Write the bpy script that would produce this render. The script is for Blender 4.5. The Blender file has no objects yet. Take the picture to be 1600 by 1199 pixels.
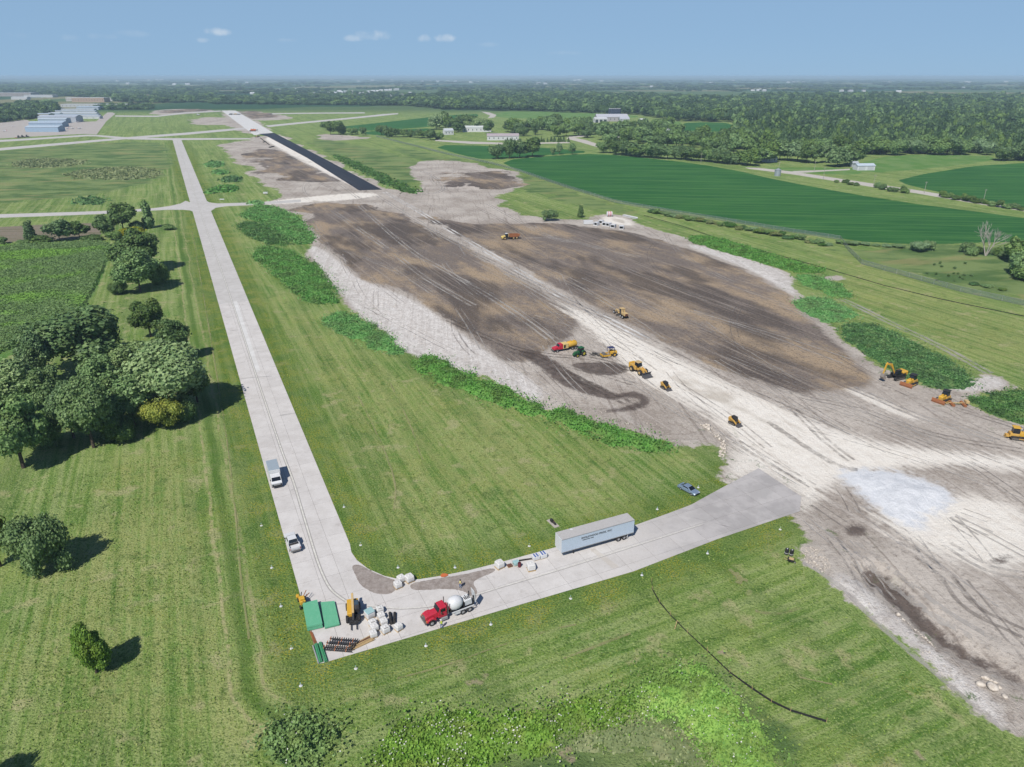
import bpy, bmesh, math, random
import numpy as np
from mathutils import Vector, Matrix
from mathutils.geometry import tessellate_polygon

# ------------------------------------------------------------------ camera, sky, sun, exposure
S = bpy.context.scene
CAM_H = 82.0                      # drone height above the airfield, metres
FPX = 1110.0                      # focal length in pixels of a 1600 px wide frame
PITCH = math.atan((599.5 - 119.0) / FPX)
cam = bpy.data.cameras.new('drone_camera')
cam_o = bpy.data.objects.new('drone_camera', cam)
S.collection.objects.link(cam_o)
cam.sensor_width = 36.0
cam.lens = FPX / 1600 * 36.0
cam.clip_start = 1.0
cam.clip_end = 80000.0
cam_o.location = (0, 0, CAM_H)
cam_o.rotation_euler = (math.pi / 2 - PITCH, 0, 0)
S.camera = cam_o

SUN_EL = math.radians(50)
SHADOW_AZ = math.radians(64)      # direction in which shadows fall, from +X
to_sun = Vector((-math.cos(SHADOW_AZ) * math.cos(SUN_EL), -math.sin(SHADOW_AZ) * math.cos(SUN_EL), math.sin(SUN_EL)))
sun = bpy.data.lights.new('sun', 'SUN')
sun.energy = 4.9
sun.angle = math.radians(0.53)
sun.color = (1.0, 0.955, 0.89)
sun_o = bpy.data.objects.new('sun', sun)
S.collection.objects.link(sun_o)
sun_o.rotation_euler = to_sun.to_track_quat('Z', 'Y').to_euler()
sun_o.location = (0, 0, 200)

W = bpy.data.worlds.new('World')
S.world = W
W.use_nodes = True
wn = W.node_tree.nodes
wl = W.node_tree.links
wn.clear()
w_out = wn.new('ShaderNodeOutputWorld')
w_bg = wn.new('ShaderNodeBackground')
w_sky = wn.new('ShaderNodeTexSky')
w_sky.sky_type = 'NISHITA'
w_sky.sun_disc = False
w_sky.sun_elevation = SUN_EL
w_sky.sun_rotation = math.atan2(to_sun.x, to_sun.y)
w_sky.altitude = 300
w_sky.air_density = 0.5
w_sky.dust_density = 0.2
w_sky.ozone_density = 6.0
w_bg.inputs['Strength'].default_value = 0.12

def wnode(t, **kw):
    n = wn.new(t)
    for k, v in kw.items():
        setattr(n, k, v)
    return n
def pix_dir(u, v):
    x = (u - 800) / FPX; d = (v - 599.5) / FPX
    return Vector((x, math.cos(PITCH) - d * math.sin(PITCH), -math.sin(PITCH) - d * math.cos(PITCH))).normalized()
# small fair-weather clouds low over the horizon, each at its own bearing
w_tc = wnode('ShaderNodeTexCoord')
w_nz = wnode('ShaderNodeTexNoise'); w_nz.inputs['Scale'].default_value = 55; w_nz.inputs['Detail'].default_value = 6
wl.new(w_tc.outputs['Generated'], w_nz.inputs['Vector'])
acc = None
for (u, v, ru, rv, amt) in [(341, 50, 26, 8, .55), (320, 63, 14, 5, .25), (583, 56, 30, 10, .5), (553, 60, 16, 6, .28), (664, 61, 14, 7, .4),
                            (693, 60, 18, 8, .5), (205, 52, 30, 7, .10), (160, 57, 28, 6, .08), (110, 58, 18, 7, .10), (20, 55, 22, 6, .06),
                            (450, 63, 18, 4, .14), (880, 83, 30, 4, .07), (760, 70, 30, 4, .08), (-180, 60, 40, 12, .4), (1790, 52, 34, 11, .4)]:
    d0 = pix_dir(u, v)
    dx = (pix_dir(u + ru, v) - d0).length
    dz = (pix_dir(u, v + rv) - d0).length
    right = Vector((d0.y, -d0.x, 0)).normalized()
    up = right.cross(d0).normalized()
    sub = wnode('ShaderNodeVectorMath', operation='SUBTRACT'); sub.inputs[1].default_value = d0
    wl.new(w_tc.outputs['Generated'], sub.inputs[0])
    parts = []
    for ax, r in ((right, dx), (up, dz)):
        dt = wnode('ShaderNodeVectorMath', operation='DOT_PRODUCT'); dt.inputs[1].default_value = ax / r
        wl.new(sub.outputs[0], dt.inputs[0])
        sq = wnode('ShaderNodeMath', operation='MULTIPLY'); wl.new(dt.outputs['Value'], sq.inputs[0]); wl.new(dt.outputs['Value'], sq.inputs[1])
        parts.append(sq)
    fr = wnode('ShaderNodeVectorMath', operation='DOT_PRODUCT'); fr.inputs[1].default_value = d0
    wl.new(w_tc.outputs['Generated'], fr.inputs[0])
    ad = wnode('ShaderNodeMath', operation='ADD'); wl.new(parts[0].outputs[0], ad.inputs[0]); wl.new(parts[1].outputs[0], ad.inputs[1])
    # 1 - r2 + noise
    nm = wnode('ShaderNodeMath', operation='MULTIPLY_ADD'); nm.inputs[1].default_value = 3.4; nm.inputs[2].default_value = -1.15
    wl.new(w_nz.outputs['Fac'], nm.inputs[0])
    sb = wnode('ShaderNodeMath', operation='SUBTRACT'); wl.new(nm.outputs[0], sb.inputs[0]); wl.new(ad.outputs[0], sb.inputs[1])
    mr = wnode('ShaderNodeMapRange', interpolation_type='SMOOTHSTEP'); mr.inputs['From Min'].default_value = -.5; mr.inputs['From Max'].default_value = 1.2
    mr.inputs['To Max'].default_value = amt
    wl.new(sb.outputs[0], mr.inputs['Value'])
    gt = wnode('ShaderNodeMath', operation='GREATER_THAN'); gt.inputs[1].default_value = 0.5; wl.new(fr.outputs['Value'], gt.inputs[0])
    mm = wnode('ShaderNodeMath', operation='MULTIPLY'); wl.new(mr.outputs[0], mm.inputs[0]); wl.new(gt.outputs[0], mm.inputs[1])
    if acc is None:
        acc = mm
    else:
        a2 = wnode('ShaderNodeMath', operation='MAXIMUM'); wl.new(acc.outputs[0], a2.inputs[0]); wl.new(mm.outputs[0], a2.inputs[1]); acc = a2
# summer haze: the sky pales to one even blue towards the horizon, all the way round
w_sep = wnode('ShaderNodeSeparateXYZ'); wl.new(w_tc.outputs['Generated'], w_sep.inputs[0])
w_hz = wnode('ShaderNodeMapRange', interpolation_type='SMOOTHSTEP')
w_hz.inputs['From Min'].default_value = 0.05; w_hz.inputs['From Max'].default_value = 0.55
w_hz.inputs['To Min'].default_value = 0.9; w_hz.inputs['To Max'].default_value = 0.0
wl.new(w_sep.outputs['Z'], w_hz.inputs['Value'])
w_tint = wnode('ShaderNodeMix', data_type='RGBA')
w_tint.inputs[7].default_value = (0.254 / .12, 0.406 / .12, 0.588 / .12, 1)
wl.new(w_hz.outputs[0], w_tint.inputs[0])
wl.new(w_sky.outputs[0], w_tint.inputs[6])
w_mix = wnode('ShaderNodeMix', data_type='RGBA'); w_mix.inputs[7].default_value = (6.4, 6.7, 6.9, 1)
wl.new(acc.outputs[0], w_mix.inputs[0]); wl.new(w_tint.outputs[2], w_mix.inputs[6])
wl.new(w_mix.outputs[2], w_bg.inputs[0]); wl.new(w_bg.outputs[0], w_out.inputs[0])

S.view_settings.view_transform = 'Standard'
S.view_settings.look = 'None'
S.view_settings.exposure = 0.1
S.view_settings.gamma = 1.0
S.view_settings.use_curve_mapping = False
S.render.engine = 'CYCLES'
S.cycles.use_denoising = True
S.cycles.adaptive_threshold = 0.015
S.cycles.max_bounces = 5
S.cycles.diffuse_bounces = 2
S.cycles.glossy_bounces = 2
S.cycles.transmission_bounces = 3
S.cycles.transparent_max_bounces = 6
S.cycles.volume_bounces = 0
S.cycles.caustics_reflective = False
S.cycles.caustics_refractive = False

# ------------------------------------------------------------------ survey: photo pixel -> place on the airfield
def G(u, v, z=0.0):
    x = (u - 800) / FPX; d = (v - 599.5) / FPX
    fw = math.cos(PITCH) - d * math.sin(PITCH); dn = math.sin(PITCH) + d * math.cos(PITCH)
    t = (CAM_H - z) / dn
    return Vector((x * t, fw * t, z))
def GP(pts): return np.array([G(u, v)[:2] for u, v in pts])
def scale_at(u, v):               # metres per pixel (sideways) at a ground point
    d = (v - 599.5) / FPX
    return CAM_H / (math.sin(PITCH) + d * math.cos(PITCH)) / FPX
def height_at(vb, vt):            # height of an upright thing whose foot is at row vb and top at row vt
    y = G(800, vb).y
    d = (vt - 599.5) / FPX
    return CAM_H - y * (math.sin(PITCH) + d * math.cos(PITCH)) / (math.cos(PITCH) - d * math.sin(PITCH))
TAXI_DIR = (G(366, 560) - G(278, 252)).normalized()   # overwritten below by the exact heading
_p, _q = G(241.7 + .2803 * 786, 905), G(241.7 + .2803 * 101, 220)
TAXI_DIR = (_q - _p).normalized()
TAXI_ANG = math.atan2(TAXI_DIR.y, TAXI_DIR.x)
_p, _q = G(735, 968), G(1250, 800)
BR_DIR = (_q - _p).normalized(); BR_ANG = math.atan2(BR_DIR.y, BR_DIR.x)

# ------------------------------------------------------------------ small helpers
COL = S.collection
def lin(c): c /= 255.0; return c / 12.92 if c <= .04045 else ((c + .055) / 1.055) ** 2.4
ALB = 1.42                        # sunlit radiance of a white surface under this sun and sky
def C(r, g, b, k=1.0): return (lin(r) / ALB * k, lin(g) / ALB * k, lin(b) / ALB * k, 1.0)
def tag(o, label=None, cat=None, group=None, kind=None):
    if label: o['label'] = label
    if cat: o['category'] = cat
    if group: o['group'] = group
    if kind: o['kind'] = kind
    return o
def new_obj(name, mesh, mat=None, parent=None):
    o = bpy.data.objects.new(name, mesh); COL.objects.link(o)
    if mat is not None and mesh is not None and not mesh.materials: mesh.materials.append(mat)
    if parent is not None: o.parent = parent
    return o
def empty(name, loc, rz=0.0, scale=1.0):
    o = bpy.data.objects.new(name, None); COL.objects.link(o)
    o.location = loc; o.rotation_euler = (0, 0, rz); o.scale = (scale,) * 3
    o.empty_display_size = .3
    return o
def mesh_np(name, verts, faces, smooth=False):
    """verts Nx3, faces MxK (K = 3 or 4)"""
    verts = np.asarray(verts, np.float32); faces = np.asarray(faces, np.int32)
    m = bpy.data.meshes.new(name); k = faces.shape[1]
    m.vertices.add(len(verts)); m.vertices.foreach_set('co', verts.ravel())
    m.loops.add(faces.size); m.loops.foreach_set('vertex_index', faces.ravel())
    m.polygons.add(len(faces)); m.polygons.foreach_set('loop_start', np.arange(0, faces.size, k, dtype=np.int32))
    try: m.polygons.foreach_set('loop_total', np.full(len(faces), k, np.int32))
    except Exception: pass
    if smooth: m.polygons.foreach_set('use_smooth', np.ones(len(faces), bool))
    m.update(calc_edges=True); m.validate()
    return m
def copy_tree(o, parent=None):
    c = o.copy(); COL.objects.link(c)
    if parent is not None: c.parent = parent
    for ch in list(o.children): copy_tree(ch, c)
    return c

# ------------------------------------------------------------------ material helper
class NT:
    def __init__(s, name, rough=.9, spec=.2):
        s.m = bpy.data.materials.new(name); s.m.use_nodes = True
        s.n = s.m.node_tree.nodes; s.l = s.m.node_tree.links
        s.b = s.n['Principled BSDF']; s.b.inputs['Roughness'].default_value = rough
        s.b.inputs['Specular IOR Level'].default_value = spec
        s._tc = None
    def nd(s, t, **kw):
        n = s.n.new(t)
        for k, v in kw.items(): setattr(n, k, v)
        return n
    def put(s, sock, v):
        if isinstance(v, bpy.types.NodeSocket): s.l.new(v, sock)
        elif v is not None: sock.default_value = v
    def pos(s, ang=0.0, sc=(1, 1, 1)):
        """ground position (world metres), turned by -ang so that x runs along ang, then scaled"""
        g = s.nd('ShaderNodeNewGeometry')
        if ang == 0 and sc == (1, 1, 1): return g.outputs['Position']
        r = s.nd('ShaderNodeVectorRotate', rotation_type='Z_AXIS'); r.inputs['Angle'].default_value = -ang
        s.l.new(g.outputs['Position'], r.inputs['Vector'])
        v = s.nd('ShaderNodeVectorMath', operation='MULTIPLY'); v.inputs[1].default_value = sc
        s.l.new(r.outputs[0], v.inputs[0]); return v.outputs[0]
    def obj(s):
        return s.nd('ShaderNodeTexCoord').outputs['Object']
    def noise(s, scale, detail=3, rough=.55, vec=None, dist=0.0):
        n = s.nd('ShaderNodeTexNoise'); n.inputs['Scale'].default_value = scale; n.inputs['Detail'].default_value = detail
        n.inputs['Roughness'].default_value = rough; n.inputs['Distortion'].default_value = dist
        s.put(n.inputs['Vector'], vec if vec is not None else s.pos()); return n.outputs['Fac']
    def vor(s, scale, vec=None, feature='F1', out='Distance', rnd=1.0, metric='EUCLIDEAN'):
        n = s.nd('ShaderNodeTexVoronoi', feature=feature); n.distance = metric; n.inputs['Scale'].default_value = scale; n.inputs['Randomness'].default_value = rnd
        s.put(n.inputs['Vector'], vec if vec is not None else s.pos()); return n.outputs[out]
    def math(s, op, a, b=None, c=None, clamp=False):
        n = s.nd('ShaderNodeMath', operation=op, use_clamp=clamp); s.put(n.inputs[0], a)
        if b is not None: s.put(n.inputs[1], b)
        if c is not None: s.put(n.inputs[2], c)
        return n.outputs[0]
    def ss(s, v, a, b, t0=0.0, t1=1.0):
        n = s.nd('ShaderNodeMapRange', interpolation_type='SMOOTHSTEP'); s.put(n.inputs[0], v)
        n.inputs[1].default_value = a; n.inputs[2].default_value = b; n.inputs[3].default_value = t0; n.inputs[4].default_value = t1
        return n.outputs[0]
    def mix(s, f, a, b, mode='MIX'):
        n = s.nd('ShaderNodeMix', data_type='RGBA', blend_type=mode); s.put(n.inputs[0], f); s.put(n.inputs[6], a); s.put(n.inputs[7], b)
        return n.outputs[2]
    def attr(s, name):
        return s.nd('ShaderNodeAttribute', attribute_name=name).outputs['Fac']
    def bump(s, h, dist=.1, strength=1.0):
        n = s.nd('ShaderNodeBump'); n.inputs['Distance'].default_value = dist; n.inputs['Strength'].default_value = strength
        s.put(n.inputs['Height'], h); s.l.new(n.outputs[0], s.b.inputs['Normal'])
    def col(s, c): s.put(s.b.inputs['Base Color'], c); return s
    def set(s, **kw):
        for k, v in kw.items(): s.put(s.b.inputs[k.replace('_', ' ')], v)
        return s

_pm = {}
def paint(name, rgb, rough=.5, metal=0.0, spec=.4, dirt=.25, dirt_col=(135, 122, 108), sc=1.6):
    """painted or plain surface with dust and wear of its own"""
    if name in _pm: return _pm[name]
    t = NT(name, rough, spec); o = t.obj()
    n = t.noise(sc, 5, .65, o); n2 = t.noise(sc * 6, 3, .6, o)
    base = t.mix(t.ss(n2, .3, .75), C(*rgb), C(*[min(255, x * .9) for x in rgb]))
    t.col(t.mix(t.math('MULTIPLY', t.ss(n, .42, .75), dirt), base, C(*dirt_col)))
    t.set(Metallic=metal); t.put(t.b.inputs['Roughness'], t.ss(n, .3, .8, rough, min(1, rough + .25)))
    _pm[name] = t.m; return t.m
# ------------------------------------------------------------------ zones of the site, outlined on the ground
def chaikin(p, n=2):
    p = np.asarray(p, float)
    for _ in range(n):
        q = np.roll(p, -1, 0)
        p = np.stack([.75 * p + .25 * q, .25 * p + .75 * q], 1).reshape(-1, 2)
    return p
def zone(*polys, smooth=2): return [chaikin(GP(p), smooth) if smooth else GP(p) for p in polys]
PAVE_PX = [(241.7 + .2803 * 100, 219), (241.7 + .4173 * 99.5, 218.5), (241.7 + .4173 * 731, 850), (549, 863), (558, 876), (575, 889), (600, 900), (628, 906.5), (655, 905.5), (690, 900), (735, 891),
           (780, 879.5), (870, 855), (995, 820), (1043, 803), (1080, 789), (1105, 775), (1140, 756), (1185, 732), (1252, 776), (1250, 799),
           (1120, 843), (990, 893), (735, 968), (600, 1008), (506, 1036), (498, 1037), (489, 1003), (462, 905)]
ZONES = {
 'bare': zone([(345, 227), (385, 219), (408, 212), (432, 207), (470, 228), (606, 292), (640, 306), (668, 296), (650, 280), (640, 262), (660, 253), (700, 248), (760, 262), (815, 270), (820, 292), (790, 303),
               (770, 312), (830, 342), (915, 344), (944, 334), (985, 338), (1005, 352), (1062, 366), (1100, 384), (1180, 408), (1238, 428), (1248, 468), (1296, 504), (1312, 530), (1400, 590), (1470, 611), (1510, 601),
               (1535, 580), (1566, 590), (1592, 606), (1535, 612), (1508, 626), (1540, 645), (1600, 668), (1760, 690), (1900, 1199), (1640, 1175), (1590, 1148), (1560, 1140), (1520, 1112), (1450, 1040), (1400, 1000), (1340, 952), (1290, 902),
               (1262, 884), (1252, 862), (1262, 832), (1236, 812), (1190, 735), (1146, 757), (1118, 752), (1138, 716), (1122, 692), (1062, 700), (1040, 692), (950, 664), (830, 630), (720, 577), (640, 557),
               (566, 492), (535, 478), (520, 440), (470, 402), (492, 380), (472, 352), (440, 325), (400, 321), (400, 316), (442, 308), (420, 290), (384, 262), (350, 238)],
              [(240, 182), (300, 178), (345, 173), (300, 170), (235, 172)], [(292, 188), (330, 182), (362, 186), (372, 195), (330, 196), (305, 195)], [(372, 172), (420, 176), (470, 186), (400, 190), (385, 185)],
              [(1305, 428), (1325, 436), (1300, 440), (1275, 436)], [(355, 203), (412, 213), (432, 207), (370, 172), (345, 172)], [(500, 208), (560, 213), (575, 216), (520, 222), (495, 215)]),
 'dark': zone([(462, 323), (520, 316), (580, 319), (625, 335), (700, 372), (780, 418), (860, 462), (900, 490), (908, 514), (868, 540), (830, 560), (800, 566), (775, 556), (737, 530), (700, 500), (670, 480), (650, 465), (625, 453), (600, 446), (575, 441), (560, 432), (545, 419), (530, 402), (503, 382), (470, 340)],
              [(636, 333), (740, 347), (800, 352), (900, 351), (1010, 366), (1170, 424), (1222, 452), (1290, 522), (1372, 590), (1350, 614), (1250, 618), (1150, 590), (1060, 546), (960, 496), (880, 455), (800, 408), (700, 358)],
              [(680, 279), (740, 268), (812, 273), (816, 290), (760, 300), (700, 290)], [(372, 172), (400, 174), (440, 181), (400, 187), (385, 183)], [(245, 173), (330, 169), (335, 173), (260, 178)],
              [(390, 228), (450, 236), (520, 272), (520, 284), (440, 282), (385, 250)]),
 'pale': zone([(860, 468), (905, 484), (960, 508), (1050, 556), (1180, 620), (1330, 680), (1420, 700), (1640, 716), (1640, 742), (1500, 730), (1440, 731), (1320, 742), (1270, 792), (1250, 800),
               (1252, 776), (1186, 730), (1140, 762), (1132, 748), (1148, 712), (1140, 690), (1128, 668), (1090, 640), (1000, 596), (960, 560), (920, 515), (880, 485)],
              [(418, 214), (432, 208), (470, 230), (600, 296), (556, 298), (410, 219)], [(400, 316), (560, 300), (600, 304), (560, 312), (460, 318), (400, 321)],
              [(1320, 606), (1352, 612), (1400, 638), (1450, 660), (1400, 650), (1350, 628)], [(1330, 780), (1600, 770), (1640, 880), (1560, 900), (1430, 860)], [(940, 336), (985, 342), (1000, 354), (935, 350)]),
 'clay': zone([(470, 380), (500, 386), (530, 408), (560, 437), (600, 450), (650, 470), (700, 505), (775, 560), (830, 590), (860, 622), (830, 632), (720, 580), (640, 558), (560, 492), (520, 445)], [(1100, 384), (1180, 408), (1236, 428), (1248, 468), (1222, 452), (1170, 420), (1060, 380)], [(1285, 905), (1330, 892), (1420, 985), (1520, 1060), (1590, 1130), (1560, 1140), (1450, 1040), (1340, 952)], [(1470, 604), (1540, 580), (1585, 605), (1510, 615)]),
 'white': zone([(1300, 738), (1335, 731), (1400, 735), (1470, 758), (1497, 775), (1480, 797), (1440, 812), (1447, 832), (1415, 825), (1370, 796)], [(347, 173), (366, 173), (424, 207), (396, 211)]),
 'mud': zone([(1338, 888), (1372, 880), (1422, 920), (1452, 958), (1500, 1003), (1600, 1056), (1600, 1068), (1500, 1022), (1436, 976), (1382, 926)],
             [(800, 548), (840, 548), (866, 562), (905, 590), (965, 618), (975, 612), (1000, 612), (1020, 626), (1006, 640), (940, 646), (945, 640), (985, 634), (1002, 626), (985, 620), (955, 628), (880, 606), (845, 575)],
             [(885, 565), (960, 566), (990, 575), (960, 590), (910, 582)], [(1312, 822), (1345, 818), (1362, 832), (1330, 840)], [(1545, 870), (1585, 866), (1580, 880), (1550, 885)]),
 'rough': zone([(0, 236), (110, 226), (262, 220), (268, 250), (262, 280), (180, 300), (60, 315), (-60, 320), (-200, 260)], [(600, 1199), (620, 1140), (720, 1118), (900, 1108), (1020, 1062), (1080, 1048), (1140, 1085), (1190, 1165), (1200, 1230), (600, 1260)],
               [(1310, 385), (1600, 385), (1700, 390), (1700, 480), (1600, 475), (1345, 408)], [(600, 225), (780, 262), (960, 318), (1000, 335), (940, 332), (830, 300), (640, 250)], [(500, 215), (640, 245), (680, 262), (640, 300), (560, 262), (480, 225)]),
 'soy': zone([(778, 251), (870, 243), (935, 240), (1040, 250), (1130, 262), (1230, 285), (1400, 315), (1520, 330), (1640, 346), (1760, 362), (1760, 384), (1600, 377), (1440, 383), (1318, 376), (1050, 329), (960, 315), (812, 268)],
             [(1398, 279), (1560, 254), (1760, 256), (1760, 350), (1540, 314), (1420, 291)], [(666, 226), (790, 229), (870, 232), (930, 238), (860, 242), (772, 249), (740, 248)],
             [(560, 208), (590, 204), (690, 200), (650, 210), (590, 212)], [(500, 200), (560, 196), (700, 180), (760, 178), (700, 196), (560, 207)], [(1062, 193), (1100, 191), (1148, 193), (1145, 211), (1100, 212), (1068, 206)], smooth=1),
 'pasture': zone([(1330, 262), (1340, 256), (1395, 242), (1550, 243), (1556, 252), (1390, 270), (1330, 268)], [(-60, 640), (0, 560), (100, 520), (140, 478), (175, 400), (178, 376), (0, 383), (-250, 392)],
                 [(1170, 262), (1340, 262), (1350, 275), (1240, 270)], [(800, 173), (1000, 180), (990, 186), (800, 186), (760, 180)], [(1050, 190), (1065, 190), (1068, 208), (1100, 213), (1060, 214)], smooth=1),
 'tilled': zone([(-120, 362), (0, 355), (150, 346), (165, 360), (150, 372), (0, 379), (-120, 384)], smooth=1),
 'dry': zone([(340, 340), (372, 352), (400, 420), (480, 480), (510, 520), (640, 580), (850, 655), (1010, 712), (1090, 705), (1080, 740), (950, 790), (700, 870), (620, 860), (560, 780), (420, 470), (345, 360)],
              [(1290, 380), (1600, 500), (1760, 540), (1760, 600), (1600, 570), (1540, 570), (1440, 530), (1340, 480), (1300, 440)], [(0, 900), (200, 700), (330, 690), (400, 1000), (420, 1199), (0, 1199)]),
 'left': zone([(-400, 300), (262, 219), (297, 318), (462, 905), (500, 1045), (520, 1300), (-400, 1300)], smooth=0),
 'branch': zone([(480, 1050), (735, 968), (990, 893), (1260, 800), (1290, 900), (1640, 1199), (1640, 1500), (480, 1500)], smooth=0),
 'pave': [GP(PAVE_PX)],
}
def sdist(polys, P, clipd=40.0):
    """signed distance (inside positive) of points P (N x 2) to a union of polygons"""
    out = np.full(len(P), -clipd)
    for poly in polys:
        lo = poly.min(0) - clipd; hi = poly.max(0) + clipd
        idx = np.nonzero((P[:, 0] > lo[0]) & (P[:, 0] < hi[0]) & (P[:, 1] > lo[1]) & (P[:, 1] < hi[1]))[0]
        if len(idx) == 0: continue
        p = P[idx]; d = np.full(len(p), 1e18); ins = np.zeros(len(p), bool)
        for a, b in zip(poly, np.roll(poly, -1, 0)):
            e = b - a; w = p - a; L = e @ e
            if L < 1e-12: continue
            t = np.clip((w @ e) / L, 0, 1); q = w - t[:, None] * e
            np.minimum(d, (q * q).sum(1), out=d)
            c = ((a[1] <= p[:, 1]) != (b[1] <= p[:, 1]))
            ins ^= c & (p[:, 0] < a[0] + (p[:, 1] - a[1]) / (e[1] if abs(e[1]) > 1e-12 else 1e-12) * e[0])
        d = np.clip(np.sqrt(d), 0, clipd)
        out[idx] = np.maximum(out[idx], np.where(ins, d, -d))
    return out
_ph = np.random.RandomState(5).uniform(0, 6.28, (24, 3))
def wob(P, wl, seed=0):           # smooth pseudo-noise of wavelength wl
    x, y = P[:, 0] / wl * 6.28, P[:, 1] / wl * 6.28; r = np.zeros(len(P))
    for k in range(6):
        a, b, c = _ph[(seed * 6 + k) % 24]
        r += np.sin(x * math.cos(a * 3 + k) * (.6 + .2 * k) + y * math.sin(a * 3 + k) * (.6 + .2 * k) + b + 1.4 * np.sin(.5 * y + c))
    return r / 6
DITCH = [ZONES['mud'][0]]; HEAPS = [ZONES['dark'][2], ZONES['dark'][3], ZONES['dark'][4]]
SWALE = [ZONES['rough'][1]]; STONE = [ZONES['white'][0]]; BANK = [ZONES['clay'][2]]
def sstep(x, a, b):
    t = np.clip((x - a) / (b - a), 0, 1); return t * t * (3 - 2 * t)
def heights(P):
    P = np.asarray(P, float)
    near = np.hypot(P[:, 0], P[:, 1]) < 700
    h = np.zeros(len(P)); p = P[near]
    if len(p):
        away = sstep(-sdist(ZONES['pave'], p, 25), .5, 14) * (1 - sstep(np.hypot(p[:, 0], p[:, 1]), 230, 400))
        bare = sstep(sdist(ZONES['bare'], p, 25), 0, 8)
        hh = away * (.22 * wob(p, 60, 1) + .10 * wob(p, 17, 2)) * (1 - .5 * bare) + bare * away * .05 * wob(p, 7, 3)
        hh -= 1.7 * sstep(sdist(DITCH, p, 15), -1.5, 1.6)
        hh += 1.3 * sstep(sdist(BANK, p, 15), 0, 4.5) * away
        hh -= 1.3 * sstep(sdist(SWALE, p, 30), -2, 8)
        s = sdist(STONE, p, 20)
        hh += sstep(s, 0, 6) * (.55 + .5 * wob(p, 13, 2) + .25 * wob(p, 6, 1))
        s = sdist(HEAPS, p, 25)
        hh += sstep(s, 0, 7) * (1.1 + .5 * wob(p, 12, 3))
        h[near] = hh
    return h
def Z(x, y): return float(heights(np.array([[x, y]]))[0])
def gp(u, v, dz=0.0):
    p = G(u, v); p.z = Z(p.x, p.y) + dz; return p

# ------------------------------------------------------------------ the ground sheet
def graded(segs, start):
    v = [start]
    for end, step0, step1 in segs:
        a = v[-1]; L = abs(end - a); t = 0; s = 1 if end > a else -1
        while t < L - 1e-6:
            st = step0 + (step1 - step0) * t / L; t += st; v.append(a + s * min(t, L))
    return v
xr = graded([(190, 1.5, 1.5), (420, 1.6, 4), (1100, 4.5, 12), (3000, 14, 70), (9000, 90, 500), (32000, 600, 4000)], 0.0)
xl = graded([(-120, 1.5, 1.5), (-320, 1.6, 4), (-900, 4.5, 12), (-3000, 14, 70), (-9000, 90, 500), (-32000, 600, 4000)], 0.0)
XS = np.array(sorted(set(xl + xr)))
YS = np.array(graded([(40, 8, 4), (62, 2, 1.3), (200, 1.2, 1.3), (420, 1.4, 3.2), (800, 3.5, 7), (1500, 8, 16), (4000, 18, 120), (12000, 150, 900), (34000, 1200, 5000)], -60.0))
gx, gy = np.meshgrid(XS, YS)
GPTS = np.stack([gx.ravel(), gy.ravel()], 1)
GZ = heights(GPTS)
SD = {k: sdist(v, GPTS) for k, v in ZONES.items()}
nx, ny = len(XS), len(YS)
ii = (np.arange(ny - 1)[:, None] * nx + np.arange(nx - 1)[None, :]).ravel()
QUADS = np.stack([ii, ii + 1, ii + 1 + nx, ii + nx], 1)

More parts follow.
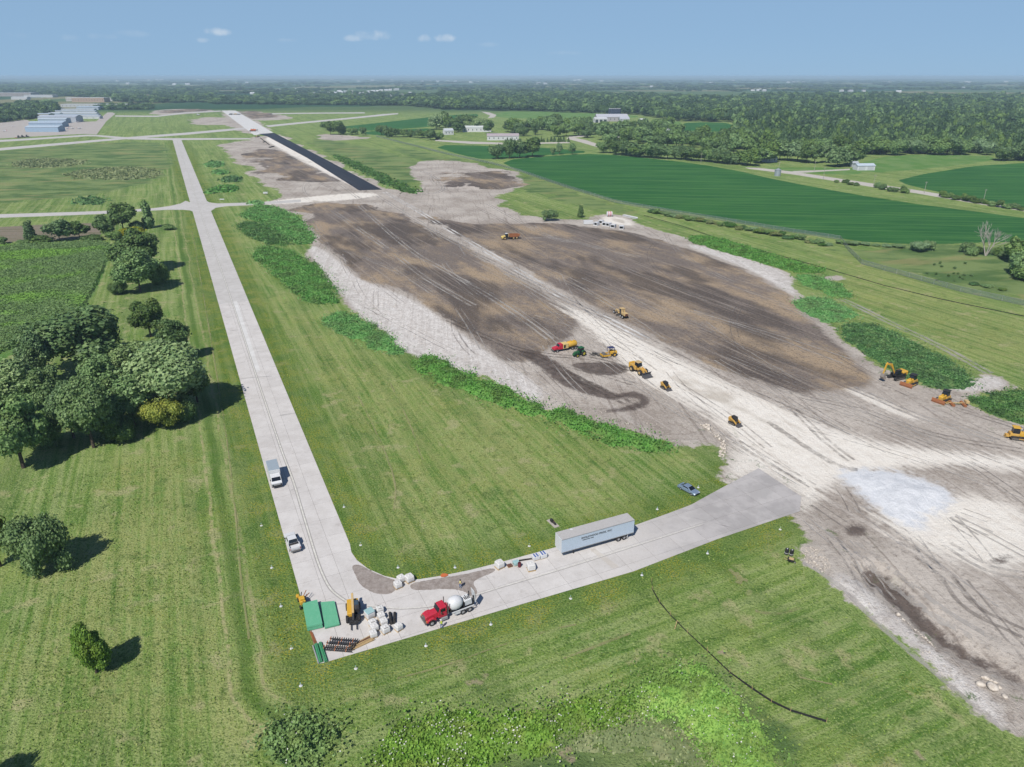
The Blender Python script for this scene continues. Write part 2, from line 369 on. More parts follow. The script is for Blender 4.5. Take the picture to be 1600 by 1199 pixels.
_GZ2 = GZ.reshape(ny, nx)
def Z(x, y):                      # height of the finished ground sheet
    i = min(max(int(np.searchsorted(XS, x)) - 1, 0), nx - 2); j = min(max(int(np.searchsorted(YS, y)) - 1, 0), ny - 2)
    a = (x - XS[i]) / (XS[i + 1] - XS[i]); b = (y - YS[j]) / (YS[j + 1] - YS[j])
    return float((_GZ2[j, i] * (1 - a) + _GZ2[j, i + 1] * a) * (1 - b) + (_GZ2[j + 1, i] * (1 - a) + _GZ2[j + 1, i + 1] * a) * b)
def build_ground_material(mode):
    """mode: grass (inside the lawn), bare (inside the works), full (borders, crops, far country)"""
    t = NT('site_ground_' + mode, .95, .12)
    A = {k: t.attr('sd_' + k) for k in ('bare', 'dark', 'pale', 'clay', 'white', 'mud', 'rough', 'soy', 'pasture', 'tilled', 'dry', 'branch', 'left', 'pave')}
    fine = t.noise(2.7, 3, .72); mid = t.noise(.42, 3, .62); big = t.noise(.045, 3, .6)
    M = lambda a, b_: t.math('MULTIPLY', a, b_)
    farm = 0.0
    if mode == 'full':
        ln = t.nd('ShaderNodeVectorMath', operation='LENGTH'); t.put(ln.inputs[0], t.pos()); farm = t.math('MULTIPLY', t.math('SUBTRACT', t.noise(.018, 4, .62), .5), t.ss(ln.outputs['Value'], 330, 600, 0, 110.0))
    c_of = lambda n, k: M(t.math('SUBTRACT', n, .5), k)
    if mode != 'bare':
        micro = t.noise(7.5, 1, .6)
        in_b = t.ss(A['branch'], -4, 4)
        vm = t.nd('ShaderNodeMix', data_type='VECTOR'); t.put(vm.inputs[0], in_b); t.put(vm.inputs[4], t.pos(TAXI_ANG, (.018, .6, .6))); t.put(vm.inputs[5], t.pos(BR_ANG, (.022, .48, .6)))
        streak = t.noise(1.0, 4, .66, vm.outputs[1])
        swath = t.noise(1.0, 1, .5, t.pos(TAXI_ANG, (.004, .13, .1)))
        patch = t.noise(.15, 3, .62)
        # --- mown grass
        g = t.mix(t.ss(big, .3, .7), C(110, 146, 66), C(146, 168, 90))
        g = t.mix(M(t.ss(streak, .40, .64), .62), g, C(178, 188, 128))
        g = t.mix(M(t.ss(streak, .46, .32), .5), g, C(84, 122, 50))
        g = t.mix(M(t.ss(swath, .52, .6), .35), g, C(76, 110, 48))
        dryf = M(t.ss(t.math('ADD', A['dry'], c_of(big, 40.0)), -6, 10), t.ss(t.math('ADD', mid, streak), .80, 1.15))
        g = t.mix(M(dryf, .62), g, C(172, 176, 108))
        g = t.mix(M(t.ss(mid, .54, .70), .55), g, C(68, 104, 42))
        g = t.mix(M(t.ss(patch, .57, .68), .7), g, C(186, 182, 134))
        g = t.mix(M(t.ss(patch, .42, .28), .5), g, C(70, 110, 44))
        g = t.mix(M(t.ss(fine, .53, .64), .7), g, C(66, 98, 36))
        g = t.mix(M(t.ss(fine, .46, .34), .6), g, C(188, 200, 132))
        g = t.mix(M(t.ss(micro, .55, .72), .4), g, C(66, 94, 40))
        # shallow drain beside the taxiway: lush bottom, straw-coloured wheel lines on both sides
        offs = t.math('ADD', A['pave'], t.math('ADD', 10.0, c_of(big, 3.0)))
        dr = M(t.ss(t.math('ABSOLUTE', offs), 1.5, .4), t.ss(A['left'], 3, 6))
        g = t.mix(M(dr, .65), g, C(78, 116, 40))
        dl = M(M(t.ss(t.math('ABSOLUTE', t.math('SUBTRACT', t.math('ABSOLUTE', offs), 2.3)), .5, .1), t.ss(A['left'], 3, 6)), t.ss(mid, .35, .6))
        g = t.mix(M(dl, .7), g, C(192, 184, 138))
        strip = M(t.ss(A['pave'], -11, -2.0), t.ss(A['pave'], .5, -.2))
        g = t.mix(M(strip, .55), g, t.mix(t.ss(fine, .4, .6), C(108, 136, 54), C(62, 98, 36)))
        fl = M(M(t.ss(A['pave'], -9, -3.0), t.ss(patch, .42, .56)), t.ss(t.noise(3.6, 1, .5), .55, .64))
        g = t.mix(M(fl, .8), g, C(188, 176, 44))
        yl = M(t.ss(t.noise(.07, 2, .6), .56, .66), t.ss(micro, .60, .68))
        g = t.mix(M(yl, .6), g, C(186, 176, 58))
        bh = t.math('ADD', fine, M(mid, .8))
    if mode == 'full':
        rg = t.mix(t.ss(t.noise(.06, 4, .6, t.pos(0, (.5, 1, 1))), .4, .62), C(136, 156, 96), C(92, 122, 68))
        rg = t.mix(M(t.ss(t.noise(.05, 3, .6, t.pos(.3, (.4, 1.4, 1))), .54, .66), .65), rg, C(166, 160, 108))
        rg = t.mix(M(t.ss(fine, .5, .7), .6), rg, C(58, 84, 42))
        g = t.mix(t.ss(t.math('ADD', A['rough'], t.math('ADD', c_of(mid, 14.0), c_of(big, 60.0))), -3, 5), g, rg)
        # --- far countryside: patchwork of crops
        cell = t.nd('ShaderNodeTexVoronoi', feature='F1', distance='CHEBYCHEV'); cell.inputs['Scale'].default_value = .0019; cell.inputs['Randomness'].default_value = .75
        t.put(cell.inputs['Vector'], t.pos(.08, (1, .62, 0)))
        sep = t.nd('ShaderNodeSeparateColor'); t.put(sep.inputs[0], cell.outputs['Color'])
        far = t.mix(t.ss(sep.outputs[0], .2, .8), C(52, 90, 56), C(94, 118, 72))
        far = t.mix(t.ss(sep.outputs[1], .75, .85), far, C(140, 138, 98))
        gpos = t.nd('ShaderNodeSeparateXYZ'); t.put(gpos.inputs[0], t.pos())
        g = t.mix(t.ss(gpos.outputs[1], 1700, 2100), g, far)
        # --- crops and pasture
        soy = t.mix(t.ss(t.noise(.02, 4, .6, t.pos(0, (1, 2, 1))), .35, .7), C(40, 100, 46), C(58, 116, 54))
        soy = t.mix(M(t.ss(t.noise(.35, 3, .7, t.pos(.1, (.35, 1.6, 1))), .55, .75), .4), soy, C(92, 132, 82))
        soy = t.mix(M(t.ss(fine, .5, .66), .35), soy, C(36, 82, 42))
        soy = t.mix(M(t.ss(t.noise(1.0, 4, .65, t.pos(-.12, (.006, .22, 1))), .45, .66), .7), soy, C(92, 140, 72))
        edge = c_of(mid, 3.0)
        g = t.mix(t.ss(t.math('ADD', A['soy'], edge), -.4, .6), g, soy)
        pas = t.mix(t.ss(big, .35, .65), C(98, 142, 66), C(126, 156, 90))
        pas = t.mix(M(t.ss(fine, .5, .7), .4), pas, C(74, 112, 52))
        g = t.mix(t.ss(t.math('ADD', A['pasture'], edge), -.4, .6), g, pas)
        til = t.mix(t.ss(t.noise(1.0, 3, .6, t.pos(.05, (.02, 1.1, 1))), .4, .6), C(158, 143, 130), C(124, 122, 94))
        g = t.mix(t.ss(t.math('ADD', A['tilled'], edge), -.4, .6), g, til)
    if mode != 'grass':
        # --- bare earth of the works
        tr = t.noise(1.0, 5, .68, t.pos(TAXI_ANG + .04, (.012, .55, .5)))
        tr2 = t.noise(1.0, 4, .66, t.pos(TAXI_ANG - .33, (.02, .5, .5)), dist=1.2)
        clod = t.noise(1.1, 5, .78)
        b = t.mix(t.ss(t.math('ADD', big, M(mid, .5)), .5, 1.0), C(172, 161, 150), C(214, 205, 194))
        b = t.mix(M(t.ss(tr, .5, .66), .65), b, C(208, 199, 190))
        b = t.mix(M(t.ss(tr2, .54, .68), .6), b, C(136, 124, 114))
        b = t.mix(M(t.ss(clod, .52, .66), .6), b, C(126, 115, 106))
        b = t.mix(M(t.ss(clod, .47, .32), .55), b, C(226, 217, 206))
        low = t.noise(.05, 3, .62, t.pos(TAXI_ANG, (.45, 1, 1)))
        dk = t.mix(t.ss(t.math('ADD', low, t.math('ADD', c_of(clod, .55), c_of(mid, .3))), .42, .62), C(134, 123, 115), C(182, 161, 134))
        dk = t.mix(M(t.ss(t.noise(.035, 3, .62, t.pos(TAXI_ANG, (.4, 1, 1))), .47, .60), .85), dk, C(96, 87, 82))
        dk = t.mix(M(t.ss(tr, .52, .66), .6), dk, C(178, 166, 154))
        dk = t.mix(M(t.ss(clod, .52, .62), .75), dk, C(78, 70, 65))
        dk = t.mix(M(t.ss(clod, .46, .32), .45), dk, C(188, 170, 148))
        df = t.math('ADD', t.math('ADD', A['dark'], farm), t.math('ADD', t.math('ADD', c_of(mid, 3.5), c_of(big, 12.0)), c_of(tr, 9.0)))
        b = t.mix(t.ss(df, -1.2, 2.0), b, dk)
        cy = t.mix(t.ss(t.math('ADD', tr2, mid), .8, 1.2), C(240, 235, 229), C(216, 209, 202))
        cy = t.mix(M(t.ss(clod, .50, .64), .65), cy, C(162, 154, 147))
        cy = t.mix(M(t.ss(t.noise(.35, 4, .7, t.pos(TAXI_ANG, (.5, 1, 1))), .54, .66), .5), cy, C(184, 175, 166))
        b = t.mix(t.ss(t.math('ADD', A['clay'], t.math('ADD', c_of(mid, 4.0), c_of(fine, 2.0))), -.8, 1.4), b, cy)
        pl = t.mix(t.ss(t.math('ADD', tr, mid), .85, 1.25), C(255, 249, 238), C(242, 234, 222))
        pl = t.mix(M(t.ss(tr2, .56, .7), .5), pl, C(220, 208, 194))
        pl = t.mix(M(t.ss(clod, .54, .68), .3), pl, C(186, 180, 172))
        pl = t.mix(M(t.ss(low, .60, .70), .5), pl, C(168, 154, 134))
        pf = t.math('ADD', A['pale'], t.math('ADD', c_of(mid, 6.0), c_of(tr, 14.0)))
        b = t.mix(t.ss(pf, -2.0, 3.2), b, pl)
        wh = t.mix(t.ss(mid, .4, .65), C(243, 245, 248), C(226, 229, 233))
        b = t.mix(t.ss(t.math('ADD', A['white'], c_of(mid, 8.0)), -1.6, 2.2), b, wh)
        mu = t.mix(t.ss(mid, .35, .65), C(84, 73, 67), C(112, 99, 91))
        mf = t.ss(t.math('ADD', A['mud'], t.math('ADD', c_of(mid, 4.0), c_of(fine, 2.0))), -.6, 1.0)
        b = t.mix(M(mf, .9), b, mu)
        wd = M(t.ss(t.noise(.22, 4, .7), .60, .68), t.ss(A['bare'], 16, 2))
        b = t.mix(M(wd, t.ss(fine, .40, .54)), b, C(86, 114, 60))
        t.put(t.b.inputs['Roughness'], t.ss(mf, 0, 1, .97, .7))
        bh2 = t.math('ADD', clod, M(tr2, .5))
    if mode == 'full':
        bf = t.math('ADD', t.math('ADD', A['bare'], t.math('MULTIPLY', farm, .55)), t.math('ADD', t.math('ADD', c_of(mid, 6.5), c_of(big, 9.0)), c_of(fine, 2.4)))
        c = t.mix(t.ss(bf, -.5, .8), g, b)
    else:
        c = g if mode == 'grass' else b
    if mode != 'bare':
        sc = M(M(t.ss(t.noise(.085, 3, .62), .665, .70), in_b), t.ss(A['pave'], -6, -14))
        c = t.mix(M(sc, .8), c, C(184, 166, 142))
    t.col(c)
    t.bump(bh2 if mode == 'bare' else bh, .45, .8)
    return t.m
M_GROUND = [build_ground_material(k) for k in ('full', 'grass', 'bare')]
def ground_part(name, face_mask):
    f = QUADS[face_mask]
    used, inv = np.unique(f, return_inverse=True)
    m = mesh_np(name, np.column_stack([GPTS[used], GZ[used]]), inv.reshape(-1, 4), smooth=True)
    for k in SD:
        a = m.attributes.new('sd_' + k, 'FLOAT', 'POINT'); a.data.foreach_set('value', SD[k][used].astype(np.float32))
    for k in M_GROUND: m.materials.append(k)
    m.polygons.foreach_set('material_index', FMAT[face_mask].astype(np.int32))
    return tag(new_obj(name, m), kind='structure')
fc = GPTS[QUADS].mean(1)
sdc = {k: SD[k][QUADS].mean(1) for k in ('bare', 'soy', 'pasture', 'rough', 'tilled')}
m_bare = sdc['bare'] > 0
FMAT = np.zeros(len(QUADS), int)
FMAT[((sdc['bare'] < -7) & (np.hypot(fc[:, 0], fc[:, 1]) < 340) | (sdc['bare'] < -24)) & (sdc['rough'] < -10) & (sdc['soy'] < -4) & (sdc['pasture'] < -4) & (sdc['tilled'] < -4) & (fc[:, 1] < 1000)] = 1
FMAT[(sdc['bare'] > 7) & (np.hypot(fc[:, 0], fc[:, 1]) < 340)] = 2
m_soy = (sdc['soy'] > 0) & ~m_bare
m_til = (sdc['tilled'] > 0) & ~m_bare & ~m_soy
ground_part('ground', ~(m_bare | m_soy | m_til))
ground_part('construction_ground', m_bare)
ground_part('soybean_field', m_soy)
ground_part('tilled_field', m_til)

# ------------------------------------------------------------------ wheel and blade tracks pressed into the works
def track_mat(name, rgb, amt):
    t = NT(name, .95, .1); n = t.noise(.7, 4, .7); n2 = t.noise(.06, 3, .6)
    t.col(t.mix(t.ss(n, .35, .65), C(*rgb), C(*[x * .86 for x in rgb]))); t.put(t.b.inputs['Alpha'], t.math('MULTIPLY', t.ss(t.math('ADD', n, t.math('MULTIPLY', n2, 1.1)), .78, 1.25), amt)); return t.m
TM = {'p': track_mat('pale_track', (222, 216, 208), .6), 'd': track_mat('dark_track', (156, 147, 140), .42), 'w': track_mat('white_track', (244, 241, 236), 1.0), 'm': track_mat('muddy_track', (112, 100, 92), .5), 's': track_mat('straw_track', (198, 192, 140), .6)}
bare_o = bpy.data.objects['construction_ground']; TRACK_Z = [.030]
def ground_z(P):
    """height of the ground sheet itself (its triangulated grid) under points P"""
    i = np.clip(np.searchsorted(XS, P[:, 0]) - 1, 0, nx - 2); j = np.clip(np.searchsorted(YS, P[:, 1]) - 1, 0, ny - 2); zz = GZ.reshape(ny, nx)
    return np.maximum.reduce([zz[j, i], zz[j, i + 1], zz[j + 1, i], zz[j + 1, i + 1]]) * .35 + (zz[j, i] + zz[j, i + 1] + zz[j + 1, i] + zz[j + 1, i + 1]) / 4 * .65
def wheel_track(pts, w, kind, off, parent=bare_o, name='wheel_track'):
    pts = np.asarray(pts, float); seg = np.linalg.norm(np.diff(pts, axis=0), axis=1); s = np.concatenate([[0], np.cumsum(seg)]); n = max(4, int(s[-1] / 1.2)); u = np.linspace(0, s[-1], n)
    p = np.stack([np.interp(u, s, pts[:, 0]), np.interp(u, s, pts[:, 1])], 1); p = p + np.array([.12, .12]) * np.stack([wob(p, 9, 1), wob(p, 9, 2)], 1); d = np.gradient(p, axis=0); d /= np.linalg.norm(d, axis=1)[:, None] + 1e-9; nr = np.stack([-d[:, 1], d[:, 0]], 1)
    ww = w * (1 + .35 * wob(p, 6, 3))[:, None]; a, b = p + nr * (off + ww / 2), p + nr * (off - ww / 2); TRACK_Z[0] += .0004
    v = np.concatenate([np.column_stack([a, ground_z(a) + TRACK_Z[0]]), np.column_stack([b, ground_z(b) + TRACK_Z[0]])]); f = [[i, i + n, i + n + 1, i + 1] for i in range(n - 1)]
    return new_obj(name, mesh_np(name, v, f), TM[kind], parent)
def smooth_line(px, it=3):
    p = GP(px)
    for _ in range(it): p = np.concatenate([p[:1], np.stack([.75 * p[:-1] + .25 * p[1:], .25 * p[:-1] + .75 * p[1:]], 1).reshape(-1, 2), p[-1:]])
    return p
for px, kind, w, gauge in [([(600, 300), (640, 322), (700, 358), (760, 393), (820, 429), (880, 466), (930, 490), (1010, 530)], 'w', 1.1, 2.6), ([(590, 306), (660, 350), (740, 396), (820, 444), (900, 488)], 'p', 1.0, 2.4), ([(560, 320), (640, 393), (700, 425), (760, 460), (820, 500), (860, 530)], 'p', .8, 2.2), ([(520, 330), (600, 385), (640, 415), (665, 436), (740, 478)], 'p', .8, 2.2),
    ([(640, 345), (720, 385), (800, 425), (900, 478), (960, 500)], 'd', 1.2, 2.4), ([(740, 322), (785, 345), (812, 362), (832, 382), (850, 390)], 'd', .8, 2.0), ([(760, 318), (800, 340), (840, 362), (872, 376), (900, 380)], 'p', .8, 2.0), ([(820, 372), (880, 372), (940, 390), (1000, 402)], 'p', .9, 2.2), ([(1000, 520), (1090, 570), (1200, 622), (1330, 680)], 'd', .8, 0), ([(800, 548), (850, 562), (900, 592), (965, 622), (1000, 640)], 'm', 1.4, 2.4),
    ([(700, 500), (800, 545), (860, 556), (930, 560), (985, 578)], 'm', 1.0, 2.2), ([(880, 570), (940, 585), (990, 600)], 'd', .9, 2.0), ([(860, 520), (900, 545), (960, 560)], 'd', .9, 2.0), ([(1330, 606), (1380, 626), (1420, 646), (1480, 664), (1560, 690)], 'p', 1.0, 2.2), ([(1250, 620), (1350, 640), (1450, 680), (1600, 705)], 'd', .7, 2.0), ([(1380, 600), (1440, 625), (1500, 640), (1600, 672)], 'd', .7, 2.0),
    ([(1200, 660), (1260, 700), (1310, 730), (1340, 735)], 'd', 1.6, 0), ([(1240, 640), (1290, 690), (1330, 720)], 'd', .8, 1.6), ([(1400, 850), (1440, 870), (1480, 900), (1510, 950), (1600, 990)], 'd', .9, 2.2), ([(1480, 850), (1540, 890), (1600, 900)], 'p', .9, 2.0), ([(1330, 850), (1400, 900), (1470, 960), (1560, 1010)], 'p', 1.2, 2.4),
    ([(1255, 880), (1300, 905), (1380, 985), (1470, 1060), (1570, 1140)], 'p', .9, 0), ([(1150, 690), (1200, 720), (1270, 760)], 'd', .6, 2.0), ([(1060, 600), (1140, 650), (1200, 700)], 'd', .5, 2.0), ([(430, 232), (520, 280), (560, 310)], 'p', .9, 2.2), ([(380, 235), (450, 262), (530, 300)], 'd', .9, 2.2), ([(640, 262), (680, 275), (700, 300), (650, 305)], 'p', 1.2, 2.4)]:
    P_ = smooth_line(px)
    for o_ in ((-gauge / 2, gauge / 2) if gauge else (0,)): wheel_track(P_, w, kind, o_)
rs = np.random.RandomState(77); k = 0
while k < 100:
    u, v = rs.uniform(400, 1640), 225 + 900 * rs.uniform(0, 1) ** 1.3; c = np.array(G(u, v)[:2])
    if sdist(ZONES['bare'], c[None], 40)[0] < 4: continue
    low_r = v > 800; a = TAXI_ANG + (rs.normal() * .10 if not low_r else rs.uniform(-.6, .35)); cv = rs.normal() * (.004 if not low_r else .012); L = rs.uniform(25, 110) * (1 if not low_r else .4); n = 30; pts = [c]
    for j in range(n): pts.append(pts[-1] + L / n * np.array([math.cos(a + cv * L * (j / n)), math.sin(a + cv * L * (j / n))]))
    pts = np.array(pts); ok = sdist(ZONES['bare'], pts, 10) > 1.5; ok &= (sdist(ZONES['pave'], pts, 10) < -1.5) & (sdist([ZONES['white'][0]], pts, 10) < -1); m_ = int(np.argmin(ok)) if not ok.all() else len(pts)
    if m_ < 6: continue
    kd = rs.choice(['p', 'd', 'p', 'd', 'p']); g_ = rs.uniform(1.7, 2.4)
    for o_ in (-g_ / 2, g_ / 2): wheel_track(pts[:m_], rs.uniform(.22, .55), kd, o_)
    k += 1
# mower and truck lines in the lawns
lawn_o = bpy.data.objects['ground']
for px, w in [([(560, 620), (600, 700), (620, 760), (615, 800)], .35), ([(610, 600), (640, 660), (660, 720)], .3), ([(620, 1062), (700, 1040), (780, 1010), (860, 985), (900, 978)], .4), ([(880, 1030), (930, 1012), (985, 992)], .5), ([(800, 1112), (860, 1108), (900, 1100)], .9), ([(60, 1120), (100, 1115), (140, 1112)], .4), ([(300, 360), (335, 560), (365, 760), (375, 900), (390, 1000)], .35), ([(1150, 895), (1156, 905), (1152, 912)], 1.1), ([(1140, 890), (1150, 902), (1168, 908)], .8), ([(1180, 955), (1215, 962), (1250, 950)], .7), ([(1250, 1060), (1300, 1070)], .3)]:
    wheel_track(smooth_line(px), w, 's', 0, lawn_o, 'mower_line')
for o_ in (-1.1, 1.1): wheel_track(smooth_line([(1315, 468), (1345, 482), (1385, 502), (1440, 528), (1500, 558), (1545, 584)]), 1.3, 'p', o_, lawn_o, 'dirt_track')
# ------------------------------------------------------------------ pavements
def area2(p): p = np.asarray(p); q = np.roll(p, -1, 0); return (p[:, 0] * q[:, 1] - q[:, 0] * p[:, 1]).sum() / 2
def slab_mesh(name, poly, z0, z1):
    """flat plate with thickness from a plan outline"""
    poly = np.asarray(poly, float)
    if area2(poly) < 0: poly = poly[::-1]
    n = len(poly)
    v = [(x, y, z1) for x, y in poly] + [(x, y, z0) for x, y in poly]
    bm = bmesh.new(); bv = [bm.verts.new(c) for c in v]
    if n <= 4: bm.faces.new(bv[:n])
    else:
        for tri in tessellate_polygon([[Vector((x, y, 0)) for x, y in poly]]):
            a, b, c = tri
            if np.cross(poly[b] - poly[a], poly[c] - poly[a]) < 0: b, c = c, b
            try: bm.faces.new((bv[a], bv[b], bv[c]))
            except ValueError: pass
    for i in range(n):
        j = (i + 1) % n
        try: bm.faces.new((bv[i], bv[i + n], bv[j + n], bv[j]))
        except ValueError: pass
    m = bpy.data.meshes.new(name); bm.to_mesh(m); bm.free(); return m
def clip_poly(poly, a, b):
    """keep the part of poly on the left of a -> b"""
    e = b - a; out = []; n = len(poly)
    for i in range(n):
        p, q = poly[i], poly[(i + 1) % n]
        sp = e[0] * (p[1] - a[1]) - e[1] * (p[0] - a[0]); sq = e[0] * (q[1] - a[1]) - e[1] * (q[0] - a[0])
        if sp >= 0: out.append(p)
        if (sp > 0) != (sq > 0) and abs(sp - sq) > 1e-12:
            t = sp / (sp - sq); out.append(p + t * (q - p))
    return out

def concrete(name, rgb, amount=1.0, rnd=.35, old=None):
    t = NT(name, .88, .25)
    n1 = t.noise(.35, 4, .65); n2 = t.noise(2.4, 4, .7); n3 = t.noise(.06, 3, .6)
    oi = t.nd('ShaderNodeObjectInfo').outputs['Random']
    r, g, b = rgb
    c = t.mix(t.ss(t.math('ADD', n1, t.math('MULTIPLY', n3, .6)), .55, 1.05), C(r * .93, g * .925, b * .92), C(r, g, b))
    c = t.mix(t.math('MULTIPLY', t.ss(n2, .52, .74), .30 * amount), c, C(r * .74, g * .73, b * .72))
    c = t.mix(t.math('MULTIPLY', t.ss(n2, .45, .28), .25 * amount), c, C(min(255, r * 1.07), min(255, g * 1.07), min(255, b * 1.07)))
    c = t.mix(t.math('MULTIPLY', t.ss(t.noise(.22, 4, .68), .6, .72), .4 * amount), c, C(r * .80, g * .785, b * .77))
    if old:           # the older east end of the branch: greyer and tracked with dust
        sx = t.nd('ShaderNodeSeparateXYZ'); t.put(sx.inputs[0], t.pos()); c = t.mix(t.ss(t.math('ADD', sx.outputs[0], t.math('MULTIPLY', t.math('SUBTRACT', n1, .5), 26.0)), 18, 44), c, t.mix(t.ss(t.noise(.16, 4, .7), .42, .62), C(*old), C(*[x * 1.1 for x in old])))
    # tyre scuffs: thin bent marks
    w = t.nd('ShaderNodeTexWave', wave_type='RINGS', rings_direction='Z'); w.inputs['Scale'].default_value = .035; w.inputs['Distortion'].default_value = 22; w.inputs['Detail'].default_value = 2; w.inputs['Detail Scale'].default_value = .25
    t.put(w.inputs['Vector'], t.pos())
    sk = t.math('MULTIPLY', t.ss(w.outputs['Fac'], .988, .999), t.ss(t.noise(.09, 3, .6), .54, .66))
    c = t.mix(t.math('MULTIPLY', sk, .45 * amount), c, C(r * .5, g * .5, b * .5))
    c = t.mix(t.math('MULTIPLY', t.math('SUBTRACT', oi, .5), rnd), c, C(255, 252, 246)) if rnd > 0 else c
    c = t.mix(t.math('MULTIPLY', t.math('SUBTRACT', .5, oi, clamp=True), rnd * .6), c, C(r * .6, g * .6, b * .6)) if rnd > 0 else c
    t.col(c); t.bump(n2, .02, .5); return t.m
M_CONC = concrete('weathered_concrete', (226, 222, 218), 1.15, .15, (178, 174, 172))
M_CONC_FAR = concrete('pale_concrete', (214, 211, 207), .6, 0)
M_NEWC = concrete('new_white_concrete', (236, 235, 232), .3, 0)
M_APRON = concrete('apron_concrete', (200, 192, 184), .8, 0)
M_GRAVEL = concrete('gravel_road', (212, 206, 196), 1.2, 0)
M_JOINT = NT('joint_filler', .95, .1).col(C(140, 135, 130)).m
M_LINE = NT('faded_paint', .8, .2); M_LINE.col(M_LINE.mix(M_LINE.ss(M_LINE.noise(1.2, 4, .7), .35, .7), C(238, 236, 226), C(205, 202, 192))); M_LINE = M_LINE.m
M_LINEK = NT('black_paint', .8, .2).col(C(172, 168, 165)).m
t = NT('fresh_asphalt', .8, .3); t.col(t.mix(t.ss(t.noise(1.0, 4, .66, t.pos(TAXI_ANG, (.01, .5, .5))), .35, .7), C(38, 41, 52), C(54, 57, 68))); t.bump(t.noise(5, 2), .03, .5); M_ASPH = t.m

def sheet(name, px, mat, z=.03, kind='structure'):
    m = slab_mesh(name, GP(px), -.12, z); o = new_obj(name, m, mat); tag(o, kind=kind); return o
# the long taxiway with its branch: a base sheet and, near the camera, the single slabs cast on it
taxi = sheet('taxiway', PAVE_PX, M_JOINT, .02)
PAVE = GP(PAVE_PX)
def slabs(region, origin, ang, lw, lh, c0, c1, r0, r1, gap=.045):
    """cut the pavement outline (clipped to region) into cast slabs along ang; c across, r along"""
    ux = np.array([math.cos(ang), math.sin(ang)]); uy = np.array([-math.sin(ang), math.cos(ang)]); o = np.array(origin)
    base = [p for p in PAVE]
    for a, b in region: base = clip_poly(base, np.array(a), np.array(b))
    n = 0
    for c in range(c0, c1):
        for r in range(r0, r1):
            q = [o + ux * (r * lh + gap / 2) + uy * (c * lw + gap / 2), o + ux * ((r + 1) * lh - gap / 2) + uy * (c * lw + gap / 2),
                 o + ux * ((r + 1) * lh - gap / 2) + uy * ((c + 1) * lw - gap / 2), o + ux * (r * lh + gap / 2) + uy * ((c + 1) * lw - gap / 2)]
            p = base
            for i in range(4):
                p = clip_poly(p, q[i], q[(i + 1) % 4])
                if len(p) < 3: break
            if len(p) < 3 or abs(area2(p)) < .6: continue
            cen = np.mean(p, 0); pp = np.array(p) - cen
            m = slab_mesh('concrete_slab', pp, -.008, .012)
            s = new_obj('concrete_slab', m, M_CONC, taxi); s.location = (cen[0], cen[1], .02); n += 1
    return n
pe0 = np.array(G(241.7 + .4173 * 800, 919)[:2]); tdir = np.array(TAXI_DIR[:2])          # right-hand edge of the taxiway, running away
pl0 = np.array(G(462, 905)[:2])
TW = abs(np.cross(tdir, pl0 - pe0))
bcorner = np.array(G(506, 1036)[:2]); bd = np.array(BR_DIR[:2])
bn = np.array([-bd[1], bd[0]])
split_a, split_b = pe0 + tdir * 500, pe0 - tdir * 200
slab_far = 190.0
far_pt = pe0 + tdir * slab_far; ac = np.array([-tdir[1], tdir[0]])
n1 = slabs([(split_b, split_a), (far_pt - ac * -60, far_pt - ac * 60)][:1] + [(far_pt + ac * -60, far_pt + ac * 60)], pe0, TAXI_ANG, TW / 3, 6.1, 0, 4, -5, int(slab_far / 6.1) + 2)
n2 = slabs([(split_a, split_b)], bcorner, BR_ANG, 4.6, 6.1, -1, 9, 0, 20)
print('slabs', n1, n2)
# farther along the taxiway one sheet with the same surface
fpoly = [p for p in PAVE]
for a, b in [(far_pt + ac * 60, far_pt - ac * 60)]: fpoly = clip_poly(fpoly, a, b)
o = new_obj('taxiway_surface', slab_mesh('taxiway_surface', np.array(fpoly), .018, .032), M_CONC_FAR, taxi)
# painted centre line (pale with dark borders), bending into the branch
def ribbon(name, pts, w, z, mat, parent, off=0.0):
    pts = np.array(pts, float); d = np.gradient(pts, axis=0); d /= np.linalg.norm(d, axis=1)[:, None]
    nrm = np.stack([-d[:, 1], d[:, 0]], 1)
    a = pts + nrm * (off + w / 2); b = pts + nrm * (off - w / 2); n = len(pts)
    v = np.concatenate([np.column_stack([a, np.full(n, z)]), np.column_stack([b, np.full(n, z)])])
    f = [[i, i + n, i + n + 1, i + 1] for i in range(n - 1)]
    return new_obj(name, mesh_np(name, v, f), mat, parent)
def catmull(P, n=8):
    P = np.array(P, float); out = []
    Q = np.vstack([2 * P[0] - P[1], P, 2 * P[-1] - P[-2]])
    for i in range(1, len(Q) - 2):
        for t in np.linspace(0, 1, n, endpoint=False):
            a, b, c, d = Q[i - 1], Q[i], Q[i + 1], Q[i + 2]
            out.append(.5 * ((2 * b) + (-a + c) * t + (2 * a - 5 * b + 4 * c - d) * t * t + (-a + 3 * b - 3 * c + d) * t ** 3))
    out.append(P[-1]); return np.array(out)
cl = catmull(GP([(276, 219), (300, 290), (316, 340), (345, 420), (372, 500), (398, 580), (425, 660), (440, 704), (458, 752), (474, 805), (490, 858), (499, 885), (508, 906), (517, 921), (528, 931), (541, 940)]))
ribbon('centre_line', cl, .26, .042, M_LINE, taxi); ribbon('centre_line_border', cl, .16, .041, M_LINEK, taxi, .24); ribbon('centre_line_border', cl, .16, .041, M_LINEK, taxi, -.24)
cl2 = catmull(GP([(574, 948), (600, 951), (640, 952), (700, 944), (780, 920), (880, 890), (1000, 852), (1100, 820)]))
ribbon('centre_line', cl2, .16, .042, M_LINEK, taxi); ribbon('centre_line', cl2, .13, .0425, M_LINE, taxi, .22)
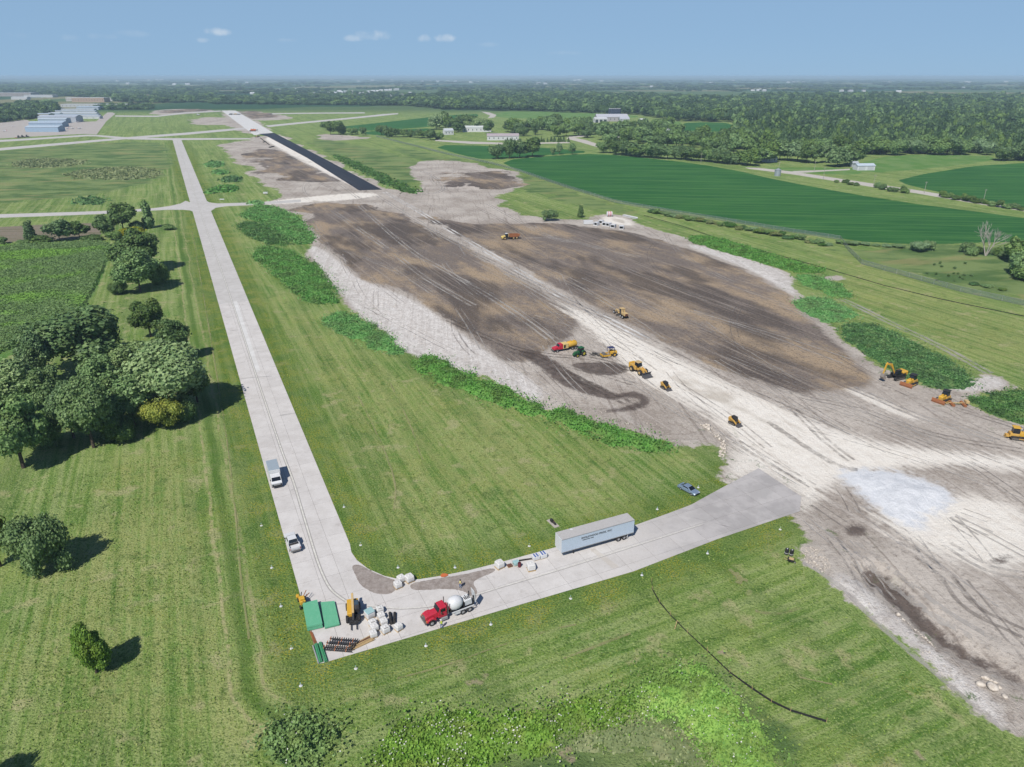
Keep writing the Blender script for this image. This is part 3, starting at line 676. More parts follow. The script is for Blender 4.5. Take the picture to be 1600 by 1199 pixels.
# a paler repaired strip along the middle lanes
m = slab_mesh('repair_strip', GP([(363, 472), (370, 471), (407, 580), (400, 583)]), .03, .038); new_obj('repair_strip', m, M_NEWC, taxi)
m = slab_mesh('repair_strip', GP([(921, 859), (929, 857), (968, 886), (958, 889)]), .03, .038); new_obj('repair_strip', m, concrete('light_patch', (220, 214, 206), .6, 0), taxi)

t = NT('muddy_film', .9, .2); n = t.noise(.9, 5, .7); c = t.mix(t.ss(n, .35, .65), C(150, 139, 131), C(176, 167, 160)); t.col(t.mix(t.math('MULTIPLY', t.ss(t.noise(3, 4, .7), .5, .7), .5), c, C(128, 118, 111))); M_FILM = t.m
def blob(name, px, mat, z, parent, jit=.35, seed=0):
    p = chaikin(GP(px), 3); r = np.random.RandomState(seed); q = np.roll(p, -1, 0)
    p = np.stack([p, (p + q) / 2], 1).reshape(-1, 2); p = p + r.uniform(-1, 1, p.shape) * np.minimum(jit, .3 * np.linalg.norm(np.roll(p, -1, 0) - p, axis=1))[:, None]
    return new_obj(name, slab_mesh(name, p, z - .003, z), mat, parent)
blob('mud_stain', [(548, 884), (562, 882), (580, 893), (605, 903), (622, 908), (618, 926), (600, 930), (580, 926), (562, 914), (556, 900)], M_FILM, .040, taxi)
blob('mud_stain', [(640, 912), (680, 905), (730, 897), (770, 887), (776, 893), (745, 905), (738, 912), (748, 925), (738, 948), (746, 956), (736, 944), (732, 925), (700, 920), (660, 923), (642, 922)], M_FILM, .0395, taxi, .3, 3)

def strip_px(px_left, px_right): return px_left + px_right[::-1]
sheet('cross_taxiway', [(-160, 337), (0, 335), (100, 332), (170, 329.6), (240, 325.5), (264, 322.5), (282, 318.4), (290, 314), (297, 316.5), (303, 331.5), (297, 329), (286, 328), (262, 328), (230, 329.8), (165, 334.3), (100, 337), (0, 340.5), (-160, 343)], M_CONC_FAR, .024)
sheet('cross_taxiway', [(314, 306), (320, 312.5), (327, 316.5), (340, 318.2), (400, 316.5), (470, 312), (470, 316), (400, 320.5), (352, 322.6), (337, 325), (328, 331), (322, 322)], M_CONC_FAR, .024)
sheet('parallel_taxiway', [(-100, 238), (0, 231.5), (200, 214.5), (290, 207.5), (380, 199.6), (402, 197.6), (402, 200.2), (380, 202.6), (290, 211), (200, 217.5), (0, 235.5), (-100, 242.5)], M_CONC_FAR, .03)
sheet('apron_taxiway', [(-60, 222.4), (0, 219), (60, 215.6), (135, 210.8), (152, 211.2), (200, 215), (270, 216.2), (390, 216), (392, 218), (270, 219.2), (200, 218), (150, 213.4), (135, 213.2), (60, 218.4), (0, 222), (-60, 226)], M_CONC_FAR, .036)
sheet('apron', [(-120, 222), (0, 216.5), (60, 213), (130, 209.5), (151, 210.4), (166, 190), (180, 178), (176, 176), (168, 176), (150, 190), (110, 191), (60, 194), (40, 187), (0, 192), (-120, 200)], M_APRON, .028)
sheet('runway', [(346, 173), (368, 173), (427, 207.6), (397, 211.4)], M_NEWC, .05)
sheet('asphalt_strip', [(404, 209.6), (428.5, 208), (512, 251), (597, 296.6), (561, 297.8), (480, 247), (418, 213.6)], M_ASPH, .06)
sheet('far_taxiway', [(414, 196.4), (470, 191), (540, 184.5), (600, 178.4), (622, 177), (622, 178.6), (600, 181), (540, 187), (470, 193.6), (420, 198.8)], M_CONC_FAR, .03)
sheet('far_taxiway', [(425, 177), (500, 176.2), (570, 175.8), (570, 177.4), (500, 177.8), (425, 178.6)], M_CONC_FAR, .03)
sheet('far_taxiway', [(180, 180.6), (245, 181), (290, 175.6), (345, 173), (345, 174.6), (290, 177.6), (245, 183), (180, 182.4)], M_CONC_FAR, .03)
sheet('gravel_road', [(1164, 262), (1186, 262.6), (1240, 268.6), (1360, 286.6), (1430, 297), (1520, 312), (1600, 325), (1700, 340), (1700, 346), (1600, 330.5), (1510, 316), (1430, 302), (1360, 292), (1240, 273), (1170, 264)], M_GRAVEL, .05)
sheet('driveway', [(1236, 269), (1240, 267.6), (1290, 266), (1328, 264), (1328, 266), (1290, 268), (1250, 270.5)], M_GRAVEL, .055)
sheet('gravel_road', [(890, 213), (915, 211.5), (921, 213), (898, 215.6), (915, 219), (942, 228), (936, 231), (905, 222), (885, 217)], M_GRAVEL, .05)
sheet('gravel_road', [(680, 218.6), (740, 221.6), (800, 223.6), (890, 222), (890, 224), (800, 226), (735, 225), (680, 220.6)], M_GRAVEL, .05)
sheet('gravel_road', [(752, 174.5), (765, 176), (776, 180), (772, 184), (762, 185), (766, 181), (758, 177.5)], M_GRAVEL, .05)
# ------------------------------------------------------------------ foliage
def foliage(name, lit, shade, rough=.55, tint=(150, 150, 70), amount=.25, patch=None, psc=.16):
    t = NT(name, rough, .25); g = t.nd('ShaderNodeNewGeometry'); oi = t.nd('ShaderNodeObjectInfo')
    r = g.outputs['Random Per Island']
    c = t.mix(r, C(*lit), C(*shade))
    c = t.mix(t.math('MULTIPLY', t.ss(t.noise(.35, 2, .5), .45, .75), amount), c, C(*tint))
    if patch: c = t.mix(t.ss(t.noise(psc, 4, .65), .42, .66), c, t.mix(r, C(*patch), C(*[x * .75 for x in patch])))
    h = t.nd('ShaderNodeHueSaturation'); t.put(h.inputs['Color'], c)
    t.put(h.inputs['Value'], t.math('MULTIPLY_ADD', oi.outputs['Random'], .36, .88)); t.put(h.inputs['Saturation'], t.math('MULTIPLY_ADD', oi.outputs['Random'], -.25, 1.1))
    t.put(h.inputs['Hue'], t.math('MULTIPLY_ADD', oi.outputs['Random'], .018, .494))
    t.col(h.outputs[0])
    tl = t.nd('ShaderNodeBsdfTranslucent'); t.put(tl.inputs['Color'], h.outputs[0]); mx = t.nd('ShaderNodeMixShader'); mx.inputs[0].default_value = .22
    t.l.new(t.b.outputs[0], mx.inputs[1]); t.l.new(tl.outputs[0], mx.inputs[2]); t.l.new(mx.outputs[0], t.n['Material Output'].inputs[0])
    return t.m
F_DARK = foliage('oak_leaves', (129, 160, 94), (74, 105, 57))
F_MID = foliage('maple_leaves', (152, 185, 107), (91, 125, 64))
F_WILLOW = foliage('willow_leaves', (176, 200, 138), (118, 149, 90), .6, (193, 204, 132))
F_YELLOW = foliage('yellow_green_leaves', (184, 191, 77), (118, 136, 50), .6, (209, 193, 66), .4)
F_BRIGHT = foliage('young_leaves', (151, 190, 96), (103, 142, 64))
F_GREY = foliage('grey_green_leaves', (159, 188, 132), (100, 132, 80), .6, (174, 192, 125))
F_WEED = foliage('lush_weeds', (130, 190, 96), (86, 146, 64), .6, (160, 194, 110), .4, (120, 160, 84))
F_SWALE = foliage('swale_weeds', (164, 208, 98), (112, 160, 68), .6, (190, 200, 118), .5, (140, 176, 84))
F_WEEDD = foliage('dark_weeds', (118, 165, 89), (73, 118, 58), .6, (156, 168, 103), .4, (94, 132, 73))
F_REED = foliage('reeds', (163, 172, 110), (105, 124, 69), .6, (195, 190, 138), .4)
F_FOREST = foliage('forest_leaves', (92, 124, 74), (64, 94, 54), .6, (112, 138, 80), .3, (76, 106, 66), .012)
M_BARK = NT('bark', .95, .1); M_BARK.col(M_BARK.mix(M_BARK.ss(M_BARK.noise(3, 4), .3, .7), C(110, 98, 86), C(72, 63, 55))); M_BARK = M_BARK.m
M_DEAD = NT('bleached_wood', .9, .1); M_DEAD.col(M_DEAD.mix(M_DEAD.ss(M_DEAD.noise(3, 4), .3, .7), C(206, 200, 192), C(160, 152, 145))); M_DEAD = M_DEAD.m

def leaf_quads(c, nrm, size, rs, aspect=1.0):
    """one bent quad for each leaf clump: centres c, facing nrm"""
    n = len(c); ref = rs.normal(size=(n, 3)); u = np.cross(nrm, ref); u /= np.linalg.norm(u, axis=1)[:, None] + 1e-9
    w = np.cross(nrm, u); s = (size * rs.uniform(.6, 1.35, n))[:, None]
    k = nrm * s * .25
    v = np.stack([c - u * s - w * s * aspect - k, c + u * s * .8 - w * s * aspect * .9 + k * rs.uniform(-1, 1, (n, 1)), c + u * s + w * s * aspect - k, c - u * s * .85 + w * s * aspect * .9 + k * rs.uniform(-1, 1, (n, 1))], 1).reshape(-1, 3)
    f = np.arange(4 * n).reshape(-1, 4); return v, f
def unit(v): return v / (np.linalg.norm(v, axis=1)[:, None] + 1e-9)
_ico = None
def ico():
    global _ico
    if _ico is None:
        bm = bmesh.new(); bmesh.ops.create_icosphere(bm, subdivisions=2, radius=1); bm.verts.index_update()
        _ico = (np.array([v.co[:] for v in bm.verts]), np.array([[v.index for v in f.verts] for f in bm.faces])); bm.free()
    return _ico
def crown_mesh(name, seed, shape, n, leaf, mat):
    """unit-height crown built from lobes of leaf clumps; shape sets where the lobes sit"""
    rs = np.random.RandomState(seed); L = []
    if shape == 'round':
        for k in range(19):
            a = k * 2.4 + rs.uniform(-.3, .3); z = rs.uniform(.34, .86); r = .30 * math.sqrt(max(.05, 1 - ((z - .52) / .48) ** 2)) * rs.uniform(.5, 1.05)
            L.append((r * math.cos(a), r * math.sin(a), z, rs.uniform(.08, .20), rs.uniform(.8, 1.15)))
        L.append((0, 0, .5, .27, 1.0))
    elif shape == 'tall':
        for k in range(14):
            a = k * 2.4 + rs.uniform(-.4, .4); z = .16 + .78 * k / 13; r = .16 * (1.15 - .75 * z) * rs.uniform(.5, 1.2)
            L.append((r * math.cos(a), r * math.sin(a), z, .15 * (1.2 - .68 * z) * rs.uniform(.8, 1.2), 1.25))
    elif shape == 'bush':
        for k in range(13):
            a = k * 2.4 + rs.uniform(-.4, .4); r = .42 * math.sqrt((k + .5) / 13) * rs.uniform(.8, 1.15); z = rs.uniform(.2, .72) * (1 - .5 * r)
            L.append((r * math.cos(a), r * math.sin(a), z, rs.uniform(.17, .27), .9))
    elif shape == 'cone':
        for k in range(9):
            z = .08 + .86 * k / 8; L.append((0, 0, z, .20 * (1.05 - z) + .015, .8))
    elif shape == 'dome':
        for k in range(9):
            a = k * 2.4; r = .36 * math.sqrt((k + .4) / 9); L.append((r * math.cos(a), r * math.sin(a), rs.uniform(.45, .8) * (1 - .35 * r), rs.uniform(.17, .27), .85))
        L.append((0, 0, .42, .36, .9))
    L = np.array(L); wt = L[:, 3] ** 2; pick = rs.choice(len(L), n, p=wt / wt.sum())
    d = unit(rs.normal(size=(n, 3)) + np.array([0, 0, .25])); rad = L[pick, 3] * rs.uniform(.72, 1.06, n) ** 1.0
    c = L[pick, :3] + d * np.stack([rad, rad, rad * L[pick, 4]], 1)
    # keep the leaves near the outside of the whole crown
    inside = np.zeros(n, bool)
    for i, l in enumerate(L):
        q = (c - l[:3]) / np.array([1, 1, l[4]]); inside |= (np.linalg.norm(q, axis=1) < l[3] * .70) & (pick != i)
    c, d = c[~inside], d[~inside]
    far_out = rs.uniform(size=len(c)) < .07; c[far_out] += d[far_out] * (L[:, 3].mean() * rs.uniform(.15, .5, (far_out.sum(), 1)))
    c[:, 2] = np.maximum(c[:, 2], .02)
    nr = unit(d + rs.normal(size=d.shape) * .55 + np.array([0, 0, .35]))
    v, f = leaf_quads(c, nr, leaf, rs)
    f = np.concatenate([f[:, [0, 1, 2]], f[:, [0, 2, 3]]])
    iv, fi = ico(); vs, fs, off = [v], [f], len(v)
    for l in L:                       # unseen leaf-coloured core added in each lobe so no light shows through
        q = iv * (1 + rs.uniform(-.14, .14, (len(iv), 1))) * l[3] * .74 * np.array([1, 1, l[4]]) + l[:3]
        vs.append(q); fs.append(fi + off); off += len(q)
    m = mesh_np(name, np.concatenate(vs), np.concatenate(fs)); m.materials.append(mat); return m
def limb(p0, p1, r0, r1, n=7):
    p0, p1 = np.array(p0, float), np.array(p1, float); d = (p1 - p0) / np.linalg.norm(p1 - p0)
    a = np.cross(d, [0.3, .9, .2]); a /= np.linalg.norm(a); b = np.cross(d, a)
    th = np.arange(n) / n * 2 * math.pi; ring = np.cos(th)[:, None] * a + np.sin(th)[:, None] * b
    v = np.concatenate([p0 + ring * r0, p1 + ring * r1]); f = [[i, (i + 1) % n, (i + 1) % n + n, i + n] for i in range(n)]
    return v, np.array(f)
def join(parts):
    vs, fs, o = [], [], 0
    for v, f in parts: vs.append(v); fs.append(f + o); o += len(v)
    return np.concatenate(vs), np.concatenate(fs)
def trunk_mesh(seed):
    rs = np.random.RandomState(seed); P = [limb((0, 0, -.02), (.01, 0, .25), .03, .022), limb((.01, 0, .25), (0, .02, .6), .022, .01)]
    for k in range(5):
        a = k * 1.4 + rs.uniform(-.3, .3); z = rs.uniform(.2, .42); P.append(limb((.006, 0, z), (.24 * math.cos(a), .24 * math.sin(a), z + rs.uniform(.18, .35)), .014, .005, 5))
    return mesh_np('trunk', *join(P))
TRUNKS = [trunk_mesh(k) for k in range(3)]
for m in TRUNKS: m.materials.append(M_BARK)
CROWN = {}
def crown(shape, mat, var, detail):
    key = (shape, mat.name, var, detail)
    if key not in CROWN:
        n, leaf = {'near': (9000, .0145), 'mid': (2200, .028), 'far': (420, .060)}[detail]
        CROWN[key] = crown_mesh('crown', hash((shape, var)) % 9973 if False else (sum(map(ord, shape)) * 7 + var * 31), shape, n, leaf, mat)
    return CROWN[key]
def plant(name, x, y, z, h, rad, shape, mat, detail, label, cat='tree', group=None, var=0, trunk=True, rz=None):
    r = random.Random(int(x * 13 + y * 7))
    rt = empty(name, (x, y, z - .05), r.uniform(0, 6.28) if rz is None else rz)
    k = {'round': .46, 'tall': .29, 'bush': .62, 'cone': .22, 'dome': .60}[shape]
    c = new_obj('crown', crown(shape, mat, var, detail), None, rt); c.scale = (rad / k, rad / k * r.uniform(.9, 1.1), h)
    if trunk:
        tk = new_obj('trunk', TRUNKS[var % 3], None, rt); tk.scale = (h * .8, h * .8, h)
    return tag(rt, label, cat, group)
def tree_px(u, vb, vt, wpx, shape, mat, label, detail='near', cat='tree', name='tree', group=None, var=0, trunk=True):
    """foot at pixel (u, vb), top at row vt, crown wpx pixels wide"""
    p = gp(u, vb); d = (vb - 599.5) / FPX
    depth = p.y * math.cos(PITCH) + CAM_H * math.sin(PITCH); rad = wpx * depth / FPX / 2
    # the far edge of the crown is what meets row vt: allow for its depth
    h = height_at(vb, vt); h = max(1.0, h - rad * .10 if shape != 'cone' else h)
    p.y += rad * .30 if shape in ('round', 'bush', 'dome') else rad * .2
    return plant(name, p.x, p.y, p.z, h, rad, shape, mat, detail, label, cat, group, var, trunk)

# ------------------------------------------------------------------ trees of the near grove, one by one
NEAR = [
 (118, 585, 476, 150, 'round', F_DARK, 'broad dark tree at the back left of the grove beside the corn field', 0),
 (232, 530, 462, 58, 'round', F_DARK, 'dark rounded tree standing tallest at the top end of the grove', 1),
 (272, 568, 498, 58, 'round', F_DARK, 'dark tree on the taxiway side at the top of the grove', 2),
 (212, 612, 530, 84, 'round', F_WILLOW, 'grey-green willow in the middle of the grove behind the biggest crown', 1),
 (258, 655, 534, 134, 'round', F_WILLOW, 'biggest pale willow in the grove, nearest to the taxiway', 0),
 (306, 632, 568, 50, 'round', F_DARK, 'dark tree at the taxiway edge of the grove beside the big willow', 0),
 (205, 672, 590, 90, 'round', F_MID, 'mid-green tree in front of the big willow in the grove', 2),
 (254, 674, 616, 76, 'bush', F_YELLOW, 'yellow-green bushy tree at the front right corner of the grove', 0),
 (28, 650, 562, 84, 'round', F_WILLOW, 'pale willow at the left edge of the picture, back of the grove', 2),
 (82, 655, 566, 64, 'round', F_GREY, 'grey-green tree on the left side of the grove, between two willows', 1),
 (140, 706, 588, 88, 'round', F_GREY, 'tall grey-leaved tree at the front of the grove', 0),
 (28, 738, 606, 96, 'round', F_MID, 'tall tree at the left picture edge, front of the grove', 1),
 (165, 640, 548, 80, 'round', F_MID, 'mid-green tree in the heart of the grove', 1),
 (60, 610, 520, 70, 'round', F_DARK, 'dark tree at the left back of the grove by the corn', 2),
 (160, 560, 484, 70, 'round', F_DARK, 'dark tree at the back of the grove, right of the broad one', 0),
 (110, 690, 600, 70, 'round', F_DARK, 'shaded dark tree between the two front trees of the grove', 2),
 (70, 700, 622, 60, 'bush', F_MID, 'low thicket under the front trees of the grove', 1),
 (244, 600, 536, 60, 'round', F_MID, 'mid-green tree behind the right side of the big willow', 2),
 (180, 690, 628, 66, 'bush', F_DARK, 'dark undergrowth at the front centre of the grove', 2),
 (290, 660, 600, 44, 'bush', F_DARK, 'dark undergrowth at the right foot of the big willow', 1),
 (212, 428, 352, 84, 'round', F_DARK, 'dark upper tree of the clump beside the corn field corner', 1),
 (214, 460, 388, 80, 'round', F_MID, 'green lower tree of the clump beside the corn field corner', 2),
 (184, 461, 430, 36, 'bush', F_DARK, 'low dark bush left of the clump beside the corn field', 1),
 (242, 446, 402, 40, 'bush', F_MID, 'small round bush on the right of the clump beside the corn field', 2),
 (202, 372, 352, 42, 'bush', F_YELLOW, 'yellow-topped bush above the clump at the corn field corner', 0),
 (190, 362, 314, 46, 'round', F_DARK, 'biggest dark tree beside the cross taxiway, left of the crossing', 0),
 (233, 357, 314, 20, 'tall', F_MID, 'slender upright tree beside the cross taxiway', 1),
 (212, 360, 338, 26, 'bush', F_DARK, 'bush between the big dark tree and the slender tree', 1),
 (163, 372, 336, 34, 'round', F_DARK, 'medium dark tree left of the biggest tree by the cross taxiway', 2),
 (122, 374, 342, 36, 'round', F_DARK, 'dark open-crowned tree behind the tilled strip', 1),
 (90, 378, 341, 40, 'round', F_DARK, 'round dark tree at the middle of the hedge behind the corn', 0),
 (48, 377, 345, 20, 'tall', F_DARK, 'narrow tree towards the left end of the hedge behind the corn', 0),
 (62, 380, 366, 40, 'bush', F_DARK, 'low bush at the foot of the narrow tree in the hedge', 2),
 (2, 382, 368, 20, 'bush', F_DARK, 'small bush at the left picture edge in the hedge', 0),
 (140, 377, 362, 40, 'bush', F_DARK, 'low bushes between two dark trees of the hedge', 1),
 (178, 376, 358, 30, 'bush', F_MID, 'low green bush at the corner of the corn field hedge', 0),
 (262, 360, 346, 24, 'bush', F_MID, 'small bush on the right of the slender tree', 1),
 (32, 381, 372, 24, 'bush', F_MID, 'low shrub left of the narrow tree in the hedge', 1),
 (62, 902, 782, 104, 'bush', F_GREY, 'grey-green spreading tree alone on the left lawn', 0),
 (-4, 890, 776, 46, 'round', F_YELLOW, 'dark yellowish tree cut off by the left picture edge', 0),
 (146, 1056, 966, 54, 'round', F_BRIGHT, 'small bright green leafy tree standing alone on the lower left lawn', 2),
 (-130, 1330, 1180, 90, 'round', F_DARK, 'tree left of the picture whose shadow falls into the lower left corner', 0),
 (858, 346, 324, 30, 'bush', F_DARK, 'dark bush beside the pipe yard at the field fence', 0),
 (907, 340, 321, 11, 'tall', F_DARK, 'small upright tree beside the pipe yard', 0),
]
for (u, vb, vt, w, sh, mt, lab, var) in NEAR:
    far = vb < 420
    o = tree_px(u, vb, vt, w, sh, mt, lab, 'mid' if far else 'near', 'bush' if 'bush' in lab.split(' tree')[0] and 'tree' not in lab.split(',')[0].split(' ')[:4] or 'shrub' in lab else 'tree', 'bush' if sh == 'bush' else 'tree', var=var, trunk=sh != 'bush')

    if 'small bright green' in lab or 'grey-green spreading' in lab: o.location.z -= 1.5          # low crown that reaches the grass

# ------------------------------------------------------------------ trees and shrubs along the roads, fields and yards
def ordinal(n): return str(n) + ('th' if 10 <= n % 100 <= 20 else {1: 'st', 2: 'nd', 3: 'rd'}.get(n % 10, 'th'))
rnd = random.Random(11)
def belt(pts, hpx, wpx, label, group, shapes=('round',), mats=(F_DARK,), jit=2.0, cat='tree', detail='mid', trunk=True):
    pts = sorted(pts)
    for i, (u, v) in enumerate(pts):
        gr_ = 1.0 if cat == 'bush' or shapes == ('cone',) else 1.28; hh = hpx * gr_ * rnd.uniform(.72, 1.25); ww = wpx * gr_ * rnd.uniform(.75, 1.3); sh = rnd.choice(shapes)
        tree_px(u, v, v - hh, ww, sh, rnd.choice(mats), label % ordinal(i + 1), detail, cat, 'bush' if cat == 'bush' else 'tree', group, rnd.randrange(3), trunk)
def along(a, b, n, jv=1.5): return [(a[0] + (b[0] - a[0]) * (k + rnd.uniform(.2, .8)) / n, a[1] + (b[1] - a[1]) * (k + .5) / n + rnd.uniform(-jv, jv)) for k in range(n)]
belt([(776, 249), (796, 248.5), (812, 247.5), (832, 246)], 24, 24, '%s dark tree from the left in the clump beside the bean field', 'trees in the clump beside the bean field', ('round', 'dome'), (F_DARK,))
belt([(864, 243), (874, 242), (894, 242)], 14, 10, '%s small tree from the left on the bank between the bean fields', 'small trees between the bean fields', ('round', 'bush'), (F_BRIGHT, F_MID, F_GREY))
belt([(510, 204), (520, 206), (516, 211), (529, 211), (536, 210), (550, 211), (567, 212)], 15, 14, '%s tree from the left in the clump beside the far taxiway', 'trees beside the far taxiway', ('round', 'bush'), (F_DARK, F_MID))
belt(along((592, 213), (690, 219), 9, 1.5), 14, 16, '%s tree from the left in the row before the white farm buildings', 'row of trees before the farm buildings', ('round', 'bush'), (F_DARK, F_MID))
belt(along((676, 202), (766, 206), 12, 4), 18, 20, '%s tree from the left in the wood left of the long white house', 'trees left of the long white house', ('round', 'dome'), (F_MID, F_DARK, F_WILLOW))
belt(along((790, 207), (925, 208), 22, 7), 18, 18, '%s tree from the left in the farm wood behind the long white house', 'farm wood trees', ('round', 'dome'), (F_DARK, F_MID))
belt(along((842, 222), (890, 222), 9, .6), 9, 5, '%s small pine from the left in the row beside the farm road', 'young pines beside the farm road', ('cone',), (F_DARK,), cat='tree')
belt(along((786, 223), (816, 222), 6, .6), 7, 4.5, '%s small pine from the left beside the long white house', 'young pines beside the white house', ('cone',), (F_DARK,))
belt(along((905, 212), (1065, 206), 22, 6), 18, 20, '%s tree from the left in the wood before the big grey barn', 'trees before the grey barn', ('round', 'dome'), (F_DARK, F_MID))
belt(along((940, 222), (1170, 232), 30, 6), 20, 22, '%s tree from the left in the middle of the farmstead wood', 'farmstead wood, middle row', ('round', 'dome'), (F_DARK, F_MID))
belt(along((938, 240), (1180, 260), 26, 1.2), 20, 22, '%s tree from the left in the front edge of the wood along the bean field', 'front edge of the farmstead wood', ('round', 'dome'), (F_DARK, F_MID, F_DARK))
belt(along((1180, 252), (1345, 262), 11, 4), 24, 26, '%s tree from the left on the lawn behind the gravel road', 'lawn trees behind the gravel road', ('round',), (F_DARK, F_MID, F_GREY))
belt(along((1100, 238), (1345, 244), 22, 4), 24, 24, '%s tree from the left in the wood edge behind the farm lawns', 'wood edge behind the farm lawns', ('round', 'dome'), (F_DARK, F_MID))
belt(along((1350, 242), (1556, 241), 20, 2), 22, 22, '%s tree from the left in the forest edge above the pale pasture', 'forest edge above the pasture', ('round', 'dome'), (F_DARK, F_MID, F_GREY))
belt(along((1558, 250), (1640, 254), 6, 2), 24, 26, '%s tree from the left in the forest corner at the right picture edge', 'forest corner trees', ('round', 'dome'), (F_DARK,))
belt(along((1305, 284), (1345, 291), 4, 1), 6, 12, '%s low bush from the left on the verge left of the first pole', 'verge bushes left of the first pole', ('bush',), (F_DARK, F_MID), cat='bush', trunk=False)
belt([(1372, 294), (1380, 297)] + along((1385, 299), (1420, 303), 3, .6), 12, 14, '%s bush from the left on the gravel road verge before the soybean field', 'verge bushes by the second pole', ('bush',), (F_DARK, F_MID), cat='bush', trunk=False)
belt([(1413, 300)], 13, 11, '%s dark round bush from the left beside the gravel road', None, ('bush',), (F_DARK,), cat='bush', trunk=False)
belt(along((1468, 308), (1600, 330), 12, 1.2), 12, 18, '%s bush from the left in the hedge along the right part of the gravel road', 'hedge along the gravel road', ('bush',), (F_DARK, F_MID), cat='bush', trunk=False)
belt(along((1015, 332), (1300, 386), 34, 1.5), 9, 17, '%s shrub from the left in the overgrown hedge along the field fence', 'overgrown hedge along the field fence', ('bush',), (F_MID, F_REED, F_GREY, F_WEEDD), cat='bush', trunk=False)
belt([(1318, 382), (1335, 384), (1352, 384), (1370, 385), (1386, 387), (1405, 388)], 8, 20, '%s shrub from the left in the hedge right of the fence corner', 'hedge right of the fence corner', ('bush',), (F_MID, F_GREY), cat='bush', trunk=False)
belt([(1438, 394), (1452, 392)], 20, 26, '%s rounded bush from the left in front of the big bean field', 'rounded bushes in front of the field', ('bush',), (F_BRIGHT, F_GREY), cat='bush', trunk=False)
belt([(1511, 396), (1520, 400), (1530, 398), (1560, 400), (1572, 404)], 20, 22, '%s bush from the left around the foot of the dead white tree', 'bushes around the dead tree', ('bush',), (F_MID, F_DARK), cat='bush', trunk=False)
belt([(1590, 412), (1598, 432), (1615, 440)], 40, 44, '%s tree from the left in the clump at the right picture edge', 'clump at the right picture edge', ('round', 'bush'), (F_MID, F_DARK))
belt([(1469, 413), (1460, 415), (1471, 418), (1508, 413), (1492, 421), (1449, 428), (1463, 430), (1490, 429), (1482, 433), (1497, 429), (1507, 431), (1500, 435), (1491, 440), (1465, 439), (1505, 437), (1518, 432)], 4.5, 5, '%s little juniper from the left on the grassy slope below the dead tree', 'little junipers on the slope', ('bush',), (F_DARK,), cat='bush', trunk=False)
belt([(1523, 446), (1545, 450), (1568, 455), (1585, 430)], 9, 18, '%s loose shrub from the left at the wet corner below the dead tree', 'loose shrubs at the wet corner', ('bush',), (F_WEEDD, F_MID), cat='bush', trunk=False)
# dead white tree
def branches(p, d, L, r, depth, rs, out):
    q = p + d * L; out.append(limb(p, q, r, r * .62, 6))
    if depth == 0: return
    for k in range(3 if depth > 1 else 2):
        e = unit((d + rs.normal(size=3) * .42 + np.array([0, 0, .12]))[None])[0]; branches(q - d * L * rs.uniform(0, .35), e, L * rs.uniform(.55, .78), r * .6, depth - 1, rs, out)
p = gp(1540, 400); rs = np.random.RandomState(4); parts = []
hh = height_at(400, 350)
for k, dx in enumerate((-.28, .02, .30, .55)): branches(np.array([.15 * k - .2, 0, 0]), unit(np.array([[dx, rs.uniform(-.2, .2), 1]]))[0], hh * .42, .34 - .04 * k, 4, rs, parts)
rt = empty('dead_tree', p); new_obj('trunk', mesh_np('trunk', *join(parts[:4])), M_DEAD, rt); new_obj('branch', mesh_np('branch', *join(parts[4:])), M_DEAD, rt)
tag(rt, 'bare bleached dead tree with forked white branches at the field edge', 'tree')

# ------------------------------------------------------------------ woods too dense to count: one object each, instanced crowns
var_col = bpy.data.collections.new('forest_crowns')
for k, (sh, mt) in enumerate([('dome', F_FOREST), ('round', F_FOREST), ('dome', F_FOREST), ('dome', F_DARK), ('round', F_DARK), ('dome', F_FOREST), ('round', F_MID), ('dome', F_FOREST)]):
    o = bpy.data.objects.new('forest_crown', crown_mesh('crown', 300 + k, sh, 420, .060, mt)); var_col.objects.link(o)
def instancer(name, pts, sizes, kind_col=var_col, flat=1.0):
    me = bpy.data.meshes.new(name); me.vertices.add(len(pts)); me.vertices.foreach_set('co', np.asarray(pts, np.float32).ravel())
    a = me.attributes.new('size', 'FLOAT_VECTOR', 'POINT'); a.data.foreach_set('vector', np.asarray(sizes, np.float32).ravel())
    o = new_obj(name, me); ng = bpy.data.node_groups.new(name, 'GeometryNodeTree')
    ng.interface.new_socket('Geometry', in_out='INPUT', socket_type='NodeSocketGeometry'); ng.interface.new_socket('Geometry', in_out='OUTPUT', socket_type='NodeSocketGeometry')
    N, Lk = ng.nodes, ng.links; gi, go = N.new('NodeGroupInput'), N.new('NodeGroupOutput'); ip = N.new('GeometryNodeInstanceOnPoints'); ci = N.new('GeometryNodeCollectionInfo')
    ci.inputs['Collection'].default_value = kind_col; ci.inputs['Separate Children'].default_value = True; ci.inputs['Reset Children'].default_value = True
    ip.inputs['Pick Instance'].default_value = True
    ri = N.new('FunctionNodeRandomValue'); ri.data_type = 'INT'; ri.inputs[4].default_value = 0; ri.inputs[5].default_value = len(kind_col.objects) - 1
    rr = N.new('FunctionNodeRandomValue'); rr.data_type = 'FLOAT_VECTOR'; rr.inputs[0].default_value = (0, 0, 0); rr.inputs[1].default_value = (0, 0, 6.28)
    na = N.new('GeometryNodeInputNamedAttribute'); na.data_type = 'FLOAT_VECTOR'; na.inputs['Name'].default_value = 'size'
    Lk.new(gi.outputs[0], ip.inputs['Points']); Lk.new(ci.outputs[0], ip.inputs['Instance']); Lk.new(ri.outputs[2], ip.inputs['Instance Index'])
    Lk.new(rr.outputs[0], ip.inputs['Rotation']); Lk.new(na.outputs[0], ip.inputs['Scale']); Lk.new(ip.outputs[0], go.inputs[0])
    md = o.modifiers.new('scatter', 'NODES'); md.node_group = ng; return o
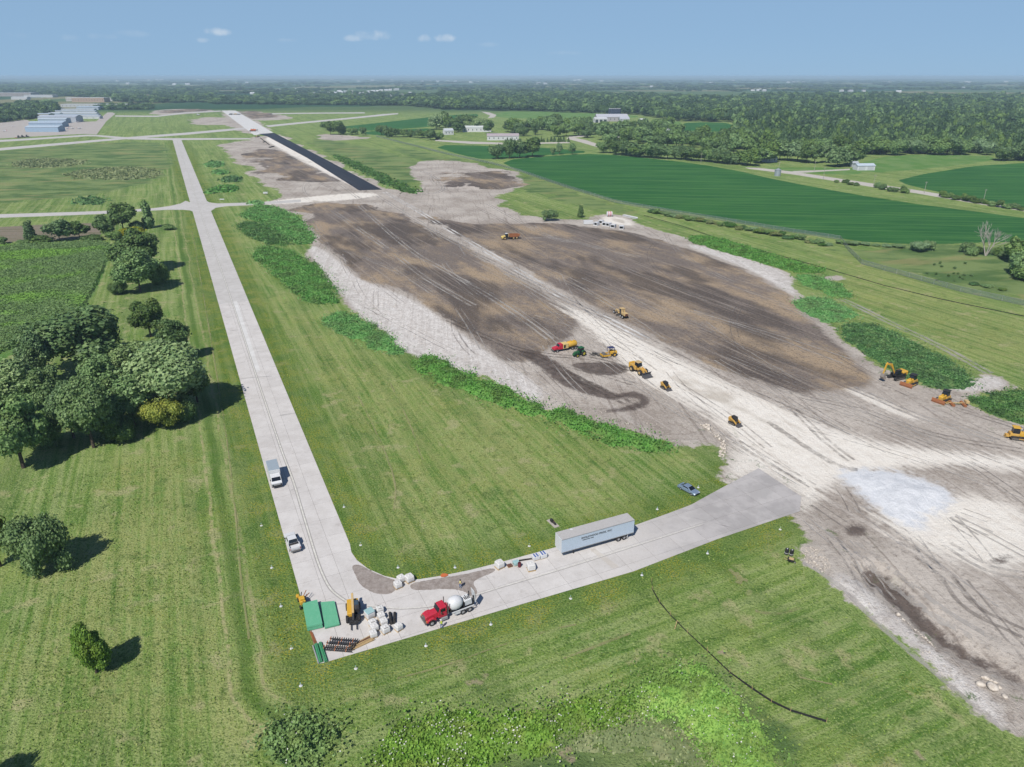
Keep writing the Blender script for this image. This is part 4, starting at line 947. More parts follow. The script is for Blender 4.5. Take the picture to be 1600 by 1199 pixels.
def fill(px, spacing_k, seed, smin=6.5):
    """jittered points in a ground polygon; spacing grows with distance"""
    poly = GP(px); rs = np.random.RandomState(seed); out = []
    y = poly[:, 1].min()
    while y < poly[:, 1].max():
        s = max(smin, y * spacing_k); xs = np.arange(poly[:, 0].min(), poly[:, 0].max(), s); q = np.stack([xs + rs.uniform(-.45, .45, len(xs)) * s, y + rs.uniform(-.45, .45, len(xs)) * s], 1)
        k = sdist([poly], q, 20) > -2; out.append(np.column_stack([q[k], np.full(k.sum(), s)])); y += s * .9
    return np.concatenate(out)
def wood(name, px, spacing_k, seed, h, label, smin=7.0, hill=0.0):
    q = fill(px, spacing_k, seed, smin); rs = np.random.RandomState(seed); n = len(q)
    big_ = rs.uniform(size=n) < .12; hh = h * rs.uniform(.55, 1.1, n) * np.where(big_, 1.35, 1); w = q[:, 2] * rs.choice([.75, 1.0, 1.25, 1.7], n, p=[.3, .35, .25, .1]) * rs.uniform(.85, 1.2, n) * np.where(big_, 1.3, 1)
    z = hill * (.5 + .5 * wob(q[:, :2], 420, 1)) * sstep(q[:, 1], 1000, 1500)
    o = instancer(name, np.column_stack([q[:, :2], z - .4]), np.column_stack([w, w, hh])); print(name, n)
    return tag(o, label, 'woods', None, 'stuff')
wood('forest', [(1100, 232), (1345, 240), (1450, 238), (1560, 240), (1600, 250), (1720, 262), (1800, 160), (1500, 152.5), (1200, 151), (1140, 158), (1155, 192), (1150, 214)], .0078, 1, 17, 'dense dark green forest filling the right background', hill=5)
wood('forest', [(640, 166), (700, 172), (820, 174), (1000, 180), (1060, 190), (1150, 192), (1140, 157), (1000, 151), (860, 147), (740, 146), (640, 156)], .0088, 2, 17, 'belt of dark forest in the middle background', hill=4)
wood('forest', [(330, 163), (440, 164), (640, 166), (640, 156), (560, 152), (430, 152), (330, 154)], .0095, 3, 14, 'tree belt with houses behind the far end of the runway')
wood('forest', [(-80, 132), (330, 138), (330, 160), (240, 162), (190, 160), (120, 152), (60, 146), (-80, 143)], .010, 4, 16, 'hazy woods of the town in the left background')
wood('forest', [(-60, 196), (0, 192), (52, 186), (92, 176), (88, 166), (50, 163), (0, 170), (-60, 172)], .0085, 5, 15, 'dark wood at the left picture edge behind the hangars')
wood('forest', [(150, 172), (236, 172), (236, 166), (150, 166)], .0075, 6, 10, 'low tree row right of the hangars')
# far tree lines and farm woods out to the horizon
rs = np.random.RandomState(21); P, Sz = [], []
for k in range(430):
    v = 121.6 + 30 * rs.uniform(0, 1) ** 2.1
    u = rs.uniform(-120, 1720)
    if v > 143 and u > 620: continue
    c = G(u, v); L = rs.uniform(150, 900) * (c.y / 5000) ** .6; a = rs.choice([0, 0, .1, 1.5, .05]); n = int(max(3, L / (c.y * .006)))
    sp = c.y * .0062
    for j in range(n):
        t = (j / n - .5) * L; P.append((c.x + math.cos(a) * t + rs.normal() * sp * .4, c.y + math.sin(a) * t + rs.normal() * sp * .4, -.5)); w = sp * rs.uniform(1.0, 1.7); Sz.append((w, w, rs.uniform(9, 17) * (1 + .25 * (c.y > 6000))))
tag(instancer('tree_line', P, Sz), 'hazy tree lines and farm woods along the horizon', 'woods', None, 'stuff'); print('far trees', len(P))

# ------------------------------------------------------------------ weeds grown over the berms, and other rank growth
WEEDS = bpy.data.collections.new('unused') if False else None
def weed_patch(name, px, mat, label, hmax=1.1, dens=9.0, leaf=.26, seed=0, flowers=0.0, mound=1.0, smooth=2, cat='weeds', rag=1.8):
    poly = chaikin(GP(px), smooth); rs = np.random.RandomState(seed + 50)
    lo, hi = poly.min(0), poly.max(0); cy = poly[:, 1].mean()
    st = max(.7, (hi - lo).max() / 110); xs = np.arange(lo[0] - 1, hi[0] + 1 + st, st); ys = np.arange(lo[1] - 1, hi[1] + 1 + st, st)
    X, Y = np.meshgrid(xs, ys); q = np.stack([X.ravel(), Y.ravel()], 1); d = sdist([poly], q, 12) + .8 * wob(q, 4, 1) + rag * wob(q, 11, 0)
    top = lambda d_, q_: mound * hmax * sstep(d_, -.6, 2.6) * (.72 + .28 * wob(q_, 6, 2)) + .25 * hmax * wob(q_, 2.2, 3) * (d_ > 0)
    z = heights(q) + np.where(d > -.6, top(d, q), -.35)
    nx_ = len(xs); i0 = (np.arange(len(ys) - 1)[:, None] * nx_ + np.arange(nx_ - 1)[None]).ravel(); F = np.stack([i0, i0 + 1, i0 + 1 + nx_, i0 + nx_], 1)
    F = F[(d[F] > -.5).any(1)]
    used, inv = np.unique(F, return_inverse=True); base = (np.column_stack([q[used], z[used]]), inv.reshape(-1, 4))
    A = abs(area2(poly)); n = int(A * dens); lo2, hi2 = lo - 3, hi + 3; c = rs.uniform(lo2, hi2, (int(n * ((hi2 - lo2).prod() / A)) + 10, 2)); dd = sdist([poly], c, 12) + .8 * wob(c, 4, 1) + rag * wob(c, 11, 0) + rs.normal(size=len(c)) * np.where(rs.uniform(size=len(c)) < .2, 2.2, .5)
    c = c[dd > 0]; dd = dd[dd > 0]; zz = heights(c) + top(dd, c) + rs.uniform(.0, .42, len(c)) * min(1, hmax)
    nr = unit(rs.normal(size=(len(c), 3)) * .75 + np.array([-.1, -.2, .8])); v, f = leaf_quads(np.column_stack([c, zz]), nr, leaf * max(1, cy / 260), rs)
    V, Fq = join([base, (v, f)])
    o = new_obj(name, mesh_np(name, V, Fq), mat); tag(o, label, cat, None, 'stuff')
    if flowers > 0:
        k = rs.uniform(size=len(c)) < flowers * (np.clip(wob(c, 9, 0) + .35, 0, 1)); c2 = c[k]; z2 = zz[k] + .2
        v, f = leaf_quads(np.column_stack([c2, z2]), unit(rs.normal(size=(len(c2), 3)) * .3 + np.array([0, -.2, 1])), .075, rs)
        tag(new_obj('white_wildflowers', mesh_np('white_wildflowers', v, f), M_FLOWER), 'white wildflower heads over ' + label, 'flowers', None, 'stuff')
    return o
M_FLOWER = NT('white_petals', .8, .1).col(C(226, 226, 216)).m
WP = [
 ([(400, 322), (424, 322), (452, 334), (478, 352), (492, 378), (468, 384), (440, 368), (405, 345), (372, 338)], 'berm of lush green weeds beside the crossing'),
 ([(368, 350), (400, 346), (440, 368), (462, 384), (425, 384), (385, 368)], 'low weedy rise behind the bright berm'),
 ([(394, 394), (420, 385), (462, 396), (508, 430), (532, 472), (505, 476), (474, 470), (442, 436), (408, 412)], 'long bright weed berm beside the dark soil, upper one'),
 ([(500, 498), (530, 488), (566, 500), (606, 532), (634, 552), (606, 554), (568, 536), (520, 514)], 'bright weed berm in the middle of the row'),
 ([(641, 566), (668, 556), (720, 580), (770, 604), (836, 632), (905, 652), (975, 674), (1048, 694), (1040, 704), (985, 704), (900, 668), (830, 648), (740, 618), (680, 592)], 'longest bright weed berm between lawn and works'),
 ([(1062, 374), (1100, 367), (1180, 390), (1262, 416), (1296, 424), (1250, 428), (1170, 404)], 'weedy berm beyond the right-hand dark soil'),
 ([(1240, 430), (1290, 432), (1330, 462), (1320, 468), (1290, 458), (1256, 444)], 'small weedy rise right of the works'),
 ([(1240, 472), (1268, 464), (1300, 470), (1342, 494), (1310, 504), (1284, 502), (1252, 486)], 'rounded weedy mound at the right edge of the dark soil'),
 ([(1304, 514), (1338, 505), (1372, 512), (1440, 544), (1500, 576), (1530, 598), (1490, 608), (1450, 606), (1380, 574), (1330, 536)], 'large weedy mound behind the excavator'),
 ([(1508, 626), (1556, 613), (1660, 616), (1680, 672), (1600, 664), (1550, 644)], 'weedy mound at the right picture edge behind the last dozer'),
]
for k, (px, lab) in enumerate(WP):
    right = k >= 5
    weed_patch('weed_berm', px, F_WEEDD if k in (1, 8, 9) else F_WEED, lab, 1.5 if k in (4, 8, 3, 2) else 1.0, 16 if k in (2, 3, 4) else 9, .17, k)
for k, (u, v, w, h) in enumerate([(362, 281, 34, 4), (352, 296, 40, 5), (335, 258, 30, 4), (330, 300, 20, 3), (345, 270, 24, 3), (400, 318, 20, 3)]):
    weed_patch('weed_patch', [(u - w / 2, v), (u - w / 4, v - h), (u + w / 4, v - h), (u + w / 2, v), (u + w / 4, v + h), (u - w / 4, v + h)], F_WEEDD if k == 0 else F_WEED,
               '%s weedy hump along the grass strip right of the taxiway' % ordinal(k + 1), 1.0, 1.2, .4, 70 + k)
weed_patch('weed_patch', [(575, 263), (630, 288), (660, 301), (640, 304), (600, 287), (560, 266), (520, 244), (530, 242)], F_WEEDD, 'weed strip along the right of the black asphalt', .3, 1.2, .3, 81, rag=5)
for k, (px, lab) in enumerate([([(20, 255), (60, 248), (120, 250), (140, 256), (90, 262), (30, 262)], 'dark reed patch in the left meadow, upper'), ([(100, 272), (160, 262), (230, 262), (262, 276), (200, 282), (130, 280)], 'dark reed patch in the left meadow, lower'), ([(108, 316), (140, 305), (168, 318), (140, 321)], 'bushy reed clump beside the cross taxiway')]):
    weed_patch('reed_patch', px, F_REED if k < 2 else F_WEEDD, lab, .45, 1.0, .32, 90 + k, rag=9)
weed_patch('swale_weeds', [(592, 1199), (606, 1165), (624, 1140), (645, 1126), (700, 1120), (782, 1124), (830, 1120), (925, 1097), (985, 1086), (985, 1118), (900, 1136), (860, 1162), (800, 1172), (740, 1180), (690, 1200), (660, 1240), (580, 1240)],
           F_SWALE, 'rank weeds with white flowers in the left arm of the swale', 1.3, 36, .13, 99, flowers=.12, mound=.9, rag=.7)
weed_patch('swale_weeds', [(985, 1086), (1037, 1060), (1075, 1048), (1102, 1052), (1137, 1080), (1162, 1112), (1187, 1150), (1205, 1190), (1180, 1240), (1130, 1210), (1112, 1196), (1100, 1150), (1050, 1110), (1000, 1112)],
           F_SWALE, 'green weeds in the right arm of the swale', 1.4, 36, .13, 98, flowers=.05, mound=.9, rag=.7)
weed_patch('reed_patch', [(850, 1160), (880, 1138), (960, 1118), (1030, 1106), (1075, 1125), (1098, 1160), (1110, 1195), (1070, 1182), (1025, 1166), (980, 1158), (920, 1158)], F_REED, 'pale reeds lying in the middle of the swale', .6, 18, .13, 101, mound=.8, rag=1.2)
weed_patch('shrub_thicket', [(422, 1150), (440, 1134), (480, 1130), (512, 1140), (517, 1158), (500, 1180), (480, 1198), (450, 1194), (428, 1176)], F_MID, 'dark rounded thicket at the bottom left of the swale', 2.3, 46, .15, 103, flowers=.03, cat='bush', rag=.4)

# ------------------------------------------------------------------ corn in rows
poly = chaikin(GP([(-40, 566), (0, 556), (60, 533), (100, 510), (140, 474), (172, 402), (177, 377), (100, 380), (0, 386), (-120, 394)]), 1); rs = np.random.RandomState(8)
ca = math.radians(62); ux = np.array([math.cos(ca), math.sin(ca)]); uy = np.array([-ux[1], ux[0]]); lo, hi = poly.min(0), poly.max(0); cc = (lo + hi) / 2; R = np.linalg.norm(hi - lo) / 2
VV, FF, off = [], [], 0
for r in np.arange(-R, R, .9):
    s = np.arange(-R, R, .7); q = cc + uy * r + ux * s[:, None]; k = sdist([poly], q, 10) > 0
    q = q[k]
    if len(q) < 2: continue
    n = len(q); hgt = (1.9 + .35 * wob(q, 40, 1)) * rs.uniform(.72, 1.12, n)
    off2 = rs.normal(size=(n, 1)) * .12
    for dxy in (-.42, .42):
        c = np.column_stack([q + uy * (dxy * .5 + off2), hgt * .78]); nr = unit(np.column_stack([np.tile(uy * np.sign(dxy), (n, 1)), np.full(n, 1.9)]) + rs.normal(size=(n, 3)) * .35)
        v, f = leaf_quads(c, nr, .30, rs); VV.append(v); FF.append(f + off); off += len(v)
t = NT('corn_leaves', .55, .3); g = t.nd('ShaderNodeNewGeometry'); c = t.mix(g.outputs['Random Per Island'], C(130, 158, 98), C(108, 140, 80))
band = t.math('ADD', t.noise(.02, 3, .6, t.pos(.35, (.6, 1.5, 0))), t.math('MULTIPLY', t.noise(.12, 2), .25))
t.col(t.mix(t.ss(band, .62, .76), c, C(132, 178, 78))); M_CORN = t.m
tag(new_obj('corn_rows', mesh_np('corn_rows', np.concatenate(VV), np.concatenate(FF)), M_CORN), 'rows of tall green corn in the left field', 'corn', None, 'stuff'); print('corn quads', off // 4)
# stubs of taller grass over the lawns
def tufts(n, px, seed, size, mat, label, skip):
    poly = GP(px); rs = np.random.RandomState(seed); lo, hi = poly.min(0), poly.max(0); c = rs.uniform(lo, hi, (n, 2)); k = sdist([poly], c, 10) > 0
    for z_ in skip: k &= sdist(ZONES[z_], c, 10) < -.6
    c = c[k]; k = wob(c, 23, 1) + .6 * wob(c, 7, 2) + rs.normal(size=len(c)) * .5 > 0; c = c[k]
    v, f = leaf_quads(np.column_stack([c, heights(c) + .10]), unit(rs.normal(size=(len(c), 3)) + np.array([0, 0, .5])), size, rs, .8)
    return tag(new_obj('grass_tufts', mesh_np('grass_tufts', v, f), mat), label, 'grass', None, 'stuff')
F_TUFT = foliage('grass_blades', (160, 184, 92), (100, 136, 54), .7, (196, 196, 130), .5)
tufts(60000, [(-60, 1199), (60, 760), (300, 690), (440, 905), (500, 1060), (1250, 812), (1600, 1160), (1640, 1260), (-60, 1260)], 1, .11, F_TUFT, 'tufts of longer grass on the lawns near the camera', ('pave', 'bare', 'rough'))
tufts(26000, [(400, 480), (650, 590), (1040, 712), (1100, 760), (1000, 815), (700, 890), (600, 895), (540, 830)], 2, .12, F_TUFT, 'tufts of longer grass on the lawn inside the taxiway bend', ('pave', 'bare'))
# ------------------------------------------------------------------ mesh shapes for built things (x forward, y left, z up)
def bx(x0, x1, y0, y1, z0, z1):
    v = [(x, y, z) for x in (x0, x1) for y in (y0, y1) for z in (z0, z1)]
    return v, [(0, 1, 3, 2), (4, 6, 7, 5), (0, 4, 5, 1), (2, 3, 7, 6), (0, 2, 6, 4), (1, 5, 7, 3)]
def prism(prof, y0, y1):              # profile in x, z extruded across y
    n = len(prof); v = [(x, y0, z) for x, z in prof] + [(x, y1, z) for x, z in prof]
    return v, [tuple(range(n))[::-1], tuple(range(n, 2 * n))] + [(i, (i + 1) % n, (i + 1) % n + n, i + n) for i in range(n)]
def taper(prof, y0, y1, z_lo, z_hi, inset):   # prism whose upper part leans inwards (cabs, cars)
    v, f = prism(prof, y0, y1); c = (y0 + y1) / 2
    return [(x, c + (y - c) * (1 - inset * max(0, min(1, (z - z_lo) / (z_hi - z_lo)))), z) for x, y, z in v], f
def cyl(p0, p1, r0, r1=None, n=14):
    r1 = r0 if r1 is None else r1; p0, p1 = Vector(p0), Vector(p1); d = (p1 - p0).normalized()
    a = d.orthogonal().normalized(); b = d.cross(a); v = []
    for p, r in ((p0, r0), (p1, r1)): v += [tuple(p + (a * math.cos(t) + b * math.sin(t)) * r) for t in [k / n * 2 * math.pi for k in range(n)]]
    return v, [tuple(range(n))[::-1], tuple(range(n, 2 * n))] + [(i, (i + 1) % n, (i + 1) % n + n, i + n) for i in range(n)]
def lathe(prof, axis='z', n=16, c=(0, 0, 0)):  # profile of (r, h)
    v, f = [], []; m = len(prof)
    for k in range(n):
        t = k / n * 2 * math.pi
        for r, h in prof:
            q = (r * math.cos(t), r * math.sin(t), h) if axis == 'z' else ((h, r * math.cos(t), r * math.sin(t)) if axis == 'x' else (r * math.cos(t), h, r * math.sin(t)))
            v.append((q[0] + c[0], q[1] + c[1], q[2] + c[2]))
    for k in range(n):
        for i in range(m - 1):
            a, b = k * m + i, ((k + 1) % n) * m + i; f.append((a, b, b + 1, a + 1))
    return v, f
def bar(p0, p1, w, h=None):
    h = h or w; p0, p1 = Vector(p0), Vector(p1); d = (p1 - p0).normalized(); up = Vector((0, 0, 1)) if abs(d.z) < .95 else Vector((0, 1, 0))
    s = d.cross(up).normalized() * w / 2; u = s.cross(d).normalized() * h / 2
    v = [tuple(p + a * s + b * u) for p in (p0, p1) for a, b in ((-1, -1), (1, -1), (1, 1), (-1, 1))]
    return v, [(0, 1, 2, 3), (7, 6, 5, 4), (0, 4, 5, 1), (1, 5, 6, 2), (2, 6, 7, 3), (3, 7, 4, 0)]
def moved(s, dx=0, dy=0, dz=0): return [(x + dx, y + dy, z + dz) for x, y, z in s[0]], s[1]
def part(name, mat, parent, *shapes, bev=0.0, smooth=False):
    v, f = [], []
    for sv, sf in shapes: o = len(v); v += sv; f += [tuple(i + o for i in q) for q in sf]
    m = bpy.data.meshes.new(name); m.from_pydata(v, [], f)
    bm = bmesh.new(); bm.from_mesh(m); bmesh.ops.recalc_face_normals(bm, faces=bm.faces[:])
    if bev: bmesh.ops.bevel(bm, geom=bm.edges[:], offset=bev, segments=1, affect='EDGES', clamp_overlap=True)
    bm.to_mesh(m); bm.free()
    if smooth:
        for q in m.polygons: q.use_smooth = True
    return new_obj(name, m, mat, parent)
def thing(name, label, cat, p, ang, group=None, sc=1.0): return tag(empty(name, p, ang, sc), label, cat, group)
def heading(a, b): p, q = G(*a), G(*b); return math.atan2(q.y - p.y, q.x - p.x)
YEL = paint('machine_yellow', (232, 182, 84), .45, dirt=.4, dirt_col=(190, 172, 140)); YEL2 = paint('bright_yellow', (238, 186, 60), .45, dirt=.3, dirt_col=(190, 165, 120))
TAN = paint('dusty_tan', (222, 190, 130), .6, dirt=.5, dirt_col=(200, 184, 160))
BLK = paint('black_rubber', (44, 43, 44), .85, dirt=.35, dirt_col=(120, 112, 104)); BLK2 = paint('black_steel', (48, 48, 50), .5, dirt=.2)
GLS = paint('dark_glass', (28, 34, 42), .08, spec=.6, dirt=.05); STL = paint('worn_steel', (150, 146, 142), .45, .6, dirt=.3)
WHT = paint('white_paint', (240, 242, 244), .4, dirt=.15, dirt_col=(205, 200, 192)); GRY = paint('grey_paint', (176, 178, 180), .5, dirt=.2)
RED = paint('red_paint', (214, 48, 72), .35, dirt=.12); HUB = paint('wheel_rim', (206, 206, 208), .4, .3, dirt=.3); ORG = paint('orange_paint', (232, 120, 60), .5)
GRN = paint('tractor_green', (38, 112, 66), .4, dirt=.2); LIM = paint('rim_yellow', (224, 210, 70), .45, dirt=.2); NAV = paint('navy_canvas', (52, 60, 110), .6, dirt=.15)
RST = paint('rusty_steel', (176, 112, 72), .7, dirt=.4, dirt_col=(110, 84, 64)); WOOD = paint('fresh_lumber', (214, 184, 134), .75, dirt=.3, dirt_col=(160, 130, 90)); BRN = paint('brown_board', (120, 82, 66), .8)
SLV = paint('silver_blue_paint', (158, 180, 206), .22, .35, .6, dirt=.06); GPN = paint('green_panel', (112, 196, 154), .6, dirt=.22, dirt_col=(150, 206, 176)); GPP = paint('green_pipe', (74, 160, 112), .45, dirt=.15)
BAG = paint('white_woven_bag', (240, 239, 236), .8, dirt=.2, dirt_col=(214, 208, 198), sc=3); TEA = paint('teal_wrap', (176, 214, 214), .35, dirt=.2, dirt_col=(225, 235, 235)); BLU = paint('blue_print', (70, 110, 190), .6)
def wheel(p, x, y, r, w, tyre=BLK, hub=HUB, out=1):
    t = part('wheel', tyre, p, lathe([(r * .55, -w / 2), (r * .92, -w / 2), (r, -w * .32), (r, w * .32), (r * .92, w / 2), (r * .55, w / 2)], 'y', 18, (x, y, r)))
    s = out * w * .44; h = part('hub', hub, t, lathe([(.001, s * 1.02), (r * .3, s * 1.04), (r * .33, s * .8), (r * .56, s * .9), (r * .56, -s * .9), (.001, -s * .9)], 'y', 14, (x, y, r))); return t
def track(p, x0, x1, y, w, h, mat=BLK, name='track'):
    r = h / 2; pr = [(x0 + r - r * math.sin(a), r - r * math.cos(a)) for a in [k / 6 * math.pi for k in range(7)]] + [(x1 - r + r * math.sin(a), r + r * math.cos(a)) for a in [k / 6 * math.pi for k in range(7)]]
    t = part(name, mat, p, prism(pr, y - w / 2, y + w / 2))
    s = 1 if y > 0 else -1; n = max(3, int((x1 - x0) / .55)); pr2 = [(x0 + r * .9, r * .62), (x1 - r * .9, r * .62), (x1 - r * .9, r * 1.3), (x0 + r * .9, r * 1.3)]
    part('track_frame', STL, t, prism(pr2, y + s * (w / 2 - .01), y + s * (w / 2 + .04)))
    for k in range(n): xx = x0 + r + (x1 - x0 - 2 * r) * k / (n - 1); part('roller', STL, t, cyl((xx, y + s * (w / 2 - .02), r * .7), (xx, y + s * (w / 2 + .06), r * .7), r * .42, n=10))
    return t

# ------------------------------------------------------------------ road vehicles
def semi_trailer():
    a, b = G(878.5, 864.5, 1.15), G(989, 833, 1.15); ang = math.atan2(b.y - a.y, b.x - a.x); L = 15.7; d = Vector((math.cos(ang), math.sin(ang), 0)); n = Vector((-d.y, d.x, 0))
    c = (a + b) / 2 + n * 1.3; t = thing('semi_trailer', 'long white box semi-trailer with lettering parked on the branch taxiway', 'trailer', (c.x, c.y, .035), ang)   # x runs to the rear
    side = paint('trailer_white', (212, 228, 244), .4, dirt=.10, dirt_col=(190, 204, 220)); roof = paint('trailer_roof', (206, 203, 200), .55, dirt=.35, dirt_col=(176, 172, 168)); h = L / 2
    part('box', side, t, bx(-h, h, -1.29, 1.29, 1.15, 4.06)); part('roof', roof, t, bx(-h + .03, h - .03, -1.27, 1.27, 4.062, 4.10)); part('front_wall', WHT, t, bx(-h - .03, -h - .002, -1.25, 1.25, 1.2, 4.04))
    for k in range(26): x = -h + .45 + k * (L - .9) / 25; part('side_post', side, t, bx(x - .03, x + .03, -1.312, -1.292, 1.3, 3.95))
    part('top_rail', GRY, t, bx(-h, h, -1.33, -1.292, 3.96, 4.07)); part('bottom_rail', GRY, t, bx(-h, h, -1.33, -1.292, 1.13, 1.26)); part('roof_patch', WHT, t, bx(-h + 2.9, -h + 3.4, .7, 1.1, 4.102, 4.12))
    part('under_frame', BLK2, t, bx(-h + 1, h - .2, -.5, -.35, .85, 1.148), bx(-h + 1, h - .2, .35, .5, .85, 1.148)); part('landing_leg', BLK2, t, bx(-h + 2.7, -h + 2.85, -.95, -.8, 0, 1.14)); part('landing_leg', BLK2, t, bx(-h + 2.7, -h + 2.85, .8, .95, 0, 1.14))
    for x in (h - 3.3, h - 2.0):
        for y in (-1.0, 1.0): wheel(t, x, y, .51, .52, out=-1 if y < 0 else 1)
    part('bogie', BLK2, t, bx(h - 3.9, h - 1.4, -.6, .6, .45, .9)); part('bumper', STL, t, bx(h - .12, h - .02, -1.1, 1.1, .5, .62), bx(h - .1, h - .04, -.6, -.5, .6, 1.14), bx(h - .1, h - .04, .5, .6, .6, 1.14)); part('mud_flap', WHT, t, bx(h - 1.32, h - 1.28, -1.25, -.7, .15, 1.1))
    for txt, sz, x, z in (('ENGLEWOOD PRIDE, INC', .52, -h + 4.1, 3.05), ('ENGLEWOOD  PRIDE', .22, -h + 4.4, 2.66)):
        cu = bpy.data.curves.new('lettering', 'FONT'); cu.body = txt; cu.size = sz * 1.05; cu.offset = .012; cu.extrude = .002; cu.space_character = 1.05; ob = bpy.data.objects.new('lettering_source', cu); COL.objects.link(ob)
        me = bpy.data.meshes.new_from_object(ob.evaluated_get(bpy.context.evaluated_depsgraph_get())); bpy.data.objects.remove(ob); me.materials.clear(); me.materials.append(BLK2)
        o = new_obj('lettering', me, None, t); o.location = (x, -1.318, z); o.rotation_euler = (math.pi / 2, 0, 0)
semi_trailer()
def box_truck():
    p = gp(429.5, 751); t = thing('box_truck', 'white box truck with a grey roof parked at the taxiway edge', 'truck', (p.x + .1, p.y, .04), TAXI_ANG + math.pi)
    gr = paint('truck_roof', (172, 186, 196), .5, dirt=.2, dirt_col=(150, 160, 168))
    part('box', WHT, t, bx(-3.7, 1.2, -1.2, 1.2, .95, 3.25), bev=.03); part('box_roof', gr, t, bx(-3.66, 1.16, -1.17, 1.17, 3.252, 3.29)); part('chassis', BLK2, t, bx(-3.6, 3.2, -.5, .5, .55, .93))
    part('cab', WHT, t, taper([(1.3, .55), (3.6, .55), (3.65, 1.3), (3.2, 1.6), (2.75, 2.4), (1.3, 2.5)], -1.1, 1.1, 1.5, 2.5, .08), bev=.04); part('windshield', GLS, t, taper([(3.2, 1.66), (3.25, 1.66), (2.83, 2.34), (2.77, 2.34)], -.95, .95, 1.5, 2.5, .08))
    part('bumper', BLK2, t, bx(3.62, 3.78, -1.0, 1.0, .45, .75)); part('grille', GRY, t, bx(3.6, 3.68, -.6, .6, .8, 1.1))
    for y in (-.85, .85): part('headlight', GLS, t, bx(3.6, 3.69, y - .16, y + .16, .85, 1.08)); part('mirror', BLK2, t, bx(2.5, 2.62, y * 1.38 - .08, y * 1.38 + .08, 1.5, 1.85)); part('side_window', GLS, t, bx(1.55, 2.2, y * 1.15 - .03, y * 1.15 + .03, 1.5, 2.1))
    for x in (-2.5, 2.7):
        for y in (-.95, .95): wheel(t, x, y, .4, .3, out=1 if y > 0 else -1)
box_truck()
def pickup():
    p = gp(457.5, 852); t = thing('pickup_truck', 'white pickup truck with an open bed parked on the taxiway', 'truck', (p.x, p.y, .04), TAXI_ANG + .06)
    body = [(-2.85, .5), (2.75, .5), (2.9, .8), (2.8, 1.05), (1.35, 1.18), (1.3, .9), (-2.85, .9)]
    part('body', WHT, t, prism(body, -.98, .98), bev=.04); part('hood', WHT, t, taper([(1.2, .9), (2.84, .9), (2.78, 1.08), (1.3, 1.2)], -.9, .9, .9, 1.2, .06), bev=.03)
    part('cab', WHT, t, taper([(-1.1, .9), (1.5, .9), (1.35, 1.2), (.6, 1.86), (-.8, 1.9), (-1.05, 1.25)], -.96, .96, 1.1, 1.9, .2), bev=.03)
    part('rear_window', GLS, t, taper([(-1.1, 1.26), (-1.05, 1.26), (-.84, 1.82), (-.9, 1.82)], -.86, .86, 1.1, 1.9, .2)); part('windshield', GLS, t, taper([(1.36, 1.24), (1.42, 1.24), (.68, 1.84), (.62, 1.84)], -.88, .88, 1.1, 1.9, .2))
    for y in (-1, 1):
        part('bed_wall', WHT, t, bx(-2.85, -1.15, y * .98 - .06, y * .98 + .02 * y if y > 0 else y * .98 + .06, .9, 1.28)); part('mirror', BLK2, t, bx(.85, 1.0, y * 1.1 - .1, y * 1.1 + .1, 1.2, 1.42))
        part('side_window', GLS, t, taper([(-.75, 1.28), (1.0, 1.28), (.5, 1.74), (-.65, 1.76)], y * .99 - .015, y * .99 + .015, 1.1, 1.9, 0)).location = (0, -y * .10, 0); part('tail_light', RED, t, bx(-2.9, -2.84, y * .88 - .08, y * .88 + .08, .9, 1.2))
    part('bed_floor', WHT, t, bx(-2.8, -1.15, -.9, .9, .9, .93)); part('tailgate', WHT, t, bx(-2.9, -2.78, -.9, .9, .9, 1.28)); part('toolbox', BLK2, t, bx(-1.38, -1.14, -.88, .88, .94, 1.2)); part('bumper', STL, t, bx(-3.02, -2.88, -.9, .9, .5, .7))
    for x in (-1.85, 1.85):
        for y in (-.86, .86): wheel(t, x, y, .39, .27, out=1 if y > 0 else -1)
pickup()
def sedan():
    p = gp(1075.5, 768); t = thing('sedan', 'silver-blue sedan parked on the grass beside the haul road', 'car', (p.x, p.y, p.z), heading((1062, 760), (1090, 775)))
    part('body', SLV, t, taper([(-2.35, .35), (-2.4, .7), (-2.25, .95), (-1.5, 1.0), (1.0, .98), (2.1, .8), (2.4, .6), (2.35, .35)], -.91, .91, .7, 1.05, .08), bev=.05)
    part('cabin', SLV, t, taper([(-1.75, .96), (1.15, .95), (.35, 1.38), (-.1, 1.44), (-.9, 1.42)], -.84, .84, .95, 1.45, .24), bev=.02); part('windshield', GLS, t, taper([(1.12, 1.0), (1.17, 1.0), (.42, 1.39), (.37, 1.39)], -.76, .76, .95, 1.45, .2)); part('rear_window', GLS, t, taper([(-1.74, 1.0), (-1.69, 1.0), (-.93, 1.42), (-1.0, 1.42)], -.74, .74, .95, 1.45, .2))
    for y in (-1, 1):
        part('side_window', GLS, t, taper([(-1.35, 1.02), (.8, 1.0), (.25, 1.33), (-.85, 1.36)], y * .83 - .02, y * .83 + .02, .95, 1.45, 0)).location = (0, -y * .06, 0); part('headlight', WHT, t, bx(2.2, 2.37, y * .68 - .14, y * .68 + .14, .58, .72)); part('mirror', SLV, t, bx(.7, .85, y * 1.0 - .07, y * 1.0 + .07, .95, 1.08))
    part('grille', BLK2, t, bx(2.34, 2.42, -.45, .45, .45, .62)); part('trunk_gap', BLK2, t, bx(-2.2, -2.17, -.7, .7, .965, .985))
    for x in (-1.4, 1.45):
        for y in (-.82, .82): wheel(t, x, y, .32, .22, out=1 if y > 0 else -1)
sedan()
